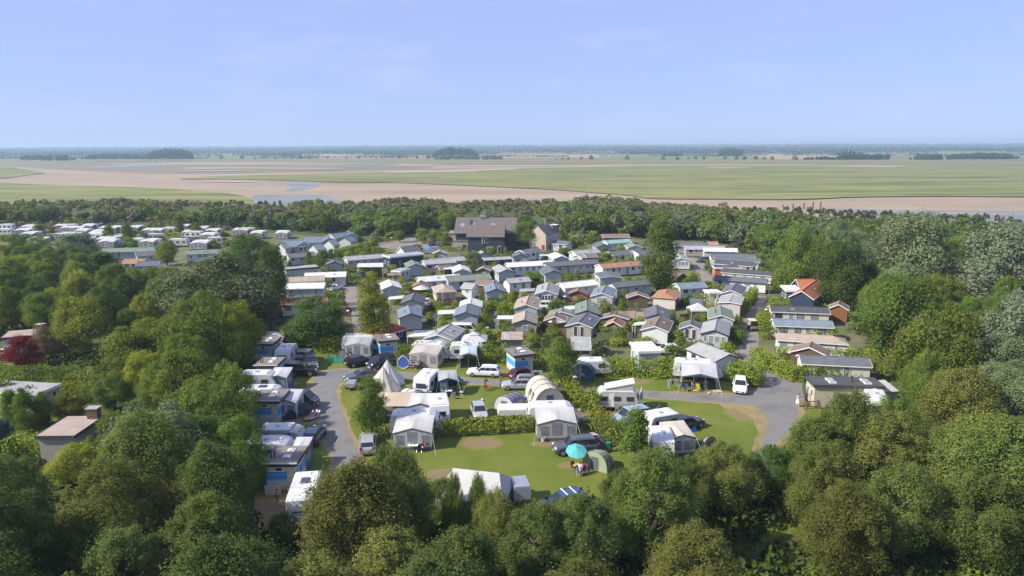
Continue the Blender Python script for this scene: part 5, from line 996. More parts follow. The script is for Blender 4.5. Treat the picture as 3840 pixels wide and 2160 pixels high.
HOMES.append((BH, A, 5, BH['label'])); HOMES.append((HB, G('E', 800, 600), 14, HB['label']))
# ------------------------------------------------------------------ vehicles
PAINT = {'silver': (.42, .43, .44), 'white': (.72, .72, .71), 'black': (.012, .013, .016), 'navy': (.018, .028, .075), 'grey': (.09, .095, .105), 'dark': (.03, .034, .04), 'blue': (.035, .075, .2), 'pale': (.33, .43, .49), 'maroon': (.13, .045, .04), 'wine': (.06, .012, .018)}
def paint(c): return mat('car_paint_' + c, PAINT[c], .28, .04, .5, metal=.25 if c in ('silver', 'grey', 'navy', 'dark', 'pale', 'blue') else 0, coat=.6)
m_glass = mat('car_glass', (.018, .022, .026), .05, .2, 1, spec=.7); m_tyre = mat('tyre', (.018, .018, .018), .85, .1); m_rim = mat('wheel_rim', (.35, .36, .37), .3, .1, metal=.7)
m_head = mat('headlight_glass', (.62, .65, .68), .1, .1); m_tail = mat('tail_light', (.38, .012, .014), .15, .1); m_plate = mat('number_plate', (.68, .66, .55), .5, .05); m_black = mat('black_plastic', (.02, .02, .022), .6, .1)
# side outlines: length, width, height, hood height, belt height; greenhouse from base front .. roof front .. roof rear .. base rear (fractions of the length from the nose)
CAR = {'estate': (4.7, 1.8, 1.47, .86, .93, .27, .44, .90, .985), 'hatch': (4.1, 1.75, 1.47, .88, .94, .26, .43, .86, .97), 'saloon': (4.75, 1.85, 1.4, .86, .92, .29, .45, .74, .90), 'suv': (4.7, 1.92, 1.72, 1.02, 1.1, .26, .40, .92, .99), 'mpv': (4.5, 1.83, 1.65, .98, 1.02, .16, .36, .92, .99), 'van': (4.95, 1.92, 1.95, 1.12, 1.16, .10, .27, .96, .995), 'jeep': (4.6, 1.88, 1.85, 1.1, 1.14, .34, .40, .96, .98), 'caddy': (4.4, 1.8, 1.82, 1.05, 1.1, .17, .36, .965, .995)}
def car(r, u, v, head, typ, col, label, box=False, rails=False, z=0.02, name=None, open_doors=False):
    L, Wd, Ht, zh, zb, f0, f1, f2, f3 = CAR[typ]; P = G(r, u, v)
    root = empty(name or {'suv': 'parked_suv', 'van': 'parked_van', 'caddy': 'parked_van', 'jeep': 'parked_jeep'}.get(typ, 'parked_car'), (P.x, P.y, z), R(head), label, 'van' if typ in ('van', 'caddy') else 'car', 'cars parked on the site')
    X = lambda f: L * (.5 - f)
    w2 = Wd / 2; zr = Ht; pm = paint(col); wr = .33 if typ not in ('suv', 'jeep') else .38
    # body shell: stations along the length, each a rounded section
    st = [(0, .34, zh - .28, .74), (.015, .28, zh - .16, .86), (.05, .22, zh - .08, .95), (.14, .2, zh, .99), (f0, .2, zb - .01, 1), (.5, .2, zb, 1), (.8, .2, zb + .02, 1), (f3 - .03, .22, zb + .03, .985), (.985, .26, zb + .0, .95), (1, .34, zb - .12, .86)]
    if typ in ('van', 'caddy'): st[1:4] = [(.01, .28, zh - .16, .9), (.03, .22, zh - .06, .97), (.07, .2, zh, .99)]
    st.sort(key=lambda q: q[0])
    V, Fc = [], []; n = 10
    for f, zl, zt, k in st:
        h = zt - zl; w = w2 * k
        sec = [(-w * .86, zl), (-w * .98, zl + h * .22), (-w, zl + h * .55), (-w * .965, zl + h * .86), (-w * .88, zt), (w * .88, zt), (w * .965, zl + h * .86), (w, zl + h * .55), (w * .98, zl + h * .22), (w * .86, zl)]
        V += [(X(f), y, q) for y, q in sec]
    for i in range(len(st) - 1):
        for k in range(n): j = (k + 1) % n; Fc.append((i * n + k, (i + 1) * n + k, (i + 1) * n + j, i * n + j))
    Fc += [tuple(range(n)), tuple((len(st) - 1) * n + k for k in range(n - 1, -1, -1))]
    # greenhouse with pillars in the paint colour
    wt, wb = w2 * .76 if typ not in ('van', 'jeep', 'caddy') else w2 * .88, w2 * .9
    B4 = [(X(f0), zb - .03, wb), (X(f1), zr - .06, wt * .98), (X(f1 + .06), zr, wt * .9), (X((f1 + f2) / 2), zr + .015, wt * .92), (X(f2 - .05), zr - .01, wt * .9), (X(f2), zr - .07, wt * .96), (X(f3), zb - .02, wb * .95)]
    m0 = len(V)
    for x, q, w in B4: V += [(x, -w, q), (x, w, q)]
    k = len(B4)
    for i in range(k - 1): a = m0 + 2 * i; Fc.append((a, a + 1, a + 3, a + 2))
    Fc.append(tuple(m0 + 2 * i for i in range(k))); Fc.append(tuple(m0 + 2 * i + 1 for i in range(k - 1, -1, -1)))
    body = MB().add(V, Fc).build('body', pm, root)
    # glass
    lerp = lambda a, b_, t: tuple(a[i] + (b_[i] - a[i]) * t for i in range(3))
    F0, F1, R1, R0 = B4[0], B4[1], B4[5], B4[6]
    def sheet4(name, pts): MB().add(pts, [(0, 1, 2, 3)]).build(name, m_glass, root)
    out = .012
    def cross(a, b_, t0, t1, dx, nm):
        p, q = lerp(a, b_, t0), lerp(a, b_, t1); sheet4(nm, [(p[0] + dx, -p[2] * .9, p[1] + out), (p[0] + dx, p[2] * .9, p[1] + out), (q[0] + dx, q[2] * .9, q[1] + out), (q[0] + dx, -q[2] * .9, q[1] + out)])
    cross(F0, F1, .08, .97, .02, 'windscreen'); cross(R0, R1, .22, .95, -.02, 'rear_window')
    xs = X(f0) - .16 * (zr - zb) - .12
    top_f, top_r = X(f1) - .06, X(f2) + .06; bot_f, bot_r = X(f0) - .2, X(f3) + .16; parts_n = {'hatch': 2, 'saloon': 2, 'jeep': 2}.get(typ, 3)
    if typ == 'van' and col != 'white': parts_n = 3
    for sg in (-1, 1):
        for i in range(parts_n):
            t0, t1 = (i + .04) / parts_n, (i + .96) / parts_n; z0_, z1_ = zb + .03, zr - .11
            tw = lambda zz: (wb + (wt * .97 - wb) * (zz - zb) / (zr - .06 - zb)) + .012
            xb0, xb1 = bot_f + (bot_r - bot_f) * t0, bot_f + (bot_r - bot_f) * t1; xt0, xt1 = top_f + (top_r - top_f) * t0, top_f + (top_r - top_f) * t1
            q = [(xb0, sg * tw(z0_), z0_), (xb1, sg * tw(z0_), z0_), (xt1, sg * tw(z1_), z1_), (xt0, sg * tw(z1_), z1_)]; sheet4('side_window', q if sg > 0 else q[::-1])
    for fx in (.185, .80):
        for sg in (-1, 1):
            w_ = MB().wheel(X(fx), sg * (w2 - .09), wr, wr, .22).build('wheel', m_tyre, root); MB().wheel(X(fx), sg * (w2 + .01), wr, wr * .66, .05, 10).build('rim', m_rim, w_)
            MB().prism([(X(fx) + (wr + .07) * math.cos(t), wr + (wr + .07) * math.sin(t)) for t in [math.pi * q / 8 for q in range(9)]], .03, 'y', sg * (w2 - .005) - .015).build('wheel_arch', m_black if typ in ('suv', 'jeep') else pm, root)
    for sg in (-1, 1):
        MB().box(X(.055), X(.004), sg * w2 * .62 - .17, sg * w2 * .62 + .17, zh - .26, zh - .1, .05, .02).build('headlight', m_head, root)
        MB().box(X(1.004), X(.97), sg * w2 * .74 - .14, sg * w2 * .74 + .14, zb - .2, zb + .08, .02, .02).build('tail_light', m_tail, root)
        MB().box(X(f0 + .075) - .07, X(f0 + .075) + .05, sg * (w2 + .02) - .1, sg * (w2 + .02) + .1, zb + .02, zb + .16, .02, .02).build('mirror', pm, root)
    MB().box(X(.0) - .02, X(-.004), -.5, .5, .38, .52).build('grille', m_black, root)
    MB().box(X(-.006) - .015, X(-.006), -.26, .26, .36, .47).build('number_plate', m_plate, root); MB().box(X(1.006), X(1.006) + .02, -.26, .26, .62, .74).build('number_plate', m_plate, root)
    if rails or box:
        for sg in (-1, 1): MB().tube([(X(f1 + .09), sg * wt * .86, zr + .03), (X(f1 + .12), sg * wt * .86, zr + .08), (X(f2 - .1), sg * wt * .86, zr + .08), (X(f2 - .06), sg * wt * .86, zr + .03)], .02, 5).build('roof_rail', m_black if not box else m_rim, root)
    if box:
        for x in (X(.52), X(.75)): MB().box(x - .03, x + .03, -wt * .9, wt * .9, zr + .06, zr + .11).build('cross_bar', m_black, root)
        q = MB(); q.prism([(X(.44), zr + .14), (X(.49), zr + .34), (X(.56), zr + .42), (X(.84), zr + .40), (X(.88), zr + .3), (X(.88), zr + .14)], .8, 'y', -.55, .08); q.build('roof_box', mat('roof_box_grey', (.20, .21, .22), .35, .05), root)
    if rails == 'bars':
        for x in (X(.52), X(.7)): MB().box(x - .05, x + .05, -wt, wt, zr + .08, zr + .13).build('cross_bar', m_trimw, root)
    if open_doors:
        for sg in (-1, 1): d_ = MB().box(X(1.0) - .75, X(1.0), sg * (w2 + .25) - .03, sg * (w2 + .25) + .03, .5, zr - .08, .04, 0).build('rear_door', pm, root); MB().box(X(1.0) - .62, X(1.0) - .12, sg * (w2 + .25) - .04, sg * (w2 + .25) + .04, zb + .05, zr - .2).build('pane', m_glass, d_)
    return root
car('K', 800, 535, 178, 'estate', 'silver', 'silver estate car half hidden behind the white caravan', rails=True)
car('K', 965, 632, 292, 'suv', 'grey', 'dark grey car facing out beside the black jeep', rails=True)
car('K', 840, 745, 0, 'jeep', 'black', 'black open jeep with a raised bonnet edge and big tyres')
car('K', 1640, 612, 32, 'estate', 'black', 'black estate car before the awning with the green net', rails=True)
car('K', 1915, 625, 232, 'mpv', 'navy', 'dark blue people carrier facing the camera by the mural cabin')
car('K', 1655, 808, 214, 'saloon', 'grey', 'grey saloon parked across the inside of the road bend')
car('K', 800, 1165, 352, 'van', 'dark', 'dark blue van beside the small dome tent')
car('K', 1890, 1372, 4, 'estate', 'dark', 'dark car behind the leaning garden tree')
car('O', 900, 480, 90, 'estate', 'navy', 'dark blue estate car seen from behind on the left verge')
car('O', 1545, 575, 100, 'estate', 'silver', 'silver estate car at the edge of the left road above the trees')
car('M', 475, 655, 172, 'estate', 'white', 'white estate car before the pale blue roofed awning', rails=True)
car('M', 1075, 690, 38, 'hatch', 'wine', 'dark red car seen from behind by the mural cabin')
car('M', 1020, 858, 180, 'estate', 'silver', 'silver estate car with a grey roof box', box=True)
car('M', 400, 1285, 280, 'hatch', 'silver', 'small pale blue silver car behind the long low hedge')
car('L', 1740, 765, 338, 'estate', 'navy', 'dark blue car parked behind the caravan with blue awning')
car('N', 2082, 765, 252, 'estate', 'white', 'white estate car beside the big open awning')
car('N', 600, 1215, 203, 'caddy', 'pale', 'pale blue van with its rear doors open', open_doors=True)
car('N', 1345, 1292, 32, 'estate', 'black', 'black old estate car beside the beige caravan', rails=True)
car('N', 1090, 275, 180, 'hatch', 'white', 'white car between the flat roofed home and a fence')
car('P', 2310, 562, 188, 'suv', 'grey', 'dark grey off-road car before the pale small tent', rails=True)
car('P', 2180, 1165, 203, 'estate', 'blue', 'blue car with roof bars at the lower edge of the lawn', rails='bars')
car('A', 2045, 695, 358, 'hatch', 'maroon', 'maroon hatchback before the beige hipped home')
car('B', 1060, 722, 14, 'suv', 'black', 'black car before the blue slate roofed home')
car('B', 2010, 772, 352, 'mpv', 'white', 'white minivan before the shuttered home', rails=True)
car('B', 455, 1230, 356, 'van', 'white', 'white van with dark windows behind the grey ribbed home')
car('A', 1690, 690, 90, 'hatch', 'silver', 'silver car behind the slate home with white canopy')
car('F', 1255, 897, 180, 'hatch', 'navy', 'dark blue car in front of the square hedge')
car('F', 945, 1060, 65, 'hatch', 'white', 'white car at the left of the park lane')
car('H', 1680, 632, 180, 'mpv', 'grey', 'grey people carrier at the far lane right of the poplar')
car('H', 1765, 735, 275, 'hatch', 'black', 'black car beside the red brick home')
car('H', 1400, 508, 180, 'hatch', 'white', 'white car behind the poplar at the far lane')
car('E', 75, 555, 95, 'hatch', 'wine', 'dark red car at the reception')
car('E', 215, 562, 90, 'hatch', 'grey', 'grey car at the reception beside a tree')
car('E', 1255, 625, 10, 'hatch', 'dark', 'dark car below the beige wall of the reception')
car('S', 40, 535, 180, 'hatch', 'white', 'white car before the brown flat roofed house at the left edge')
car('W', 1690, 265, 0, 'estate', 'blue', 'bright blue car among the far caravans')
# golf cart
P = G('D', 1738, 985); gc = empty('golf_cart', (P.x, P.y, .02), R(270), 'small cream roofed golf cart driving down the lane', 'golf cart')
MB().prism([(-1.15, .35), (1.2, .35), (1.25, .6), (1.0, .8), (.75, .85), (.5, .5), (-.1, .5), (-.15, .75), (-1.1, .78)], 1.15, 'y', -.575, .06).build('body', mat('cart_body', (.12, .10, .09), .5), gc)
MB().box(-.95, .75, -.62, .62, 1.78, 1.88, .06, .06).build('roof', mat('cart_roof', (.6, .46, .3), .6), gc); MB().box(-.75, -.2, -.5, .5, .75, .85).build('seat', m_trimw, gc); MB().box(-.95, -.8, -.5, .5, .85, 1.25).build('backrest', m_trimw, gc)
for x, y in ((.7, .55), (.7, -.55), (-.85, .55), (-.85, -.55)): MB().tube([(x, y, .7), (x * .95, y, 1.8)], .025, 5).build('post', m_black, gc)
MB().add([(.78, -.5, .9), (.78, .5, .9), (.72, .5, 1.72), (.72, -.5, 1.72)], [(0, 1, 2, 3)]).build('windscreen', m_glass, gc)
for x in (.85, -.8):
    for y in (.5, -.5): w_ = MB().wheel(x, y, .24, .24, .2).build('wheel', m_tyre, gc); MB().wheel(x, y * 1.18, .24, .13, .04, 8).build('rim', m_rim, w_)
# luggage trailer and folded camping trailer
def trailer(r, u, v, head, L, Wd, h, col, label, name='luggage_trailer'):
    P = G(r, u, v); t = empty(name, (P.x, P.y, .02), R(head), label, 'trailer'); MB().box(-L / 2, L / 2, -Wd / 2, Wd / 2, .42, .42 + h, .03, .03).build('box', mat('trailer_' + label[:6], col, .45, .1), t)
    MB().tube([(L / 2, 0, .4), (L / 2 + 1.1, 0, .42)], .04, 5).build('drawbar', m_metal, t)
    for sg in (-1, 1): w_ = MB().wheel(0, sg * (Wd / 2 + .12), .3, .3, .16).build('wheel', m_tyre, t); MB().wheel(0, sg * (Wd / 2 + .2), .3, .18, .04, 8).build('rim', m_rim, w_); MB().box(-.38, .38, sg * (Wd / 2 + .12) - .11, sg * (Wd / 2 + .12) + .11, .58, .64).build('mudguard', m_metal, t); MB().box(-L / 2 - .03, -L / 2, sg * Wd * .38 - .12, sg * Wd * .38 + .12, .5, .6).build('tail_light', m_tail, t)
    MB().box(-L / 2 + .05, L / 2 - .05, -Wd / 2 + .05, Wd / 2 - .05, .42 + h, .50 + h).build('cover', m_metal, t); return t
trailer('K', 1515, 935, 92, 1.9, 1.25, .5, (.3, .31, .32), 'grey luggage trailer behind the grey saloon')
trailer('P', 1720, 1070, 100, 2.3, 1.5, 1.3, (.42, .43, .43), 'silver box trailer right of the big white tent')
# ------------------------------------------------------------------ caravans, awnings, tents
m_cw = mat('caravan_white', (.58, .58, .56), .35, .05, .8, coat=.2); m_cs = mat('caravan_silver', (.36, .38, .38), .4, .08, 1, wave=('Z', .12, .2)); m_cb = mat('caravan_beige', (.47, .48, .44), .45, .06, 1, wave=('Z', .12, .2)); m_cgrey = mat('caravan_grey', (.40, .44, .46), .45, .06, 1)
m_roofw = mat('caravan_roof', (.56, .56, .54), .45, .08, 1.5)
CARV = {'modern': [(-.5, .5), (.44, .5), (.5, .85), (.47, 1.55), (.36, 2.35), (.28, 2.55), (-.4, 2.58), (-.47, 2.45), (-.51, 1.5), (-.515, .7)],
        'round': [(-.47, .5), (.44, .5), (.5, .8), (.5, 1.35), (.44, 1.85), (.34, 2.1), (.1, 2.28), (-.2, 2.28), (-.38, 2.1), (-.47, 1.7), (-.51, 1.2), (-.5, .75)],
        'boxy': [(-.5, .5), (.47, .5), (.5, .9), (.46, 1.6), (.40, 2.4), (.34, 2.55), (-.36, 2.55), (-.42, 2.4), (-.48, 1.6), (-.51, .9)]}
def caravan(P, rz, L, label, mt=None, shape='modern', Wd=2.25, name='caravan', hatches=3, poptop=False, cat='caravan', tall=1.0, skylight=False):
    """nose at +x"""
    root = empty(name, (P[0], P[1], .02), rz, label, cat, 'caravans on the site'); mt = mt or m_cw
    prof = [(x * L, .5 + (z - .5) * tall) for x, z in CARV[shape]]
    MB().prism(prof, Wd, 'y', -Wd / 2, .09).build('body', mt, root)
    zt = max(z for _, z in prof); rr = random.Random(int(P[0] * 31 + P[1] * 7))
    rf = MB().box(-L * .38, L * .27, -Wd / 2 + .12, Wd / 2 - .12, zt - .01, zt + .03, .05, .05).build('roof', m_roofw, root)
    for k in range(hatches):
        x = L * (-.3 + .5 * k / max(1, hatches - 1)); y = rr.uniform(-.3, .3); h = MB().box(x - .24, x + .24, y - .24, y + .24, zt + .03, zt + .11, .05, .05).build('roof_hatch', m_curt if k % 2 else m_trimw, rf)
    if skylight: MB().box(-.5, .5, -.4, .4, zt + .03, zt + .16, .08, .08).build('rooflight', m_pane, rf)
    for sg, ax in ((-1, '-y'), (1, '+y')):
        for x in ((-.30, .0, .30) if L > 5 else (-.24, .2)): window(root, x * L, sg * Wd / 2, 1.62 * (tall * .2 + .8), .85, .55, ax, m_framed, m_pane, .04)
    window(root, -L * .5 - .005, 0, 1.62, 1.3, .58, '-x', m_framed, m_pane, .05); 
    fx = [x for x, z in prof if 1.2 < z < 1.7 and x > 0] or [L * .47]; MB().add([(L * .487, -.85, 1.25), (L * .487, .85, 1.25), (L * .425, .8, 1.95), (L * .425, -.8, 1.95)], [(0, 1, 2, 3)]).build('front_window', m_pane, root)
    d = MB().box(L * .06, L * .06 + .62, Wd / 2 - .004, Wd / 2 + .03, .6, 2.25 * (tall * .3 + .7)).build('door', m_trimw, root); MB().box(L * .06 + .5, L * .06 + .56, Wd / 2 + .03, Wd / 2 + .06, 1.3, 1.42).build('handle', m_black, d)
    for sg in (-1, 1): MB().box(-L * .46, L * .46, sg * (Wd / 2 + .008) - .006, sg * (Wd / 2 + .008) + .006, .98, 1.06).build('stripe', mat('caravan_stripe', (.2, .24, .28), .5), root)
    for sg in (-1, 1):
        w_ = MB().wheel(-.15, sg * (Wd / 2 - .12), .31, .31, .2).build('wheel', m_tyre, root); MB().wheel(-.15, sg * (Wd / 2 - .01), .31, .19, .04, 9).build('rim', m_rim, w_)
        MB().box(-L * .52 - .02, -L * .5, sg * Wd * .4 - .08, sg * Wd * .4 + .08, .75, 1.15).build('tail_light', m_tail, root)
    MB().tube([(L * .48, -.5, .5), (L * .5 + 1.15, 0, .5), (L * .48, .5, .5)], .045, 5).build('drawbar', m_metal, root); MB().tube([(L * .5 + .8, 0, 0), (L * .5 + .8, 0, .6)], .035, 6).build('jockey_wheel', m_black, root)
    if poptop:
        q = MB(); q.add([(-L * .36, -.95, zt + .03), (L * .26, -.95, zt + .03), (L * .26, .95, zt + .03), (-L * .36, .95, zt + .03), (-L * .36, -.95, zt + .95), (L * .26, -.95, zt + .22), (L * .26, .95, zt + .22), (-L * .36, .95, zt + .95)], [(0, 1, 5, 4), (1, 2, 6, 5), (2, 3, 7, 6), (3, 0, 4, 7)]); q.build('pop_up_tent', mat('pop_canvas', (.45, .44, .42), .8), root)
        MB().slab((-L * .4, -1.02, zt + 1.06), (L * .28, -1.02, zt + .30), (L * .28, 1.02, zt + .30), (-L * .4, 1.02, zt + 1.06), .12).build('lifting_roof', m_roofw, root)
    return root
def fabric(name, c): return mat('fabric_' + name, c, .85, .08, .7, trans=.18)
FAB = {'white': (.55, .54, .52), 'grey': (.40, .41, .43), 'beige': (.50, .45, .40), 'cream': (.60, .54, .45), 'blue': (.07, .12, .19), 'slate': (.12, .14, .17), 'palegrey': (.53, .53, .54), 'skyblue': (.46, .56, .64), 'purple': (.22, .21, .28), 'sage': (.36, .40, .25), 'brown': (.30, .26, .22), 'navy': (.03, .045, .09), 'peach': (.52, .42, .32)}
def fab(c): return fabric(c, FAB[c])
m_mesh = mat('clear_window_foil', (.20, .22, .24), .15, .4, 2)
def awning(r, fl, fr, depth, label, roofc, wallc, skirtc='slate', van=None, front='closed', h0=1.95, ha=2.35, hb=2.55, vlab=None, vL=None, name='awning_tent', vshape='modern', vmt=None, porch=0.0, over=0.0, flip=False):
    """a caravan awning from the two front ground corners; the caravan stands along its back"""
    A, B_ = G(r, *fl), G(r, *fr); d = B_ - A; Wd = d.length; rz = math.atan2(d.y, d.x); root = empty(name, (A.x, A.y, .02), rz, label, 'awning'); rr = random.Random(int(A.x * 11 + A.y))
    m1, m2, m3 = fab(roofc), fab(wallc), fab(skirtc); m = Wd / 2; o = over
    # roof: falls from the caravan to the front, with a raised middle; sags a little between the poles
    ro = MB(); nx_, ny_ = 8, 5; V = []
    for j in range(ny_ + 1):
        t = j / ny_; y = -o + (depth + o) * t
        for i in range(nx_ + 1):
            s_ = i / nx_; mid = 1 - abs(2 * s_ - 1); z = (h0 + (ha - h0) * mid) * (1 - t) + hb * t - .07 * math.sin(math.pi * t) * (.6 + .4 * math.sin(s_ * 12.5)) ; V.append((-.05 + (Wd + .1) * s_, y, z))
    Fc = [(j * (nx_ + 1) + i, j * (nx_ + 1) + i + 1, (j + 1) * (nx_ + 1) + i + 1, (j + 1) * (nx_ + 1) + i) for j in range(ny_) for i in range(nx_)]
    ro.add(V, Fc); rf = ro.build('roof', m1, root)
    val = MB()
    for i in range(nx_): a, b_ = V[i], V[i + 1]; val.add([(a[0], a[1] - .02, a[2] + .01), (b_[0], b_[1] - .02, b_[2] + .01), (b_[0], b_[1] - .03, b_[2] - .17), (a[0], a[1] - .03, a[2] - .17)], [(0, 3, 2, 1)])
    val.build('valance', m3, rf)
    for x, nm in ((0, 'side_wall'), (Wd, 'side_wall')):
        sw = MB().add([(x, 0, .35), (x, depth, .35), (x, depth, hb - .02), (x, 0, h0 - .02)], [(0, 1, 2, 3)]).build(nm, m2, root); MB().add([(x, 0, 0), (x, depth, 0), (x, depth, .35), (x, 0, .35)], [(0, 1, 2, 3)]).build('skirt', m3, sw)
        e = -.012 if x == 0 else .012; MB().add([(x + e, depth * .22, .75), (x + e, depth * .78, .75), (x + e, depth * .74, 1.75), (x + e, depth * .28, 1.62)], [(0, 1, 2, 3)]).build('window', m_mesh, sw)
    n = max(2, round(Wd / 1.35))
    for i in range(n):
        x0_, x1_ = Wd * i / n, Wd * (i + 1) / n; zt = lambda x: h0 + (ha - h0) * (1 - abs(2 * x / Wd - 1)) - .05
        opened = front == 'open' or (front == 'door' and i == n // 2) or (front == 'half' and i < n // 2 and i > 0)
        if opened: continue
        p = MB().add([(x0_, 0, .35), (x1_, 0, .35), (x1_, 0, zt(x1_)), (x0_, 0, zt(x0_))], [(0, 1, 2, 3)]).build('front_panel', m2, root); MB().add([(x0_, 0, 0), (x1_, 0, 0), (x1_, 0, .35), (x0_, 0, .35)], [(0, 1, 2, 3)]).build('skirt', m3, p)
        if 0 <= i < n: w_ = MB().add([(x0_ + .16, -.012, .62), (x1_ - .16, -.012, .62), (x1_ - .16, -.012, min(zt(x1_), zt(x0_)) - .22), (x0_ + .16, -.012, min(zt(x1_), zt(x0_)) - .22)], [(0, 1, 2, 3)]).build('window', m_mesh, p)
        if i % 2 == 0: MB().add([(x0_ + .18, -.02, .64), (x0_ + .42, -.02, .64), (x0_ + .3, -.02, zt(x0_) - .26), (x0_ + .18, -.02, zt(x0_) - .26)], [(0, 1, 2, 3)]).build('curtain', fab('palegrey'), w_)
    for x in [Wd * i / n for i in range(n + 1)]: MB().tube([(x, -o if over else .03, 0), (x, -o if over else .03, h0 + (ha - h0) * (1 - abs(2 * x / Wd - 1)))], .02, 5).build('pole', m_metal, root)
    for x in (-.05, Wd + .05): MB().tube([(x, -o, h0), (x + (-.5 if x < 1 else .5), -o - 1.3, .02)], .012, 4).build('guy_rope', m_trimw, root)
    MB().add([(0.02, .02, .012), (Wd - .02, .02, .012), (Wd - .02, depth, .012), (.02, depth, .012)], [(0, 1, 2, 3)]).build('groundsheet', mat('groundsheet', (.10, .11, .12), .8, .15), root)
    if van:
        c = A + Vector((math.cos(rz), math.sin(rz), 0)) * (Wd / 2) + Vector((-math.sin(rz), math.cos(rz), 0)) * (depth + 1.2)
        caravan(c, rz + (math.pi if flip else 0), vL or max(5.2, Wd + .3), vlab, vmt, vshape)
    return root
awning('K', (1430, 520), (1760, 520), 3.0, 'grey striped awning with a green net beside it', 'grey', 'palegrey', 'beige', True, 'half', vlab='white caravan behind the grey striped awning', vL=6.2)
awning('L', (1180, 520), (1610, 545), 3.2, 'beige awning with white framed windows behind the blue beach shelter', 'beige', 'beige', 'beige', True, 'closed', vlab='white caravan behind the beige awning', vL=6.0)
awning('M', (105, 545), (365, 540), 3.0, 'pale blue roofed awning with one open side by the white car', 'skyblue', 'beige', 'beige', True, 'open', vlab='white caravan behind the pale blue roofed awning', vL=5.6)
awning('N', (1285, 740), (1760, 770), 3.2, 'large grey and white open awning with people at a table', 'palegrey', 'palegrey', 'slate', True, 'open', vlab='long white caravan behind the large open awning', vL=6.6, over=1.3, h0=2.0, ha=2.5)
awning('P', (360, 545), (770, 540), 3.4, 'pale awning with dark piped gable and curtained windows', 'white', 'palegrey', 'slate', True, 'closed', vlab='white caravan behind the dark piped awning', vL=5.8, ha=2.5)
awning('P', (1905, 445), (2325, 435), 3.4, 'pale roofed awning with dark corners and a woman at its opening', 'white', 'beige', 'slate', True, 'half', vlab='white caravan with a tall roof hatch behind the pale roofed awning', vL=5.8, ha=2.5)
awning('L', (1165, 1385), (1550, 1385), 3.0, 'white awning with blue windows left of a street lamp', 'white', 'palegrey', 'blue', None, 'closed', hb=2.5)
awning('L', (1640, 970), (1930, 955), 2.6, 'grey roofed awning with dark blue walls beside the white caravan', 'grey', 'blue', 'blue', None, 'door')
awning('Q', (1815, 690), (2110, 665), 3.2, 'pale awning with a blue window above the bushes', 'cream', 'palegrey', 'blue', None, 'closed')
awning('K', (395, 985), (640, 985), 2.8, 'grey awning with dark blue arched windows in the left row', 'palegrey', 'blue', 'blue', None, 'closed')
awning('K', (500, 1345), (765, 1345), 3.2, 'light grey awning with black piping in the left row', 'palegrey', 'palegrey', 'slate', None, 'closed')
awning('O', (575, 922), (768, 922), 3.6, 'pale roofed awning with slate walls in the left row', 'palegrey', 'slate', 'slate', None, 'closed')
awning('K', (300, 440), (575, 440), 3, 'grey awning behind the first mural cabin', 'grey', 'grey', 'slate', None, 'closed')
def cv(r, u, v, head, L, label, **k): P = G(r, u, v); return caravan(P, R(head), L, label, **k)
cv('K', 640, 585, 92, 5.0, 'white caravan seen from behind beside the black jeep', shape='boxy')
cv('L', 1465, 900, 78, 5.2, 'white caravan seen from behind with a dark blue awning', shape='boxy', hatches=3)
cv('L', 1640, 1330, 100, 5.4, 'white caravan right of the street lamp with grey rear window', shape='boxy')
cv('O', 500, 560, 0, 5.0, 'silver vintage caravan with rounded nose in the left row', mt=m_cs, shape='round')
cv('O', 380, 760, 0, 5.2, 'pale caravan with an awning roof in the left row', shape='modern')
cv('K', 280, 960, 0, 5.0, 'white caravan left of the blue arched awning', shape='modern')
cv('K', 330, 1180, 0, 5.4, 'white caravan with three roof hatches above the mural cabin', shape='modern', skylight=True)
cv('O', 810, 1350, 98, 7.0, 'white motorhome at the lower left with people beside it', shape='modern', tall=1.15, name='motorhome', cat='motorhome', skylight=True)
cv('N', 400, 1020, 176, 5.2, 'white caravan with a lifted pop-up roof by the inner road', mt=m_cb, shape='boxy', poptop=True)
cv('N', 1010, 1340, 22, 4.4, 'old beige caravan with a slanted end beside the black estate', mt=m_cb, shape='boxy', tall=.9)
cv('Q', 1690, 660, 85, 5.2, 'white caravan left of the pale awning with blue window', shape='modern')
cv('M', 2170, 640, 2, 5.0, 'white and dark blue caravan beside the arched blue awning', mt=m_cw, shape='round')
cv('J', 1850, 1290, 70, 5.5, 'white caravan half hidden by trees on the right', shape='modern')
# white folding caravan lid beside the purple tent
P = G('M', 1010, 1290); ft = empty('folding_caravan', (P.x, P.y, .02), R(2), 'low white folding caravan beside the purple tunnel tent', 'caravan', 'caravans on the site')
MB().prism([(-2.4, .45), (2.3, .45), (2.5, .8), (2.35, 1.15), (-2.35, 1.2), (-2.5, .8)], 2.0, 'y', -1.0, .1).build('body', m_cw, ft); MB().box(-2.35, 2.3, -.95, .95, 1.18, 1.34, .25, .2).build('lid', m_roofw, ft); MB().tube([(2.3, 0, .5), (3.3, 0, .5)], .05, 5).build('drawbar', m_metal, ft)
for sg in (-1, 1): w_ = MB().wheel(0, sg * .92, .3, .3, .18).build('wheel', m_tyre, ft); MB().wheel(0, sg * 1.02, .3, .18, .03, 8).build('rim', m_rim, w_)
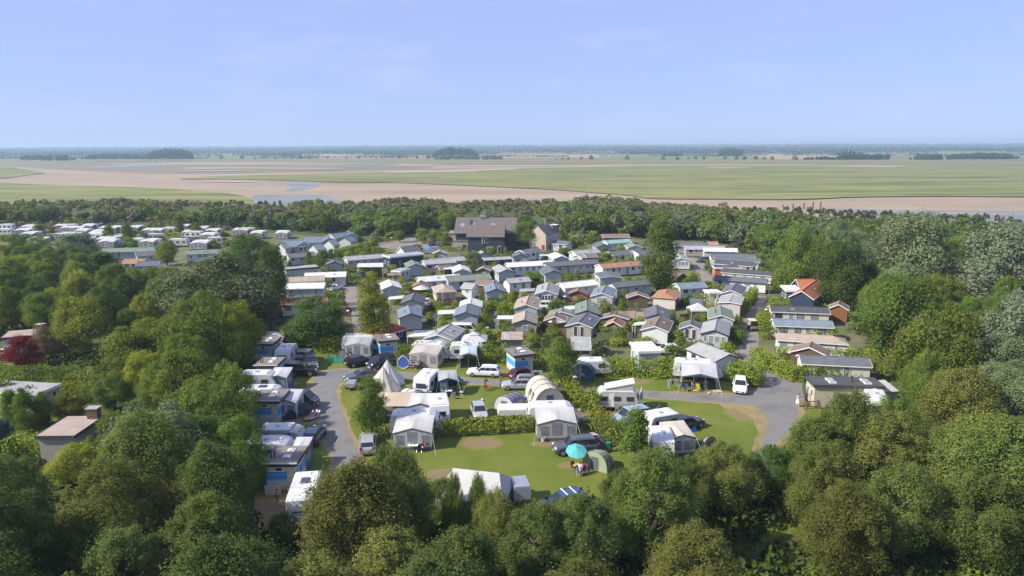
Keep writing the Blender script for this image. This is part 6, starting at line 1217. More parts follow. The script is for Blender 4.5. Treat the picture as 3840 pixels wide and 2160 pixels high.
# tents
def bell(r, u, v, rad, h, c, label, seg=12, lobes=.06):
    P = G(r, u, v); t = empty('bell_tent', (P.x, P.y, .02), rnd.uniform(0, 1), label, 'tent'); b = MB(); n = seg * 2
    rings = [(rad, 0), (rad * .98, .45), (rad * .62, h * .42), (rad * .3, h * .7), (.05, h)]; V = []
    for q, z in rings:
        for k in range(n): a = 2 * math.pi * k / n; w = q * (1 - (lobes if k % 2 else 0)); V.append((w * math.cos(a), w * math.sin(a), z - (.03 if k % 2 else 0)))
    Fc = [(i * n + k, i * n + (k + 1) % n, (i + 1) * n + (k + 1) % n, (i + 1) * n + k) for i in range(len(rings) - 1) for k in range(n)]; b.add(V, Fc).build('canopy', fab(c), t); MB().tube([(0, 0, h - .1), (0, 0, h + .12)], .03, 5).build('pole', m_metal, t)
    MB().add([(rad * 1.0 * math.cos(-1.75), rad * 1.0 * math.sin(-1.75), .02), (rad * math.cos(-1.4), rad * math.sin(-1.4), .02), (rad * .5 * math.cos(-1.57), rad * .5 * math.sin(-1.57) - .05, h * .55)], [(0, 1, 2)]).build('door_flap', fab('beige'), t)
    for k in range(8): a = 2 * math.pi * k / 8; MB().tube([(rad * math.cos(a), rad * math.sin(a), .42), (rad * 1.45 * math.cos(a), rad * 1.45 * math.sin(a), 0)], .012, 4).build('guy_rope', m_trimw, t)
    return t
bell('L', 790, 905, 2.3, 3.4, 'cream', 'cream bell tent, the nearer of the pair by the leaning tree'); bell('L', 850, 775, 2.3, 3.3, 'white', 'white bell tent, the farther of the pair by the leaning tree')
def tunnel(r, a, b, Wd, h, c, c2, label, hoops=4, taper=.75, name='tunnel_tent', door=True):
    """hoops from ground point a (front) to b (back)"""
    A, B_ = G(r, *a), G(r, *b); d = B_ - A; L = d.length; rz = math.atan2(d.y, d.x); t = empty(name, (A.x, A.y, .02), rz, label, 'tent'); seg = 10; V = []; rows = hoops * 3 - 2
    for i in range(rows):
        f = i / (rows - 1); k = 1 - (1 - taper) * f ** 1.5; sag = .0 if i % 3 == 0 else -.05
        for j in range(seg + 1): q = math.pi * j / seg; V.append((L * f, -Wd / 2 * k * math.cos(q), max(0, (h * k + sag) * math.sin(q) ** .8)))
    Fc = [(i * (seg + 1) + j, (i + 1) * (seg + 1) + j, (i + 1) * (seg + 1) + j + 1, i * (seg + 1) + j + 1) for i in range(rows - 1) for j in range(seg)]; MB().add(V, Fc).build('canopy', fab(c), t)
    fr = [V[j] for j in range(seg + 1)]; MB().add(fr, [tuple(range(seg + 1))]).build('front_panel', fab(c2), t); bk = [V[(rows - 1) * (seg + 1) + j] for j in range(seg + 1)]; 
    nose = MB(); tip = (L + .9 * h * .6, 0, .0); nose.add(bk + [(L + .7, -Wd * .25, 0), (L + .7, Wd * .25, 0)], [(j, j + 1, seg + 2 if j >= seg // 2 else seg + 1) for j in range(seg)] + [(seg // 2, seg + 2, seg + 1)]); nose.build('end_panel', fab(c), t)
    for i in range(0, rows, 3): MB().tube([(p[0], p[1] * 1.01, p[2] * 1.01 + .01) for p in V[i * (seg + 1):(i + 1) * (seg + 1)]], .03, 5).build('hoop', fab('navy') if c in ('purple', 'beige', 'cream') else fab('slate'), t)
    if door: MB().add([(-.012, -.45, .05), (-.012, .45, .05), (-.012, .42, h * .7), (-.012, -.42, h * .7)], [(3, 2, 1, 0)]).build('door', fab('slate'), t)
    for sg in (-1, 1):
        for f in (.3, .55): p = (L * f, sg * Wd * .47, h * .5); MB().add([(L * f - .3, sg * Wd * .485, h * .35), (L * f + .3, sg * Wd * .485, h * .35), (L * f + .3, sg * Wd * .44, h * .68), (L * f - .3, sg * Wd * .44, h * .68)], [(0, 1, 2, 3)]).build('window', m_mesh, t)
    return t
tunnel('M', (1500, 1195), (1330, 950), 3.9, 2.75, 'cream', 'cream', 'large cream tunnel tent with dark windows by the diagonal hedge', 4, .95)
tunnel('M', (790, 1220), (990, 1110), 3.0, 1.95, 'purple', 'palegrey', 'purple grey tunnel tent with dark hoops behind the long hedge', 4, .85)
tunnel('Q', (905, 590), (880, 500), 2.2, 1.5, 'cream', 'purple', 'small pale tent with purple stripes behind the off-road car', 3, .7)
tunnel('Q', (900, 850), (1010, 770), 2.8, 2.0, 'sage', 'sage', 'olive green tent beside the turquoise parasol', 4, .7)
tunnel('Q', (2290, 610), (2200, 570), 2.2, 1.5, 'brown', 'brown', 'small brown tent with a pink top above the bushes', 3, .6)
tunnel('K', (890, 1300), (900, 1230), 2.2, 1.6, 'purple', 'slate', 'dark grey dome tent beside the dark blue van', 3, .5, 'dome_tent')
tunnel('K', (695, 1355), (690, 1310), 1.4, 1.15, 'navy', 'navy', 'small black pop-up tent beside the light grey awning', 3, .5, 'dome_tent', door=False)
tunnel('L', (1300, 1090), (1130, 1010), 2.8, 1.7, 'palegrey', 'grey', 'pale dome tent with a dark arch beside the bell tents', 3, .8, 'dome_tent')
tunnel('M', (1990, 740), (2060, 560), 3.4, 2.3, 'slate', 'blue', 'dark blue arched awning with a white roof band behind the round headed tree', 3, .95, 'arched_awning')
tunnel('K', (1385, 525), (1400, 480), 1.6, 1.3, 'grey', 'grey', 'small grey dome tent left of the grey striped awning', 3, .5, 'dome_tent', door=False)
tunnel('K', (590, 860), (540, 790), 2.6, 1.9, 'navy', 'navy', 'dark blue tent with a red edge beside the jeep', 3, .8, 'dome_tent', door=False)
def ridge_tent(r, u, v, rz, L, Wd, hw, h, c, c2, label, name='frame_tent', porch=1.2):
    P = G(r, u, v); t = empty(name, (P.x, P.y, .02), R(rz), label, 'tent'); l, w = L / 2, Wd / 2
    MB().add([(-l, -w, 0), (l, -w, 0), (l, w, 0), (-l, w, 0), (-l, -w, hw), (l, -w, hw), (l, w, hw), (-l, w, hw)], [(0, 1, 5, 4), (1, 2, 6, 5), (2, 3, 7, 6), (3, 0, 4, 7)]).build('wall', fab(c2), t)
    rf = MB().add([(-l - .12, -w - .15, hw - .06), (l + .12, -w - .15, hw - .06), (l * .72, 0, h), (-l * .72, 0, h), (-l - .12, w + .15, hw - .06), (l + .12, w + .15, hw - .06)], [(0, 1, 2, 3), (5, 4, 3, 2), (1, 5, 2), (4, 0, 3)]).build('canopy', fab(c), t)
    MB().add([(-l * .5, -w - .012, .5), (l * .1, -w - .012, .5), (l * .1, -w - .012, hw - .3), (-l * .5, -w - .012, hw - .3)], [(0, 1, 2, 3)]).build('window', m_mesh, t)
    if porch:
        MB().slab((-l, -w - porch, hw - .25), (l * .6, -w - porch, hw - .35), (l * .6, -w, hw), (-l, -w, hw), .02).build('porch_flap', fab(c2), t)
        for x in (-l + .05, l * .57): MB().tube([(x, -w - porch + .05, 0), (x, -w - porch + .05, hw - .25)], .02, 5).build('pole', m_metal, t)
    for sx in (-1, 1):
        for sy in (-1, 1): MB().tube([(sx * l, sy * w, hw), (sx * (l + .9), sy * (w + .9), 0)], .012, 4).build('guy_rope', m_trimw, t)
    return t
ridge_tent('L', 1080, 1180, 4, 4.2, 3.0, 1.7, 2.15, 'peach', 'peach', 'peach coloured cabin tent with a small window behind the leaning tree')
ridge_tent('P', 1250, 1090, -14, 6.0, 4.8, 1.4, 3.0, 'white', 'white', 'big white peaked tent at the lower edge of the lawn', 'pavilion_tent', 0)
ridge_tent('J', 1850, 1150, 10, 3.6, 3.6, 2.0, 2.8, 'white', 'white', 'white gazebo tent half hidden in the right trees', 'gazebo', 0)
# blue beach shelter
P = G('L', 1088, 548); bs_ = empty('beach_shelter', (P.x, P.y, .02), 0, 'blue pointed beach shelter with white edge before the beige awning', 'tent')
pts = [(.85 * math.cos(t) * (1 if math.sin(t) < .2 else 1 - .45 * math.sin(t)), .95 + .95 * math.sin(t)) for t in [2 * math.pi * k / 20 for k in range(20)]]
MB().prism(pts, .05, 'y', 0).build('panel', mat('shelter_blue', (.07, .14, .48), .7), bs_); MB().tube([(x, .02, z) for x, z in pts + pts[:1]], .06, 5).build('rim', m_trimw, bs_); MB().add([(-.8, .05, .2), (.8, .05, .2), (.5, 1.1, .05), (-.5, 1.1, .05)], [(0, 1, 2, 3)]).build('back_panel', fab('slate'), bs_)
# sanitary cabins with a sea and sky picture round the wall
def mural():
    m = bpy.data.materials.new('sea_mural'); m.use_nodes = True; t = m.node_tree; N, Lk = t.nodes, t.links; p = N['Principled BSDF']; p.inputs['Roughness'].default_value = .5
    co = N.new('ShaderNodeTexCoord'); sx = N.new('ShaderNodeSeparateXYZ'); Lk.new(co.outputs['Object'], sx.inputs[0]); n = N.new('ShaderNodeTexNoise'); n.inputs['Scale'].default_value = 1.4; n.inputs['Detail'].default_value = 5; Lk.new(co.outputs['Object'], n.inputs[0])
    a = N.new('ShaderNodeMath'); a.operation = 'MULTIPLY_ADD'; a.inputs[1].default_value = .35; Lk.new(n.outputs[0], a.inputs[0]); Lk.new(sx.outputs['Z'], a.inputs[2])
    mr = N.new('ShaderNodeMapRange'); mr.inputs[1].default_value = .2; mr.inputs[2].default_value = 2.5; Lk.new(a.outputs[0], mr.inputs[0]); rp = N.new('ShaderNodeValToRGB'); Lk.new(mr.outputs[0], rp.inputs[0]); el = rp.color_ramp.elements
    for q, c in ((.0, (.42, .40, .36)), (.24, (.52, .50, .45)), (.32, (.55, .62, .65)), (.40, (.28, .50, .66)), (.48, (.05, .25, .66)), (.70, (.10, .36, .74)), (.80, (.05, .17, .55))):
        e = el[0] if q == 0 else (el.new(q)); e.position = q; e.color = (*c, 1)
    el[-1].position = .80
    Lk.new(rp.outputs[0], p.inputs['Base Color']); return m
m_mural = mural(); m_cream = mat('cabin_cream', (.56, .53, .44), .7, .08)
def cabin(r, u, v, rz, label, Wd=2.6, D=3.4, roofc=None):
    """u v: the near left ground corner"""
    P = G(r, u, v); c = empty('sanitary_cabin', (P.x, P.y, .02), R(rz), label, 'cabin', 'mural cabins on the pitches')
    MB().box(0, Wd, 0, D, 0, 1.85).build('mural_wall', m_mural, c); MB().box(-.01, Wd + .01, -.01, D + .01, 1.85, 2.45).build('upper_wall', m_cream, c)
    rf = MB().box(-.3, Wd + .3, -.3, D + .3, 2.45, 2.78).build('roof', roofc or mat('cabin_roof_dark', (.035, .038, .045), .5, .1), c); MB().box(-.24, Wd + .24, -.24, D + .24, 2.775, 2.79).build('roof_deck', mat('cabin_deck', (.19, .17, .155), .85, .15, 2), rf)
    MB().box(-.33, Wd + .33, -.33, -.28, 2.73, 2.84).build('roof_edge', m_trimw if not roofc else mat('olive_edge', (.10, .115, .09), .5), rf)
    for x, y in ((Wd * .62, D * .35), (Wd * .62, D * .75)): h = MB().box(x - .35, x + .35, y - .3, y + .3, 2.78, 2.9).build('rooflight', m_trimw, rf); MB().box(x - .28, x + .28, y - .24, y + .24, 2.89, 3.0, .1, .1).build('dome', m_trimw, h)
    for x in (.25, .55): MB().lathe([(.07, 2.75), (.07, 3.45), (.09, 3.45), (.09, 3.5)], 7, (x, D * .3, 0)).build('vent_pipe', m_flue if not roofc else m_metal, rf)
    window(c, Wd * .45, -.01, 2.08, .75, .42, '-y', m_frame, m_pane, .04); window(c, Wd + .01, D * .5, 1.4, .9, 1.0, '+x', m_frame, mat('mural_pane', (.06, .2, .5), .2, .2), .04)
    d = MB().box(Wd * .72, Wd * .72 + .7, -.045, -.012, .05, 1.9).build('door', m_cream, c); MB().box(Wd * .72 + .08, Wd * .72 + .14, -.08, -.044, .95, 1.05).build('handle', m_metal, d)
    MB().box(Wd * .05, Wd * .6, -1.0, -.95, 0, .95).build('privacy_screen', mat('screen_sand', (.48, .45, .39), .7, .1), c)
    return c
ol = mat('cabin_roof_olive', (.11, .12, .095), .6, .12)
cabin('L', 735, 395, 20, 'mural cabin with olive roof between the striped and beige awnings', 2.7, 3.6, ol); cabin('M', 960, 640, 20, 'mural cabin with olive roof behind the dark red car', 2.7, 3.6, ol)
cabin('K', 215, 560, 0, 'topmost mural cabin in the left row'); cabin('K', 240, 880, 0, 'mural cabin beside the dark blue tent in the left row'); cabin('K', 190, 1400, 0, 'mural cabin with two black pipes below the white caravan', 3.0); cabin('O', 330, 1090, 0, 'lowest mural cabin in the left row', 2.7)
# ------------------------------------------------------------------ hedges
HD = hedge
HD([('K', 1190, 455), ('K', 1290, 405), ('K', 1560, 345)], 2.2, 2.4, 'big rounded hedge block left of the striped awning', rag=.16)
HD([('-', 1500, 1352), ('-', 1620, 1345), ('-', 1760, 1352), ('-', 1900, 1360), ('-', 2060, 1380)], 2.3, 1.8, 'long leafy hedge behind the upper row of caravans', rag=.3)
HD([('N', 190, 575), ('N', 340, 560), ('N', 620, 572), ('N', 1000, 590), ('N', 1350, 600)], 2.3, 2.0, 'thick hedge left of the large open awning', rag=.22)
HD([('N', 1960, 610), ('N', 2180, 660), ('N', 2370, 690)], 2.2, 3.2, 'broad hedge behind the white estate car', rag=.22)
HD([('J', 430, 655), ('J', 580, 765), ('J', 760, 835), ('J', 930, 905)], 2.0, 1.9, 'hedge curving along the right side of the lane')
HD([('J', 950, 905), ('J', 1150, 895), ('J', 1500, 895), ('J', 1950, 892)], 2.0, 1.6, 'hedge behind the long brown flat roofed home')
HD([('J', 500, 240), ('J', 900, 235), ('J', 1400, 280)], 2.0, 1.8, 'hedge between the slate blue and brown grey roofs right of the lane', rag=.2, top=True)
HD([('J', 690, 500), ('J', 980, 500)], 1.7, 1.6, 'low hedge left of the brown garden house', top=True)
HD([('J', 1250, 525), ('J', 1900, 535)], 2.1, 1.8, 'hedge right of the brown garden house', top=True)
HD([('J', 530, 160), ('J', 520, 300)], 1.8, 2.2, 'bushy hedge at the lane beside the cream home')
HD([('I', 700, 985), ('I', 1300, 1005)], 1.6, 1.6, 'upper clipped hedge below the navy cabin', top=True); HD([('I', 720, 1045), ('I', 1470, 1070)], 1.5, 1.6, 'lower clipped hedge above the cream home', top=True)
HD([('D', 1520, 780), ('D', 1620, 680), ('D', 1700, 590), ('D', 1760, 500)], 2.4, 1.5, 'tall clipped hedge curving along the left of the lane')
HD([('D', 470, 335), ('D', 850, 325), ('D', 1270, 285)], 2.2, 1.6, 'dark hedge right of the poplar foot', top=True); HD([('D', 840, 432), ('D', 1280, 445)], 1.8, 1.5, 'clipped hedge behind the brick shed', top=True)
HD([('D', 740, 150), ('D', 880, 92)], 2.3, 1.8, 'hedge with yellow flowers beside the far lane', top=True)
HD([('C', 905, 1300), ('C', 1080, 1180)], 1.9, 1.6, 'clipped hedge, the receding side of the hedge corner'); HD([('C', 960, 1310), ('C', 1465, 1300)], 1.9, 1.3, 'bright clipped hedge before the small dark shed')
HD([('P', 690, 390), ('P', 1100, 372), ('P', 1500, 350), ('P', 1835, 328)], 1.75, 1.15, 'long low hedge with bare stems between the two lawns', stems=True, z0=.35)
HD([('O', 1500, 450), ('O', 1650, 455), ('O', 1770, 460)], 1.5, .9, 'thin hedge beside the trunk of the leaning tree', stems=True, z0=.3, dens=20)
HD([('M', 1710, 800), ('M', 1800, 930), ('M', 1920, 1080), ('M', 2010, 1220)], 1.6, 1.5, 'loose diagonal hedge beside the cream tunnel tent', rag=.3)
HD([('N', 110, 1250), ('N', 230, 1290)], 1.7, 2.2, 'square yellow green hedge before the pale blue van', leaf_mat('golden_hedge', (.15, .15, .015), (.26, .24, .03), .25))
HD([('Q', 960, 380), ('Q', 1150, 480), ('Q', 1400, 600)], 1.8, 2.2, 'loose grassy hedge behind the small pale tent', l_olive, rag=.35)
HD([('F', 330, 700), ('F', 740, 690)], 2.2, 1.8, 'hedge below the long grey home at the left'); HD([('F', 920, 620), ('F', 1150, 560), ('F', 1470, 480)], 2.3, 2.0, 'long hedge beside the far lane'); HD([('F', 1230, 578), ('F', 1540, 530)], 1.6, 1.6, 'low hedge across the far lane')
HD([('F', 1285, 870), ('F', 1600, 865)], 2.3, 2.0, 'tall square clipped hedge below the white carport roof'); HD([('F', 830, 1265), ('F', 1075, 1260)], 2.6, 2.6, 'square clipped hedge at the left of the park lane'); HD([('F', 970, 985), ('F', 1290, 960)], 2.0, 2.0, 'hedge along the top of the park lane')
HD([('F', 970, 810), ('F', 1110, 805)], 2.0, 1.6, 'small square hedge beside the grey gabled home'); HD([('F', 820, 1080), ('F', 900, 1075)], 2.8, 1.2, 'narrow tall hedge before the white car')
HD([('F', 220, 1140), ('F', 800, 1120)], 1.4, 2.0, 'low hedge below the pale blue home'); HD([('E', 200, 640), ('E', 900, 640)], 1.3, 1.5, 'low hedge before the beige annex')
HD([('S', 0, 735), ('S', 260, 740), ('S', 520, 745)], 2.0, 2.0, 'left hedge of the garden row', l_mid); HD([('S', 530, 745), ('S', 840, 755)], 2.0, 2.0, 'right hedge of the garden row', l_mid)
HD([('S', 360, 815), ('S', 600, 812), ('S', 780, 805)], .9, 2.5, 'low rounded golden hedge in the left garden', leaf_mat('gold_low', (.13, .15, .012), (.21, .22, .025), .25)); HD([('S', 80, 1370), ('S', 520, 1350)], 2.2, 2.2, 'bright clipped hedge below the brown flat roof')
HD([('B', 690, 860), ('B', 900, 790), ('B', 1400, 830), ('B', 1700, 810)], 1.7, 2.0, 'leafy hedge between the white van and the brown striped roof', rag=.3)
HD([('W', 840, 225), ('W', 1000, 235)], 1.6, 2.0, 'short hedge among the far caravans'); HD([('W', 1000, 260), ('W', 1200, 255)], 1.6, 2.0, 'dark hedge below the far caravans'); HD([('W', 1430, 200), ('W', 1620, 215)], 1.5, 2.0, 'hedge behind the far motorhome'); HD([('W', 740, 175), ('W', 900, 175)], 1.4, 2.0, 'hedge in the back row of far caravans'); HD([('W', 1270, 410), ('W', 1380, 400)], 1.6, 2.0, 'hedge beside the far grey cabin')
# ------------------------------------------------------------------ the far campground on the left
ords = 'first second third fourth fifth sixth seventh eighth ninth tenth eleventh twelfth'.split()
far_rows = [('back', [(60, 152), (290, 158), (620, 152), (810, 150), (1035, 168), (1210, 165), (1520, 182), (1890, 195), (2180, 188), (2500, 215)]), ('second', [(70, 195), (250, 190), (440, 205), (760, 195), (910, 205), (1410, 192), (1710, 220), (2280, 215)]), ('third', [(300, 222), (880, 240), (1060, 245), (1380, 242), (1860, 232)]), ('front', [(990, 292), (1220, 285), (1340, 292), (1580, 292), (1790, 305), (1890, 275)])]
FARC = []
for row, pts in far_rows:
    for i, (u, v) in enumerate(pts):
        P = G('W', u, v); FARC.append((P.x, P.y)); L = rnd.uniform(5, 6.5); rz = R(rnd.choice((0, 8, 172, 185)) + rnd.uniform(-6, 6))
        e = caravan(P, rz, L, f'white caravan in the far campground, {ords[i]} from the left in the {row} row', rnd.choice((m_cw, m_cw, m_cb, m_cgrey)), rnd.choice(('modern', 'boxy')), hatches=2)
        if (i + len(row)) % 2:
            A = P + Vector((-L * .4, -4.2, 0)); q = to_px(A); q2 = to_px(A + Vector((L * .8, 0, 0)))
            awning('-', q, q2, 3.0, f'pale awning of the {ords[i]} caravan in the {row} row of the far campground', rnd.choice(('white', 'cream', 'palegrey')), rnd.choice(('grey', 'beige', 'slate')), 'slate', None, 'closed')
for k, (u, v) in enumerate(sorted((rnd.uniform(-10, 2350), rnd.choice((160, 180, 200, 218, 238, 262, 285))) for _ in range(34))):
    P = G('W', u, v)
    if (u > 1500 and v > 250) or any((P.x - t[0]) ** 2 + (P.y - t[1]) ** 2 < 20 for t in FARC): continue
    FARC.append((P.x, P.y)); q, q2 = to_px(P), to_px(P + Vector((rnd.uniform(4, 6.5), 0, 0)))
    awning('-', q, q2, rnd.uniform(3, 5), f'pale roofed tent scattered in the far campground, {k + 1}th from the left', rnd.choice(('white', 'white', 'cream', 'palegrey')), rnd.choice(('grey', 'beige', 'slate')), 'slate', None, 'closed')['group'] = 'tents scattered in the far campground'
H('W', (915, 310), (1370, 300), 'long green roofed home below the far caravans', 'green', 'bluegrey'); H('W', (1640, 330), (1900, 318), 'long green roofed home with white gable below the far caravans', 'green', 'white'); H('W', (1195, 345), (1290, 338), 'grey gabled cabin with dark roof left of the thin crowned tree', 'slate', 'grey', Wd=4.4, minL=6); H('W', (1215, 425), (1400, 420), 'white gabled home with slate roof below the grey cabin', 'slate', 'white'); H('W', (1100, 405), (1270, 402), 'dull red roofed home below the grey gabled cabin', 'rust', 'white')
# ------------------------------------------------------------------ bushes in the gardens of the park
def near_home(P):
    b = min(HOMES, key=lambda h: (h[1].x - P[0]) ** 2 + (h[1].y - P[1]) ** 2); return b
SEEN = {}
park = [(700, 650), (900, 625), (1130, 640), (1400, 615), (1700, 615), (1930, 650), (1960, 720), (1890, 760), (1840, 900), (1500, 890), (1180, 862), (1060, 840), (960, 760), (900, 700), (720, 760)]
lanes = [[(870, 720), (905, 715), (960, 790), (900, 830), (880, 790)], [(1850, 740), (1930, 740), (1910, 800), (1890, 920), (1840, 880), (1860, 800)], [(1590, 700), (1760, 650), (1790, 720), (1760, 720)]]
HB_BOX = []
for root, c, hl, lab in HOMES:
    HB_BOX.append((c.x, c.y, root))
def blocked(P, rad):
    for root, c, hl, lab in HOMES:
        dx, dy = P[0] - c.x, P[1] - c.y; a = -root.rotation_euler.z; lx, ly = dx * math.cos(a) - dy * math.sin(a), dx * math.sin(a) + dy * math.cos(a)
        flat = root.name.startswith(('flat', 'brick', 'porch', 'bungalow', 'garden_shed', 'timber')) and abs(lx) > abs(ly)
        if flat: hx, hy = hl, 2.6
        else: hx, hy = 2.1, hl + .3
        if hl > 9: hx = hy = 13
        if abs(lx) < hx + rad * .55 and abs(ly) < hy + rad * .55: return True
    return False
n = 0
for k in range(2600):
    X_, Y_ = rnd.uniform(690, 1970), rnd.uniform(610, 905)
    if not inside((X_, Y_), park) or any(inside((X_, Y_), l) for l in lanes): continue
    P = G('X', X_, Y_); w = rnd.uniform(1.5, 4.0)
    if blocked(P, w / 2): continue
    if any((P.x - t[0]) ** 2 + (P.y - t[1]) ** 2 < (t[2] + w * .42) ** 2 for t in TREES[-n - 5:]): continue
    h = rnd.uniform(1.0, 2.5) * (1 if w < 2.4 else 1.1); mt, word = rnd.choice([(l_mid, 'mid green'), (l_hedge, 'light green'), (l_olive, 'olive'), (l_yellow, 'yellowish'), (l_dark, 'dark green'), (l_hedge, 'light green'), (l_grey, 'grey green')])
    root, c, hl, lab = near_home(P); side = 'left of' if P.x < c.x - 1.5 else 'right of' if P.x > c.x + 1.5 else 'behind' if P.y > c.y else 'in front of'
    short = ' '.join(lab.split()[:9]); cut = {'with', 'and', 'a', 'the', 'its', 'of', 'by', 'in', 'left', 'right', 'below', 'behind', 'above', 'beside', 'before', 'at', 'just', 'between', 'one', 'two', 'white', 'filling', 'that', 'rows'}
    ww = short.split()
    while ww and ww[-1] in cut: ww.pop()
    t = f'{word} bush {side} the {" ".join(ww)}'; SEEN[t] = SEEN.get(t, 0) + 1
    if SEEN[t] > 1: t = f'{["", "", "second", "third", "fourth", "fifth", "sixth"][min(6, SEEN[t])]} ' + t
    bush(P, w, h, mt, 'garden_bush', t, 'bushes in the gardens of the mobile homes'); TREES.append((P.x, P.y, w / 2)); n += 1
    if n >= 290: break
for k in range(90):                                      # between the far caravans
    P = G('W', rnd.uniform(0, 2300), rnd.uniform(165, 310)); 
    if any((P.x - t[0]) ** 2 + (P.y - t[1]) ** 2 < 30 for t in TREES[-80:]): continue
    bush(P, rnd.uniform(3, 6), rnd.uniform(1.4, 2.6), rnd.choice((l_mid, l_hedge, l_olive)), 'camp_bush', 'bush between the far caravans', 'bushes between the far caravans', 'scrub'); TREES.append((P.x, P.y, 2))
for k in range(46):                                      # round the plaza and the lane to it
    r_, u, v = rnd.choice((('F', rnd.uniform(1150, 1900), rnd.uniform(250, 400)), ('E', rnd.uniform(-60, 330), rnd.uniform(420, 520)), ('F', rnd.uniform(2200, 2560), rnd.uniform(330, 430)), ('E', rnd.uniform(1900, 2560), rnd.uniform(430, 560)), ('F', rnd.uniform(560, 1150), rnd.uniform(430, 520))))
    P = G(r_, u, v)
    if any((P.x - t[0]) ** 2 + (P.y - t[1]) ** 2 < 14 for t in TREES[-60:]) or blocked(P, 2): continue
    bush(P, rnd.uniform(3, 6.5), rnd.uniform(1.8, 4.2), rnd.choice((l_mid, l_hedge, l_olive, l_grey)), 'plaza_bush', 'bush round the reception plaza and chalets', 'bushes round the reception plaza', 'scrub'); TREES.append((P.x, P.y, 2))
# bushes one can point at
for r, u, v, w, h, mt, lab in (('B', 1290, 730, 2.0, 2.6, l_hedge, 'clipped cone shaped bush beside the black car'), ('B', 800, 1110, 2.6, 2.6, l_yellow, 'round yellow green bush right of the white van'), ('A', 1405, 460, 1.8, 1.7, leaf_mat('ball_leaf', (.14, .16, .012), (.22, .22, .02), .25), 'round ball shaped bush beside the white parasol'), ('A', 270, 900, 1.5, 1.8, l_red, 'dark red bush beside the park lane'), ('A', 1320, 1130, 3.2, 2.2, l_yellow, 'light bush right of the red roofed cabin'),
                               ('B', 1690, 350, 3.2, 2.8, l_mid, 'round bush right of the satellite dish'), ('N', 2320, 730, 1.4, 1.7, l_olive, 'dry clipped bush on thin stems at the road corner'), ('M', 2150, 1200, 2.8, 2.6, l_hedge, 'leafy round bush left of the pop-up roof caravan'), ('M', 1790, 790, 1.8, 1.5, l_olive, 'bush at the foot of the round headed tree'), ('M', 800, 440, 2.4, 2.3, l_brown, 'reddish leaved bush behind the upper caravans'),
                               ('S', 1030, 640, 1.8, 1.9, l_red, 'dark red shrub in the left garden hedge'), ('S', 260, 960, 3.4, 3.0, l_dark, 'dark bush before the pale grey house at the left'), ('S', 90, 930, 3.0, 2.8, l_mid, 'tall bush before the left part of the pale grey house'), ('S', 170, 925, 2.2, 2.4, l_olive, 'olive bush before the glazed corner of the pale grey house'), ('S', 10, 945, 3.2, 3.0, l_hedge, 'light bush at the left edge before the pale grey house'), ('S', 700, 900, 2.6, 1.8, l_mid, 'green bush right of the clipped garden tree'), ('C', 1250, 800, 1.4, .9, l_flower, 'yellow flowering bush beside the timber deck'), ('D', 640, 270, 2.2, .9, l_flower, 'orange yellow flowering shrubs beside the far lane'), ('C', 1030, 780, 2.0, 2.0, l_grey, 'dry feathery bush below the wide windowed home'), ('D', 540, 650, 2.4, 2.2, l_brown, 'brownish feathery bush right of the slate roofed home'), ('N', 1160, 350, 2.6, 2.2, l_mid, 'dark bush behind the hedge and the white car'), ('N', 1660, 370, 2.4, 2.6, l_silver, 'white flowering bush before the long white home'), ('D', 1500, 1000, 3.0, 2.6, l_olive, 'bush beside the lane right of the bay windows'), ('D', 1540, 1180, 2.6, 2.2, l_mid, 'green bush before the lane shadow'), ('D', 440, 1180, 2.4, 2.6, l_hedge, 'bush around the lamp post beside the white boarded home'), ('D', 620, 1130, 2.8, 2.2, l_mid, 'bush left of the pink summer house table'), ('D', 980, 850, 2.6, 1.8, l_hedge, 'bush between the pink summer house and green roof'), ('C', 180, 1400, 3.0, 2.4, l_olive, 'bush left of the grey sloping porch roof'), ('M', 750, 160, 3.4, 2.2, l_mid, 'grey green bush before the brown flat roofed chalet')):
    bush(G(r, u, v), w, h, mt, 'shrub', lab)
# small trees of the park and the plaza
for r, x, top, base, w, mt, lab in (('F', 590, 520, 720, 95, l_olive, 'slender tree before the long grey home at the left'), ('F', 795, 495, 660, 150, l_mid, 'round tree beside the hedge of the far lane'), ('F', 1265, 195, 420, 185, l_mid, 'taller round tree right of the chalets'), ('F', 1020, 340, 490, 130, l_mid, 'small tree beside the steep roofed chalet'), ('F', 1115, 350, 470, 80, l_mid, 'smaller tree right of the steep roofed chalet'), ('F', 1840, 230, 400, 160, l_mid, 'tree at the reception plaza'), ('F', 1500, 350, 490, 110, l_mid, 'young tree at the end of the hedge lane'), ('F', 2080, 420, 560, 190, l_mid, 'round tree right of the steep slate roof'), ('E', 305, 400, 600, 190, l_mid, 'tree left of the beige annex'), ('E', 970, 580, 720, 150, l_yellow, 'yellow green bushy tree before the reception carport'), ('B', 1690, 145, 390, 380, l_mid, 'broad bushy tree beside the satellite dish'), ('E', 2040, 590, 700, 240, l_olive, 'bushy tree behind the pale roofed home with a veranda'), ('H', 430, 500, 650, 210, l_olive, 'loose olive tree before the flowered gable'), ('H', 620, 545, 640, 100, l_mid, 'small palm like tree right of the flowered gable'), ('W', 960, 90, 250, 110, l_mid, 'tree among the far caravans, the left of two'), ('W', 1120, 90, 250, 110, l_mid, 'tree among the far caravans, the right of two'), ('W', 1270, 150, 270, 90, l_mid, 'smaller tree left of the far motorhome'), ('W', 1730, 75, 210, 110, l_mid, 'tree behind the far caravans'), ('W', 350, 90, 210, 110, l_mid, 'tree between the far caravans at the left'), ('W', 460, 110, 230, 100, l_olive, 'olive tree between the far caravans at the left'), ('W', 1580, 10, 190, 130, l_olive, 'taller tree behind the far caravans')):
    tree_px('ovoid', r, x, top, base, w, mt, lab, clear=.12)
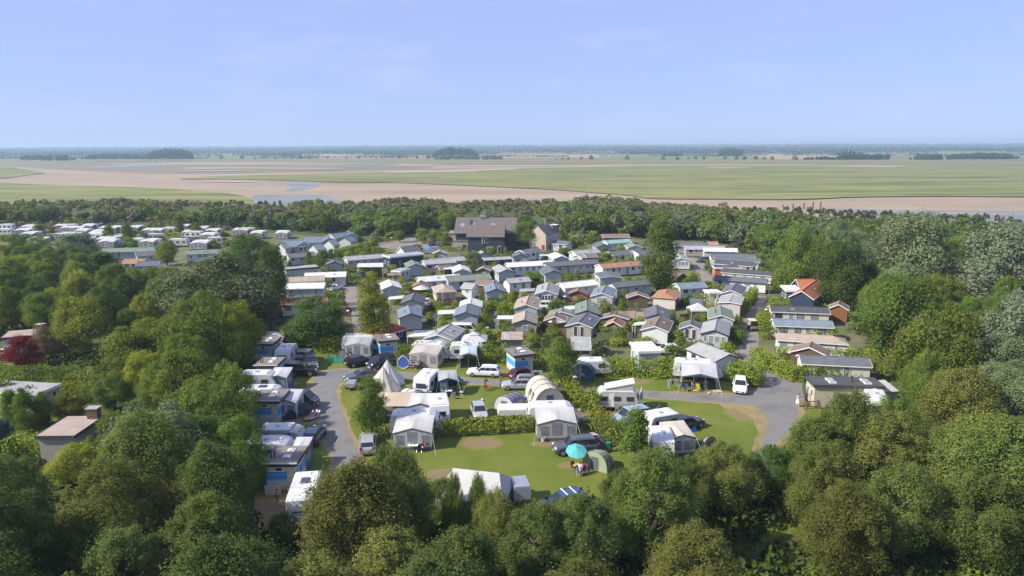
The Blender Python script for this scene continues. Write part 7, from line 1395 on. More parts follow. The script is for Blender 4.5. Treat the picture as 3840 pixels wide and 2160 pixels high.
# ------------------------------------------------------------------ people
def person(r, u, v, rz, pose, label, top=(.05, .05, .06), legs=(.05, .06, .09), hair=(.05, .03, .02), skin=(.48, .30, .22), h=1.72, dress=False, z=0.02, shorts=False, long_hair=False):
    """faces -y in its own frame"""
    P = G(r, u, v); e = empty('person', (P.x, P.y, z), R(rz), label, 'person'); e.scale = (h / 1.75,) * 3; pm, pel, hd = BODY[pose]; sk = mat('skin_%.2f' % skin[0], skin, .6, .05)
    cm = lambda c: mat('cloth_%.2f%.2f%.2f' % c, c, .85, .1)
    link('body', pm['body'], e, mt=sk); link('shirt', pm['shirt'], e, mt=cm(top))
    if dress: MB().lathe([(.30, .0), (.24, .3), (.17, .5), (.16, .62)], 12, (pel.x, pel.y, pel.z - .5)).build('skirt', cm(legs), e)
    else: link('trousers', pm['legs', shorts], e, mt=cm(legs))
    hm = MB(); c = hd + Vector((0, .02, .03)); hm.lathe([(.0, .10), (.06, .09), (.09, .06), (.104, .01), (.10, -.04 if not long_hair else -.22)], 10, tuple(c)); hm.build('hair', mat('hair_%.2f' % hair[0], hair, .7, .15), e, True)
    nz = hd + Vector((0, -.098, -.015)); MB().box(nz.x - .014, nz.x + .014, nz.y - .018, nz.y + .01, nz.z - .02, nz.z + .025, .006, .004).build('nose', sk, e)
    for sg in (-1, 1): MB().box(sg * .034 - .012, sg * .034 + .012, nz.y + .004, nz.y + .014, nz.z + .02, nz.z + .034).build('eye', m_black, e)
    return e
person('J', 938, 1205, 20, 'walk', 'woman in a white dress walking on the road at the junction', (.7, .68, .66), (.6, .62, .66), (.06, .04, .02), dress=True)
person('N', 985, 1142, 10, 'stand', 'man in a dark printed shirt standing beside the open van doors', (.04, .04, .045), (.03, .03, .035), shorts=True)
person('M', 1512, 838, 160, 'stand', 'woman in a dark top standing on the inner road seen from behind', (.03, .03, .035), (.30, .2, .14), long_hair=True, shorts=True)
person('P', 2072, 432, 0, 'stand', 'woman in jeans standing in the opening of the pale roofed awning', (.10, .06, .05), (.38, .48, .58), (.03, .02, .015), long_hair=True)
person('O', 600, 1290, 75, 'stand', 'person in a red top and dark trousers beside the motorhome', (.5, .02, .03), (.03, .03, .035), (.2, .15, .1))
person('O', 455, 1285, 300, 'stand', 'person in a grey top standing in the shade left of the motorhome', (.16, .14, .14), (.10, .08, .07), shorts=True)
person('O', 835, 1415, 180, 'stand', 'person standing at the lower end of the motorhome', (.10, .11, .16), (.06, .05, .05))
def lounger(r, u, v, rz, label, c=(.6, .6, .6)):
    P = G(r, u, v); e = empty('sun_lounger', (P.x, P.y, .02), R(rz), label, 'lounger'); m1 = mat('lounger_%.2f' % c[0], c, .7)
    MB().slab((-.3, -.9, .3), (.3, -.9, .3), (.3, .15, .28), (-.3, .15, .28), .04).build('seat', m1, e); MB().slab((-.3, .15, .28), (.3, .15, .28), (.3, .7, .85), (-.3, .7, .85), .04).build('backrest', m1, e)
    for x in (-.28, .28):
        for y in (-.8, .3): MB().tube([(x, y, 0), (x, y + .1, .3)], .018, 5).build('leg', m_metal, e)
def chair(r, u, v, rz, label, c=(.04, .04, .05), group='camping chairs on the pitches'):
    P = G(r, u, v); e = empty('camping_chair', (P.x, P.y, .02), R(rz), label, 'chair', group); m1 = mat('chair_%.2f%.2f%.2f' % c, c, .8)
    MB().slab((-.25, -.25, .44), (.25, -.25, .44), (.25, .22, .40), (-.25, .22, .40), .03).build('seat', m1, e); MB().slab((-.25, .22, .40), (.25, .22, .40), (.25, .38, .98), (-.25, .38, .98), .03).build('backrest', m1, e)
    for x in (-.27, .27):
        MB().tube([(x, -.25, 0), (x, .25, .62)], .014, 5).build('leg', m_metal, e); MB().tube([(x, .28, 0), (x, -.22, .62)], .014, 5).build('leg', m_metal, e); MB().box(x - .03, x + .03, -.26, .26, .61, .64).build('armrest', m_black, e)
    return e
def table(r, u, v, rz, label, w=1.1, d=.7, h=.7, c=(.6, .6, .58), things_=()):
    P = G(r, u, v); e = empty('camping_table', (P.x, P.y, .02), R(rz), label, 'table'); MB().box(-w / 2, w / 2, -d / 2, d / 2, h - .04, h).build('tabletop', mat('table_%.2f' % c[0], c, .6, .1), e)
    for x in (-w * .42, w * .42):
        for y in (-d * .4, d * .4): MB().tube([(x, y, 0), (x * .9, y * .9, h - .03)], .016, 5).build('leg', m_metal, e)
    for i, (x, y, hh, cc) in enumerate(things_):
        q = P + Vector((x, y, 0)); b = MB(); b.lathe([(.045, 0), (.05, hh * .6), (.02, hh * .8), (.02, hh)], 8); tag(b.build('bottle', mat('bottle_%.2f' % cc[0], cc, .3), loc=(q.x, q.y, h + .02)), ('pale' if i == 0 else 'dark' if i == 1 else 'tall') + ' bottle on the ' + ' '.join(label.split()[:9]), 'bottle')
    return e
lounger('K', 1015, 1340, 330, 'white sun lounger nearest the road below the dark blue van'); lounger('K', 960, 1350, 330, 'pale sun lounger left of the one nearest the road', (.5, .42, .36))
person('K', 1018, 1338, 330, 'lounge', 'sunbather lying back nearest the left road', (.50, .33, .25), (.05, .05, .07), shorts=True); person('K', 962, 1348, 330, 'lounge', 'sunbather in pink lying beside the first one', (.45, .16, .17), (.45, .2, .2), shorts=True)
chair('K', 905, 1350, 10, 'black camping chair beside the sunbathers', (.03, .03, .035))
chair('N', 1450, 745, 0, 'camping chair with the man in orange below the large awning', (.05, .05, .06)); person('N', 1450, 748, 5, 'sit', 'man in an orange shirt sitting below the large awning', (.42, .16, .06), (.06, .05, .05))
chair('N', 1610, 750, 350, 'camping chair with the woman below the large awning', (.05, .05, .06)); person('N', 1610, 752, 350, 'sit', 'woman in a striped top sitting below the large awning', (.35, .24, .2), (.3, .18, .14), shorts=True)
table('N', 1530, 735, 0, 'dark table between the people below the large awning', 1.3, .8, .7, (.08, .08, .09)); table('N', 1350, 705, 8, 'low yellow edged table at the left of the large awning', 1.5, .6, .6, (.5, .45, .1))
chair('N', 1340, 790, 330, 'dark blue beach chair before the large awning', (.03, .05, .12)); chair('N', 1512, 790, 0, 'small bright yellow child chair before the large awning', (.5, .5, .02)); chair('N', 1290, 730, 60, 'blue folding chair at the left end of the large awning', (.08, .12, .2))
chair('L', 1190, 545, 40, 'dark blue chair beside the beach shelter', (.05, .06, .12)); chair('L', 1330, 545, 320, 'dark chair at the breakfast table before the beige awning'); table('L', 1255, 545, 0, 'table with breakfast before the beige awning', 1.1, .7, .7, (.42, .3, .25)); person('L', 1225, 548, 60, 'sit', 'person in a striped shirt at the breakfast table', (.4, .3, .3), (.1, .1, .14)); person('L', 1325, 548, 310, 'sit', 'person in black at the breakfast table', (.03, .03, .03), (.05, .05, .06))
chair('K', 1470, 525, 0, 'dark chair before the striped awning', (.06, .05, .05)); person('K', 1470, 528, 5, 'sit', 'person sitting before the striped awning in shorts', (.08, .07, .08), (.06, .06, .07), shorts=True); person('K', 1560, 495, 5, 'stand', 'person in dark clothes in the doorway of the striped awning', (.02, .02, .025), (.02, .02, .025))
chair('K', 735, 780, 20, 'wooden deck chair beside the black jeep', (.3, .18, .1))
table('L', 1780, 970, 4, 'white camping table before the dark blue awning', 1.1, .7, .72, (.65, .65, .63), ((-.2, 0, .3, (.5, .5, .5)), (.25, .1, .26, (.1, .1, .12)))); chair('L', 1730, 985, 70, 'white chair left of the white table by the dark blue awning', (.6, .6, .58)); chair('L', 1990, 955, 260, 'white chair right of the dark blue awning', (.62, .62, .6)); chair('L', 1860, 1015, 200, 'pale folding chair before the white table', (.5, .48, .45))
table('P', 570, 550, 0, 'white camping table before the dark piped awning', 1.1, .7, .72, (.66, .66, .64), ((-.35, 0, .34, (.6, .6, .6)), (0, .1, .3, (.5, .52, .55)))); chair('P', 640, 555, 350, 'black chair before the dark piped awning', (.02, .02, .02)); chair('P', 665, 545, 300, 'red clothed chair before the dark piped awning', (.45, .03, .04))
chair('P', 2355, 815, 20, 'bright blue folding chair below the turquoise parasol', (.03, .16, .45)); chair('P', 2400, 800, 330, 'plum coloured chair below the turquoise parasol', (.16, .03, .09)); chair('P', 2305, 770, 40, 'dark deck chair beside the turquoise parasol', (.1, .08, .07)); person('P', 2355, 800, 340, 'sit', 'person in white sitting under the turquoise parasol', (.6, .58, .55), (.4, .3, .25), shorts=True)
table('P', 2330, 760, 0, 'yellow topped table below the turquoise parasol', .9, .7, .65, (.55, .42, .08))
# ------------------------------------------------------------------ small things
def parasol(r, u, v, rad, h, c, label, tilt=0.0, name='parasol'):
    P = G(r, u, v); e = empty(name, (P.x, P.y, .02), 0, label, 'parasol'); b = MB(); n = 8; V = [(rad * math.cos(2 * math.pi * k / n), rad * math.sin(2 * math.pi * k / n) + tilt * .3, h - rad * .42 + tilt * math.sin(2 * math.pi * k / n)) for k in range(n)] + [(0, tilt * .3, h)]
    b.add(V, [(k, (k + 1) % n, n) for k in range(n)]).build('canopy', mat('parasol_%.2f' % c[0], c, .8, .06, trans=.25), e); MB().tube([(0, 0, 0), (0, tilt * .3, h + .12)], .025, 6).build('pole', m_metal, e)
    for k in range(n): MB().tube([(V[k][0], V[k][1], V[k][2] - .02), (0, tilt * .3, h - .04)], .01, 4).build('rib', m_metal, e)
    MB().lathe([(.28, 0), (.26, .08), (.05, .1)], 10).build('foot', m_black, e); return e
parasol('P', 2320, 730, 1.08, 2.2, (.12, .50, .50), 'turquoise parasol beside the olive green tent', .35); parasol('A', 1595, 545, 1.9, 2.6, (.66, .62, .55), 'white parasol before the orange gabled garden house'); parasol('B', 2110, 1160, 1.9, 2.6, (.64, .6, .58), 'white parasol behind the wooden fence'); parasol('H', 870, 780, 1.6, 2.5, (.62, .6, .58), 'white parasol at the left of the poplar foot'); parasol('A', 1110, 270, 1.8, 2.5, (.28, .2, .16), 'brown parasol beside the long white roof'); parasol('F', 2260, 575, 1.8, 2.6, (.05, .2, .5), 'blue parasol at the grey gabled home')
P = G('N', 740, 952); e = empty('folded_parasol', (P.x, P.y, .02), 0, 'folded white parasol standing on the lawn beside the inner road', 'parasol'); MB().lathe([(.05, .5), (.22, .6), (.2, 1.2), (.09, 2.0), (.03, 2.25)], 9).build('canopy', fab('white'), e); MB().tube([(0, 0, 0), (0, 0, 2.35)], .025, 6).build('pole', m_metal, e); MB().lathe([(.3, 0), (.28, .1), (.06, .12)], 10).build('foot', m_trimw, e)
def lamp(r, u, v, top, label):
    P = G(r, u, v); h = height_to(P, px(r, u, top)[1]); e = empty('street_lamp', (P.x, P.y, .01), 0, label, 'street lamp', 'lamp posts of the campsite'); MB().tube([(0, 0, 0), (0, 0, h - .3)], [.06, .04], 7).build('post', m_metal, e)
    hd = MB().lathe([(.05, h - .32), (.26, h - .22), (.30, h - .16)], 12).build('shade', mat('lamp_glass', (.55, .57, .58), .3), e); MB().lathe([(.33, h - .16), (.2, h - .04), (.0, h)], 12).build('cap', m_trimw, hd)
for a in (('A', 70, 472, 325, 'lamp post at the bend of the park lane beside the white car'), ('A', 275, 955, 785, 'lamp post at the lower end of the park lane'), ('B', 2258, 722, 525, 'lamp post right of the white minivan'), ('C', 2225, 1320, 1155, 'lamp post beside the white boarded home'), ('M', 1888, 860, 660, 'lamp post right of the round headed tree'), ('L', 1545, 1352, 1130, 'lamp post before the white caravan'), ('D', 2000, 462, 245, 'lamp post at the top bend of the right lane'), ('D', 1948, 815, 655, 'lamp post beside the cream home at the right lane'), ('F', 1450, 870, 720, 'lamp post before the tall square hedge'), ('F', 1727, 480, 330, 'lamp post at the plaza entrance')): lamp(*a)
def pole(r, u, v, top, label, rad=.05, mt=None, name='flagpole', bar=None, cat='pole'):
    P = G(r, u, v); h = height_to(P, px(r, u, top)[1]); e = empty(name, (P.x, P.y, 0), 0, label, cat); MB().tube([(0, 0, 0), (0, 0, h)], [rad, rad * .6], 7).build('post', mt or m_trimw, e); MB().lathe([(rad * 1.6, 0), (rad * 1.6, .12), (rad, .14)], 8).build('foot', m_metal, e)
    if bar: MB().box(-bar, bar, -.03, .03, h * .72 if bar < 1 else h - .15, h * .72 + .06 if bar < 1 else h - .05).build('crossbar', mt or m_trimw, e)
for a in (('F', 1815, 240, 100, 'left white flagpole at the plaza'), ('F', 2107, 345, 95, 'right white flagpole at the plaza')): pole(*a)
pole('A', 1985, 712, 360, 'thin white pole with a crossbar beside the maroon car', .05, None, 'antenna_pole', .5); pole('M', 1972, 860, 180, 'thin tall pole beside the lamp behind the tunnel tent', .035, m_metal, 'antenna_pole'); pole('H', 1563, 268, 170, 'pale T shaped post before the back wood', .08, m_wood, 'nest_post', 1.2); pole('W', 1627, 215, 90, 'white pole among the far caravans', .07); pole('W', 450, 110, 60, 'pole behind the far caravans at the left', .07); pole('C', 430, 120 + 140, 150, 'lamp pole in the garden left of the flat grey roof', .04, m_metal, 'antenna_pole')
for i, u in enumerate((728, 745)):
    P = G('M', u, 835); b = MB(); b.tube([(0, 0, 0), (0, 0, .75), (.02, 0, 1.5)], [.10, .10, .09], 8); tag(b.build('wooden_post', m_wood, loc=(P.x, P.y, 0)), ('left' if i == 0 else 'right') + ' one of two weathered posts beside the roof box car', 'post')
P = G('M', 1950, 880); b = MB(); b.tube([(0, 0, 0), (0, 0, .9)], .1, 8); tag(b.build('wooden_post', m_wood, loc=(P.x, P.y, 0)), 'short brown post at the foot of the thin tall pole', 'post')
# fences
def fence(pts, h, label, mt=None, gap=.16, bw=.12, name='wooden_fence', slats=False):
    P = [G(*q) for q in pts]; o = P[0].copy(); o.z = 0; e = empty(name, o, 0, label, 'fence'); bd = MB()
    for a, b in zip(P[:-1], P[1:]):
        d = b - a; L = d.length; d.normalize(); s_ = Vector((d.y, -d.x, 0)); rel = a - o; q = 0
        for t in (0, L): p = rel + d * t - s_ * .09; MB().box(p.x - .05, p.x + .05, p.y - .05, p.y + .05, 0, h + .08).build('post', m_wood, e)
        if slats:
            z = .1
            while z < h: bd.slab(rel + Vector((0, 0, z + .1)), rel + d * L + Vector((0, 0, z + .1)), rel + d * L + Vector((0, 0, z)), rel + Vector((0, 0, z)), .025); z += .16
        else:
            while q < L: p = rel + d * q; p2 = p + d * bw; bd.add([p, p2, p2 + Vector((0, 0, h + rnd.uniform(-.03, .03))), p + Vector((0, 0, h)), p - s_ * .02, p2 - s_ * .02, p2 - s_ * .02 + Vector((0, 0, h)), p - s_ * .02 + Vector((0, 0, h))], [(0, 1, 2, 3), (7, 6, 5, 4), (3, 2, 6, 7), (0, 3, 7, 4), (1, 5, 6, 2)]); q += gap
        for z in (h * .25, h * .8): MB().slab(rel - s_ * .04 + Vector((0, 0, z)), rel + d * L - s_ * .04 + Vector((0, 0, z)), rel + d * L - s_ * .04 + Vector((0, 0, z + .09)), rel - s_ * .04 + Vector((0, 0, z + .09)), .03).build('rail', m_wood, e)
    bd.build('board_row', mt or m_wood, e)['kind'] = 'stuff'; return e
m_fpink = mat('fence_pinkish', (.30, .22, .18), .85, .25, 3)
fence([('B', 660, 1385), ('B', 1090, 1370)], 1.7, 'brown board fence beside the brown grey chalet', m_wood); fence([('B', 1925, 1300), ('B', 2330, 1290)], 1.7, 'pinkish board fence below the white parasol', m_fpink); fence([('M', 1265, 215), ('M', 1530, 215)], .9, 'low picket fence behind the hedge and mural cabin', m_wood); fence([('C', 1470, 1380), ('C', 1545, 1380)], 1.7, 'left slatted screen beside the white boarded home', m_wood, slats=True); fence([('C', 1645, 1385), ('C', 1750, 1385)], 1.7, 'right slatted screen beside the white boarded home', m_wood, slats=True); fence([('D', 610, 880), ('D', 750, 870)], 1.7, 'dark board fence left of the white party tent', m_woodd); fence([('J', 690, 640), ('J', 755, 650)], 1.2, 'short wooden fence behind the lane hedge', m_wood); fence([('E', 2200, 470), ('E', 2560, 480)], 2.0, 'grey panel fence before the back wood', mat('grey_boards', (.22, .21, .20), .8, .2)); fence([('N', 1180, 330), ('N', 1290, 345)], 1.3, 'grey wooden gate beside the white car', mat('grey_boards', (.22, .21, .20)), slats=True)
# timber deck and terrace
P0 = [G('C', *q) for q in ((1260, 970), (1770, 970), (1770, 815), (1262, 812))]; o = P0[0]; e = empty('timber_deck', (o.x, o.y, 0), 0, 'pinkish timber deck with ornamental posts between the sheds', 'deck')
nb = 14
for k in range(nb):
    a, b, c, d = [p - o for p in P0]; t0, t1 = k / nb + .004, (k + .88) / nb; q = [a.lerp(d, t0), b.lerp(c, t0), b.lerp(c, t1), a.lerp(d, t1)]; q = [v_ + Vector((0, 0, .26)) for v_ in q]; MB().slab(*q, .05).build('board', m_fpink, e)
for p in P0: v_ = p - o; MB().box(v_.x - .08, v_.x + .08, v_.y - .08, v_.y + .08, 0, .22).build('support', m_wood, e)
for u, lab in ((1420, 'left ornamental post on the timber deck'), (1475, 'middle ornamental post hung with charms on the timber deck'), (1600, 'right ornamental post on the timber deck')): P = G('C', u, 960, .26); b = MB(); b.tube([(0, 0, 0), (.03, 0, .9), (-.02, 0, 1.7)], [.09, .07, .04], 6); tag(b.build('carved_post', m_wood, loc=(P.x, P.y, .26)), lab, 'post')
# party tent, frame carport, gazebo tops
P = G('D', 892, 815); e = empty('party_tent', (P.x, P.y, 0), R(2), 'white pointed party tent between the brick shed and the homes', 'tent'); w = 1.65
MB().add([(-w, -w, 2.0), (w, -w, 2.0), (w, w, 2.0), (-w, w, 2.0), (0, 0, 3.1)], [(0, 1, 4), (1, 2, 4), (2, 3, 4), (3, 0, 4)]).build('roof', fab('white'), e); MB().add([(-w, -w, 2.0), (w, -w, 2.0), (w, w, 2.0), (-w, w, 2.0), (-w, -w, 1.75), (w, -w, 1.75), (w, w, 1.75), (-w, w, 1.75)], [(0, 4, 5, 1), (1, 5, 6, 2), (2, 6, 7, 3), (3, 7, 4, 0)]).build('valance', fab('white'), e)
for x in (-w, w):
    for y in (-w, w): MB().tube([(x, y, 0), (x, y, 2)], .03, 6).build('post', m_trimw, e)
P = G('M', 330, 260); e = empty('gazebo', (P.x, P.y, 0), 0, 'grey two tiered gazebo roof behind the hedge', 'gazebo'); w = 2.0
MB().add([(-w, -w, 1.9), (w, -w, 1.9), (w, w, 1.9), (-w, w, 1.9), (-.6, -.6, 2.55), (.6, -.6, 2.55), (.6, .6, 2.55), (-.6, .6, 2.55)], [(0, 1, 5, 4), (1, 2, 6, 5), (2, 3, 7, 6), (3, 0, 4, 7)]).build('roof', fab('palegrey'), e); MB().add([(-.75, -.75, 2.6), (.75, -.75, 2.6), (.75, .75, 2.6), (-.75, .75, 2.6), (0, 0, 3.0)], [(0, 1, 4), (1, 2, 4), (2, 3, 4), (3, 0, 4)]).build('cap', fab('palegrey'), e)
for x in (-w * .95, w * .95):
    for y in (-w * .95, w * .95): MB().tube([(x, y, 0), (x, y, 1.95)], .035, 6).build('post', m_flue, e)
P = G('C', 1095, 1440); e = empty('pergola', (P.x, P.y, 0), 0, 'dark pergola frame with a green back panel before the clipped hedge', 'pergola'); w = 1.7
for x in (-w, w): MB().tube([(x, 0, 0), (x, 0, 2.0), (0, 0, 2.75)], .05, 6).build('frame_bar', m_flue, e); MB().tube([(x, 2.2, 0), (x, 2.2, 2.0), (0, 2.2, 2.75)], .05, 6).build('frame_bar', m_flue, e); MB().tube([(x, 0, 2.0), (x, 2.2, 2.0)], .05, 6).build('frame_bar', m_flue, e)
MB().box(-w * .8, w * .8, 2.15, 2.19, .3, 1.7).build('panel', mat('green_panel', (.17, .2, .07), .8), e); MB().tube([(0, 0, 2.75), (0, 2.2, 2.75)], .05, 6).build('ridge_bar', m_flue, e)
# pool, balls, bags, bins, bicycles, laundry
P = G('M', 1035, 1010); e = empty('paddling_pool', (P.x, P.y, .02), 0, 'round blue paddling pool on the lawn', 'pool'); V = [(.65 + .1 * math.cos(t), .13 + .12 * math.sin(t)) for t in [2 * math.pi * k / 10 for k in range(11)]]; MB().lathe([(a, b) for a, b in V], 22).build('ring', mat('pool_blue', (.03, .22, .55), .4), e, True); MB().lathe([(.6, .10), (0, .10)], 22).build('water', mat('pool_water', (.10, .38, .60), .1), e)
def ball(r, u, v, rad, c, label): P = G(r, u, v); b = MB(); b.lathe([(rad * math.sin(math.pi * k / 8), rad - rad * math.cos(math.pi * k / 8)) for k in range(9)], 12); e = empty('football', (P.x, P.y, .02), 0, label, 'ball'); b.build('shell', mat('ball_%.2f' % c[0], c, .5), e, True); q = MB(); [q.box(rad * .93 * math.cos(a) - .03, rad * .93 * math.cos(a) + .03, rad * .93 * math.sin(a) - .03, rad * .93 * math.sin(a) + .03, rad - .03, rad + .03) for a in (0, 1.26, 2.5, 3.8, 5.0)]; q.build('panel_row', m_black, e)['kind'] = 'stuff'
ball('M', 450, 1050, .16, (.7, .7, .68), 'white football on the lawn'); ball('N', 1660, 830, .16, (.6, .6, .55), 'football at the edge of the inner road'); ball('M', 1022, 985, .17, (.35, .5, .1), 'green ball in the paddling pool')
P = G('N', 1432, 1325); b = MB(); b.add([(-.4, -.25, 0), (.45, -.3, 0), (.4, .3, 0), (-.35, .25, 0), (-.1, -.12, .32), (.32, -.05, .6), (.22, .15, .35), (-.2, .12, .2)], [(0, 1, 5, 4), (1, 2, 6, 5), (2, 3, 7, 6), (3, 0, 4, 7), (4, 5, 6, 7)]); tag(b.build('beach_bag', mat('bright_blue', (.01, .25, .62), .5), loc=(P.x, P.y, .02)), 'bright blue bag lying beside the black estate car', 'bag')
P = G('P', 1965, 447); b = MB(); b.lathe([(.16, 0), (.22, .42), (.24, .44), (.2, .4), (.15, .05)], 12); tag(b.build('bucket', mat('bucket_white', (.6, .55, .48), .5), loc=(P.x, P.y, .02)), 'whitish bucket before the pale roofed awning', 'bucket')
def bin_(r, u, v, c, label, w=.5, h=1.0): P = G(r, u, v); e = empty('waste_bin', (P.x, P.y, .01), 0, label, 'bin'); MB().box(-w / 2 + .04, w / 2 - .04, -w / 2 + .04, w / 2 - .04, 0, h, -.04, -.04).build('body', mat('bin_%.2f%.2f' % (c[0], c[1]), c, .5), e); MB().box(-w / 2 - .03, w / 2 + .03, -w / 2 - .03, w / 2 + .03, h, h + .08, .04, .06).build('lid', mat('bin_%.2f%.2f' % (c[0], c[1]), c, .5), e)
bin_('Q', 1062, 625, (.03, .16, .10), 'green bin on a post beside the small pale tent', .45, 1.0); bin_('P', 845, 395, (.04, .18, .16), 'green bin at the left end of the long low hedge', .5, .9); bin_('B', 860, 1262, (.42, .46, .48), 'pale box cabinet beside the yellow green bush', .5, 1.5); bin_('L', 1478, 1000, (.16, .30, .36), 'blue grey box behind the caravan with dark blue awning', .9, .9); bin_('M', 1956, 1300, (.35, .33, .3), 'grey service post on the lawn behind the awning', .3, .9); bin_('B', 1832, 1260, (.4, .1, .07), 'red and white service box on a post', .3, .9)
def slab_thing(r, u, v, w, d, h, c, label, name='pallet', rz=0):
    P = G(r, u, v); e = empty(name, (P.x, P.y, .01), R(rz), label, 'pallet'); 
    for k in range(5): MB().box(-w / 2, w / 2, -d / 2 + d * k / 5, -d / 2 + d * (k + .8) / 5, h - .04, h).build('plank', mat('plank_%.2f' % c[0], c, .8, .15), e)
    for x in (-w * .42, 0, w * .42): MB().box(x - .05, x + .05, -d / 2, d / 2, 0, h - .045).build('bearer', m_wood, e)
slab_thing('M', 1950, 1335, 1.3, .7, .25, (.5, .42, .34), 'pale low bench on the lawn below the leafy bush', 'low_bench'); slab_thing('N', 1500, 782, 1.3, .6, .08, (.5, .4, .18), 'wooden board before the large awning', 'floor_board'); slab_thing('N', 1770, 790, 1.2, .9, .08, (.5, .5, .5), 'grey white mat board beside the large awning', 'floor_board', 20)
def picnic(r, u, v, rz, label): 
    P = G(r, u, v); e = empty('picnic_table', (P.x, P.y, .01), R(rz), label, 'table')
    for k in range(4): MB().box(-.8, .8, -.36 + .18 * k, -.2 + .18 * k, .70, .74).build('tabletop_plank', m_fpink, e)
    for y in (-.75, .75): MB().box(-.8, .8, y - .13, y + .13, .42, .46).build('seat', m_fpink, e)
    for x in (-.6, .6):
        MB().tube([(x, -.85, 0), (x, -.25, .7)], .04, 4).build('leg', m_wood, e); MB().tube([(x, .85, 0), (x, .25, .7)], .04, 4).build('leg', m_wood, e)
picnic('M', 2105, 1420, 10, 'wooden picnic table beside the golden hedge'); picnic('D', 790, 1170, 5, 'pinkish wooden garden table before the pink summer house')
def bicycle(r, u, v, rz, label, c=(.05, .05, .06), bags=None):
    P = G(r, u, v); e = empty('bicycle', (P.x, P.y, .02), R(rz), label, 'bicycle'); fm = mat('bike_%.2f' % c[0], c, .4)
    for y in (-.5, .52): w_ = MB().tube([(0, y + .33 * math.cos(2 * math.pi * k / 14), .34 + .33 * math.sin(2 * math.pi * k / 14)) for k in range(15)], .022, 5).build('wheel', m_tyre, e); MB().tube([(-.04, y, .34), (.04, y, .34)], .03, 6).build('hub', m_rim, w_)
    MB().tube([(0, .52, .34), (0, .2, .36), (0, .05, .88), (0, -.38, .86), (0, .2, .36)], .02, 5).build('frame', fm, e); MB().tube([(0, -.5, .34), (0, -.36, 1.0)], .018, 5).build('fork', fm, e); MB().tube([(-.26, -.36, 1.02), (0, -.42, 1.02), (.26, -.36, 1.02)], .016, 5).build('handlebar', m_black, e); MB().box(-.07, .07, -.03, .2, .92, .98, .02, .03).build('saddle', m_black, e)
    if bags:
        for sg in (-1, 1): MB().box(sg * .18 - .1, sg * .18 + .1, .35, .7, .4, .78, .02, .02).build('pannier', mat('pannier_red', bags, .7), e)
bicycle('M', 505, 872, 180, 'red laden touring bicycle ridden across the lawn', (.06, .02, .02), (.45, .02, .03)); person('M', 505, 872, 180, 'cycle', 'cyclist in a dark shirt riding away over the lawn', (.05, .05, .07), (.25, .18, .14), shorts=True)
bicycle('M', 1600, 905, 80, 'dark bicycle leaning behind the cream tunnel tent'); bicycle('Q', 745, 360, 70, 'dark bicycle right of the pale roofed awning'); bicycle('M', 1640, 925, 70, 'second dark bicycle behind the cream tunnel tent'); bicycle('L', 1360, 545, 60, 'black bicycle at the door of the beige awning'); bicycle('J', 1000, 1180, 40, 'small bicycle lying at the gate by the junction', (.2, .05, .1)); bicycle('K', 210, 1370, 80, 'dark bicycle before the mural cabin with two black pipes')
def rack(r, u, v, rz, cols, label):
    P = G(r, u, v); e = empty('laundry_rack', (P.x, P.y, .02), R(rz), label, 'laundry rack')
    for x in (-.7, .7): MB().tube([(x, -.3, 0), (x, .3, 1.1)], .014, 5).build('leg', m_trimw, e); MB().tube([(x, .3, 0), (x, -.3, 1.1)], .014, 5).build('leg', m_trimw, e)
    for y in (-.3, -.1, .1, .3): MB().tube([(-.75, y, 1.1), (.75, y, 1.1)], .01, 4).build('rail', m_trimw, e)
    for i, c in enumerate(cols): x = -.6 + 1.2 * i / max(1, len(cols) - 1) - .2; y = (-.3, .1, -.1, .3)[i % 4]; MB().box(x, x + .4, y - .012, y + .012, .45, 1.115).build('towel', mat('towel_%.2f%.2f' % (c[0], c[1]), c, .9, .1), e)
rack('N', 1170, 740, 20, [(.6, .6, .6), (.45, .03, .05), (.55, .5, .5)], 'laundry rack with white and red cloths left of the large awning'); rack('M', 1295, 710, 10, [(.30, .50, .48), (.35, .52, .50)], 'laundry rack with pale green towels behind the roof box car'); rack('N', 470, 1060, 0, [(.4, .3, .3), (.35, .15, .12), (.2, .25, .35)], 'laundry rack with coloured towels before the pop-up roof caravan')
# green windbreak net before the striped awning
P0 = [G('K', *q) for q in ((1185, 520), (1215, 560), (1300, 588), (1420, 600), (1500, 605))]; o = P0[0].copy(); e = empty('windbreak_net', (o.x, o.y, 0), 0, 'green net windbreak on sticks before the striped awning', 'windbreak'); gm = mat('green_net', (.03, .30, .20), .8, .25, 3, trans=.3)
for a, b in zip(P0[:-1], P0[1:]): a, b = a - o, b - o; k = 4; V = []; [V.extend([tuple(a.lerp(b, i / k)), tuple(a.lerp(b, i / k) + Vector((0, 0, .95 - .14 * math.sin(math.pi * i / k))))]) for i in range(k + 1)]; MB().add(V, [(2 * i, 2 * i + 2, 2 * i + 3, 2 * i + 1) for i in range(k)]).build('net_panel', gm, e); MB().tube([a, a + Vector((0, 0, 1.1))], .015, 5).build('stick', m_wood, e)
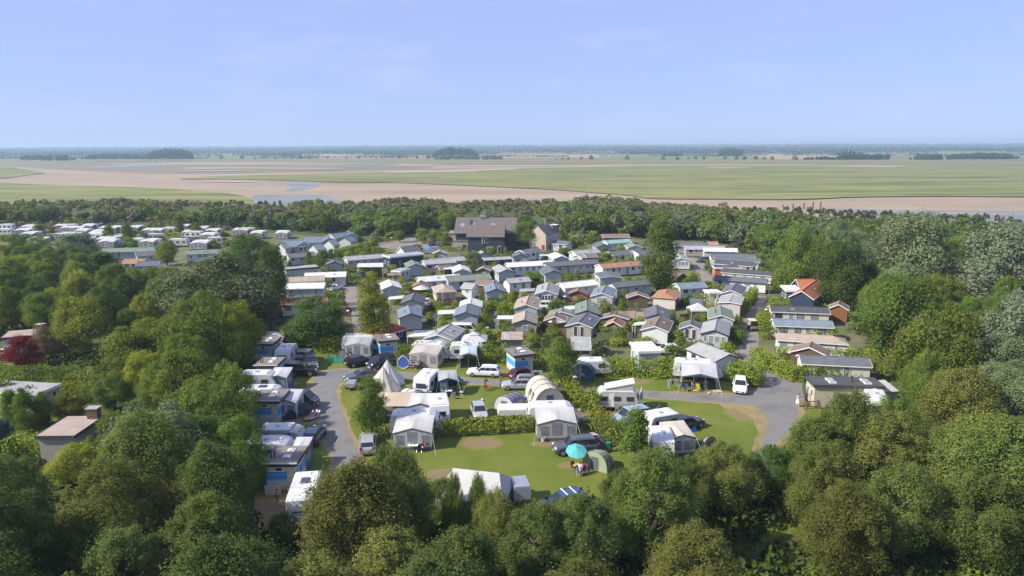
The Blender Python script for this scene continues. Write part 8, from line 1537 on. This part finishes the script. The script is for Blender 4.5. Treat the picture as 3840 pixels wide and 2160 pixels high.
# brick barbecue, satellite dishes, slides
P = G('D', 1200, 600); e = empty('garden_barbecue', (P.x, P.y, 0), 0, 'pale stone barbecue with a tall chimney beside the brick shed', 'barbecue'); sm = plaster((.42, .36, .33)); MB().box(-.45, .45, -.35, .35, 0, .85).build('hearth', sm, e); MB().add([(-.42, -.32, .85), (.42, -.32, .85), (.42, .32, .85), (-.42, .32, .85), (-.14, -.12, 1.7), (.14, -.12, 1.7), (.14, .14, 1.7), (-.14, .14, 1.7)], [(0, 1, 5, 4), (1, 2, 6, 5), (2, 3, 7, 6), (3, 0, 4, 7)]).build('hood', sm, e); MB().box(-.14, .14, -.12, .14, 1.7, 2.3).build('chimney', sm, e); MB().box(-.2, .2, -.36, -.33, .9, 1.25).build('fire_opening', m_black, e)
def dish(r, u, v, h, label, rz=200):
    P = G(r, u, v); e = empty('satellite_dish', (P.x, P.y, 0), R(rz), label, 'satellite dish'); MB().tube([(0, 0, 0), (0, 0, h)], .03, 6).build('mast', m_metal, e)
    V = []; n = 14
    for q in (0, .25, .5): V += [(q * math.cos(2 * math.pi * k / n), -.1 - .25 * q * q - 0 + .25, h + q * math.sin(2 * math.pi * k / n)) for k in range(n)]
    MB().add(V, [(i * n + k, i * n + (k + 1) % n, (i + 1) * n + (k + 1) % n, (i + 1) * n + k) for i in range(2) for k in range(n)]).build('reflector', mat('dish_grey', (.42, .43, .44), .5, .08), e); MB().tube([(0, .1, h - .45), (0, -.35, h)], .015, 4).build('feed_arm', m_metal, e)
dish('B', 1500, 380, 2.4, 'large satellite dish before the white raised home', 20); dish('A', 1860, 1160, 2.6, 'satellite dish behind the pale blue veranda roof', 30); dish('C', 1200, 1000, 2.8, 'satellite dish on the shed left of the timber deck', 30); dish('C', 1195, 1080, 2.4, 'second satellite dish before the striped shed roof', 20)
def slide(r, u, v, rz, label, c=(.04, .26, .5)):
    P = G(r, u, v); e = empty('play_slide', (P.x, P.y, 0), R(rz), label, 'slide'); MB().slab((-1.3, -.28, .9), (1.3, -.28, 2.3), (1.3, .28, 2.3), (-1.3, .28, .9), .08).build('chute', mat('slide_blue_%.2f' % c[0], c, .4), e)
    for sg in (-1, 1): MB().slab((-1.3, sg * .3 - .02, 1.08), (1.3, sg * .3 - .02, 2.48), (1.3, sg * .3 + .02, 2.48), (-1.3, sg * .3 + .02, 1.08), .2).build('side_rail', mat('slide_blue_%.2f' % c[0], c, .4), e)
    for x, z in ((-.8, 1.1), (1.0, 2.1)):
        for y in (-.25, .25): MB().tube([(x, y, 0), (x, y, z)], .05, 5).build('post', m_woodo, e)
slide('J', 1225, 870, 12, 'pale blue slide on wooden posts behind the brown flat roof', (.24, .38, .52)); slide('J', 1430, 880, 160, 'turquoise slide on wooden posts behind the brown flat roof', (.03, .30, .42))
# gate post and sign at the junction
P = G('J', 1040, 1235); e = empty('notice_post', (P.x, P.y, 0), 0, 'wooden post with a purple and white notice at the junction', 'sign'); MB().box(-.06, .06, -.06, .06, 0, 2.2).build('post', m_wood, e); MB().box(-.32, .05, -.10, -.065, 1.1, 2.0).build('notice_board', mat('notice', (.12, .06, .18), .6), e)
fence([('J', 990, 1000), ('J', 1020, 1100), ('J', 1030, 1180)], 1.6, 'green wire fence beside the gate at the junction', mat('wire_green', (.06, .14, .09), .6), .22, .02, 'wire_fence'); fence([('J', 1050, 1235), ('J', 1200, 1235)], 1.1, 'low wooden rail fence right of the notice post', m_fpink, .3, .05)
# posts and walkers on the flats, boats, far marks
for i, (u, b_, t) in enumerate(((838, 492, 475), (910, 502, 468), (988, 508, 462), (1053, 508, 456), (1108, 510, 453))):
    P = G('c', u, b_, -.35); h = height_to((P.x, P.y), px('c', u, t)[1]); b = MB(); b.tube([(0, 0, 0), (0, 0, h + .35)], [.35, .3], 7); tag(b.build('mooring_post', m_woodd, loc=(P.x, P.y, -.4)), f'{ords[i]} from the left of five tall posts standing in the tidal river', 'post', 'tall posts in the tidal river')
for i, (u, v) in enumerate(((2027, 592), (2036, 593))): person('c', u, v, 90 + 20 * i, 'walk', ('left' if i == 0 else 'right') + ' one of two tiny walkers beside the tidal river', (.04, .05, .08), (.05, .05, .06), z=-.28)
for i, (u, v) in enumerate(((1163, 178), (1189, 180))):
    P = G('a', u, v, -.3); e = empty('grounded_boat', (P.x, P.y, -.35), R(20 + 40 * i), ('left' if i == 0 else 'right') + ' one of two small boats lying on the far flats', 'boat'); MB().add([(-3, -1, .1), (2, -1, .1), (3.8, 0, .3), (2, 1, .1), (-3, 1, .1), (-3.2, -1.3, 1.5), (2.2, -1.3, 1.6), (4.6, 0, 1.9), (2.2, 1.3, 1.6), (-3.2, 1.3, 1.5)], [(4, 3, 2, 1, 0), (0, 1, 6, 5), (1, 2, 7, 6), (2, 3, 8, 7), (3, 4, 9, 8), (4, 0, 5, 9), (5, 6, 7, 8, 9)]).build('hull', m_cw if i else mat('boat_dark', (.08, .09, .11), .5), e); MB().box(-1.6, .6, -.8, .8, 1.5, 2.9, .15, .1).build('cabin', m_cw, e)
def spire(r, u, v, top):
    P = G(r, u, v, -.6); h = height_to((P.x, P.y), px(r, u, top)[1]); w = h * .1; e = empty('church', (P.x, P.y, -.6), 0, 'far village church with a thin spire on the horizon', 'church'); MB().box(-w, w, -w, w, 0, h * .55).build('tower', plaster((.4, .38, .36)), e); MB().add([(-w * 1.05, -w * 1.05, h * .55), (w * 1.05, -w * 1.05, h * .55), (w * 1.05, w * 1.05, h * .55), (-w * 1.05, w * 1.05, h * .55), (0, 0, h)], [(0, 1, 4), (1, 2, 4), (2, 3, 4), (3, 0, 4)]).build('spire', m_slat, e); MB().box(w, w * 6, -w * .9, w * .9, 0, h * .25).build('nave', plaster((.4, .38, .36)), e)
spire('c', 968, 84, 30)
for i, (r, u, v, w, c) in enumerate([('b', 2065, 122, 26, 'white'), ('c', 705, 110, 24, 'brick'), ('c', 765, 110, 12, 'white'), ('c', 905, 104, 16, 'white'), ('c', 950, 86, 12, 'white'), ('c', 1540, 116, 14, 'white'), ('a', 1720, 116, 24, 'white'), ('a', 1795, 136, 22, 'brick'), ('a', 545, 140, 8, 'white'), ('a', 2305, 106, 12, 'white'), ('b', 1605, 102, 12, 'white'), ('b', 2290, 92, 14, 'white'), ('c', 1130, 70, 40, 'grey'), ('c', 2410, 60, 50, 'white')]):
    P = G(r, u, v, -.6); s = scale_at(P) * REG[r][2]; L = w / s; e = empty('farmhouse', (P.x, P.y, -.6), R(rnd.uniform(-15, 15)), f'{ords[i % 12]} tiny {"brick red" if c == "brick" else "pale"} farm building {"on the left" if r == "a" else "in the middle" if r == "b" else "on the right"} of the far plain', 'farmhouse', 'far farm buildings'); hh = min(9, L * .35); MB().box(-L / 2, L / 2, -4, 4, 0, hh * .6).build('wall', wall_m(c), e); MB().add([(-L / 2 - .4, -4.5, hh * .58), (L / 2 + .4, -4.5, hh * .58), (L / 2 + .4, 4.5, hh * .58), (-L / 2 - .4, 4.5, hh * .58), (-L / 2 - .4, 0, hh), (L / 2 + .4, 0, hh)], [(0, 1, 5, 4), (2, 3, 4, 5), (1, 2, 5), (3, 0, 4)]).build('roof', roof_m('rust' if i % 2 else 'grey', False), e)
P = G('c', 1310, 122, -.6); e = empty('white_tower', (P.x, P.y, -.6), 0, 'small white tower beside the dark copse on the right of the plain', 'tower'); MB().lathe([(2.6, 0), (2.0, 10), (2.4, 10.2), (2.4, 11), (0, 13.5)], 10).build('shaft', m_trimw, e); MB().box(-.6, .6, -2.7, -2.3, 0, 2.2).build('door', m_trimd, e)
for i, (u, top, D) in enumerate(((1995, 5, 9500), (2358, 0, 9000), (2372, 6, 9400), (2545, 12, 9800), (1352, 34, 10500))):
    x = (px('c', u, 0)[0] - CXP) / F_PX * D; h = height_to((x, D), px('c', u, top)[1]) * .72; e = empty('wind_turbine', (x, D, -.6), R(20), f'{ords[i]} thin white wind turbine from the left on the right horizon' if i < 4 else 'small white wind turbine nearest the middle of the horizon', 'wind turbine', 'far wind turbines'); MB().tube([(0, 0, 0), (0, 0, h)], [3.2, 1.8], 7).build('tower', m_trimw, e); MB().box(-2, 2, -4, 5, h - 1.5, h + 2).build('nacelle', m_trimw, e)
    for k in range(3): a = 2 * math.pi * k / 3 + .3 * i; d = Vector((math.cos(a), 0, math.sin(a))); MB().tube([Vector((0, -4.6, h)), Vector((0, -4.6, h)) + d * h * .2, Vector((0, -4.6, h)) + d * h * .5], [1.0, 1.8, .3], 5).build('blade', m_trimw, e)
# bare trees in the foreground
def bare(r, u, base, top, wpx, c, label, n=26):
    P = G(r, u, base); h = height_to(P, px(r, u, top)[1]); w = wpx / REG[r][2] / scale_at(P); e = empty('bare_tree', (P.x, P.y, 0), 0, label, 'tree'); rr = random.Random(int(u)); m_ = mat('dead_wood_%.2f' % c[0], c, .85, .25, 3); b = MB(); tr = MB(); tr.tube([(0, 0, 0), (.1, 0, h * .3), (-.05, .1, h * .6)], [.16, .12, .08], 6)
    for k in range(n):
        z = h * rr.uniform(.15, .6); a = rr.uniform(0, 6.28); l = rr.uniform(.5, 1) * w / 2; q = Vector((math.cos(a) * l, math.sin(a) * l, 0)); p0 = Vector((0, 0, z)); p1 = p0 + q * .5 + Vector((0, 0, (h - z) * .4)); p2 = p0 + q + Vector((0, 0, (h - z) * rr.uniform(.7, 1.0))); b.tube([p0, p1, p2], [.05, .03, .01], 4)
        for j in range(5): t = rr.uniform(.3, .9); s_ = p1.lerp(p2, t); b.tube([s_, s_ + Vector((rr.uniform(-.6, .6), rr.uniform(-.6, .6), rr.uniform(.3, 1.0)))], [.018, .006], 3)
    tr.build('trunk', m_, e); b.build('branch_work', m_, e)['kind'] = 'stuff'
bare('T', 1200, 980, 440, 260, (.30, .17, .07), 'bare rust brown shrub tree in the left foreground', 40); bare('V', 1160, 1090, 770, 230, (.20, .15, .11), 'bare grey brown tree in the right foreground'); bare('V', 2190, 800, 520, 150, (.18, .14, .10), 'bare thin tree in the right wood')
# ------------------------------------------------------------------ the air over the plain
hz = MB().box(-9500, 9500, -300, 13500, -1.6, 75).build('haze', mat('haze_surface_none', (1, 1, 1), var=0)); tag(hz, 'thin blue summer haze over the plain', 'haze', kind='stuff')
hm = bpy.data.materials.new('haze'); hm.use_nodes = True; t = hm.node_tree; t.nodes.remove(t.nodes['Principled BSDF'])
pv = t.nodes.new('ShaderNodeVolumePrincipled'); pv.inputs['Color'].default_value = (.62, .82, 1, 1); pv.inputs['Density'].default_value = .00019; pv.inputs['Anisotropy'].default_value = .1
t.links.new(pv.outputs[0], t.nodes['Material Output'].inputs['Volume']); hz.data.materials[0] = hm
# alike plants of one group are told apart by their order from left to right
byl = {}
for o in COL.objects:
    if o.parent is None and o.get('group') and o.get('category') in ('tree', 'bush'): byl.setdefault(o['label'], []).append(o)
for lab, os_ in byl.items():
    if len(os_) < 2: continue
    os_.sort(key=lambda o: to_px(o.location)[0])
    for i, o in enumerate(os_): k = i + 1; o['label'] = f"{lab}, {k}{'th' if k % 100 in (11, 12, 13) else {1: 'st', 2: 'nd', 3: 'rd'}.get(k % 10, 'th')} from the left of {len(os_)}"
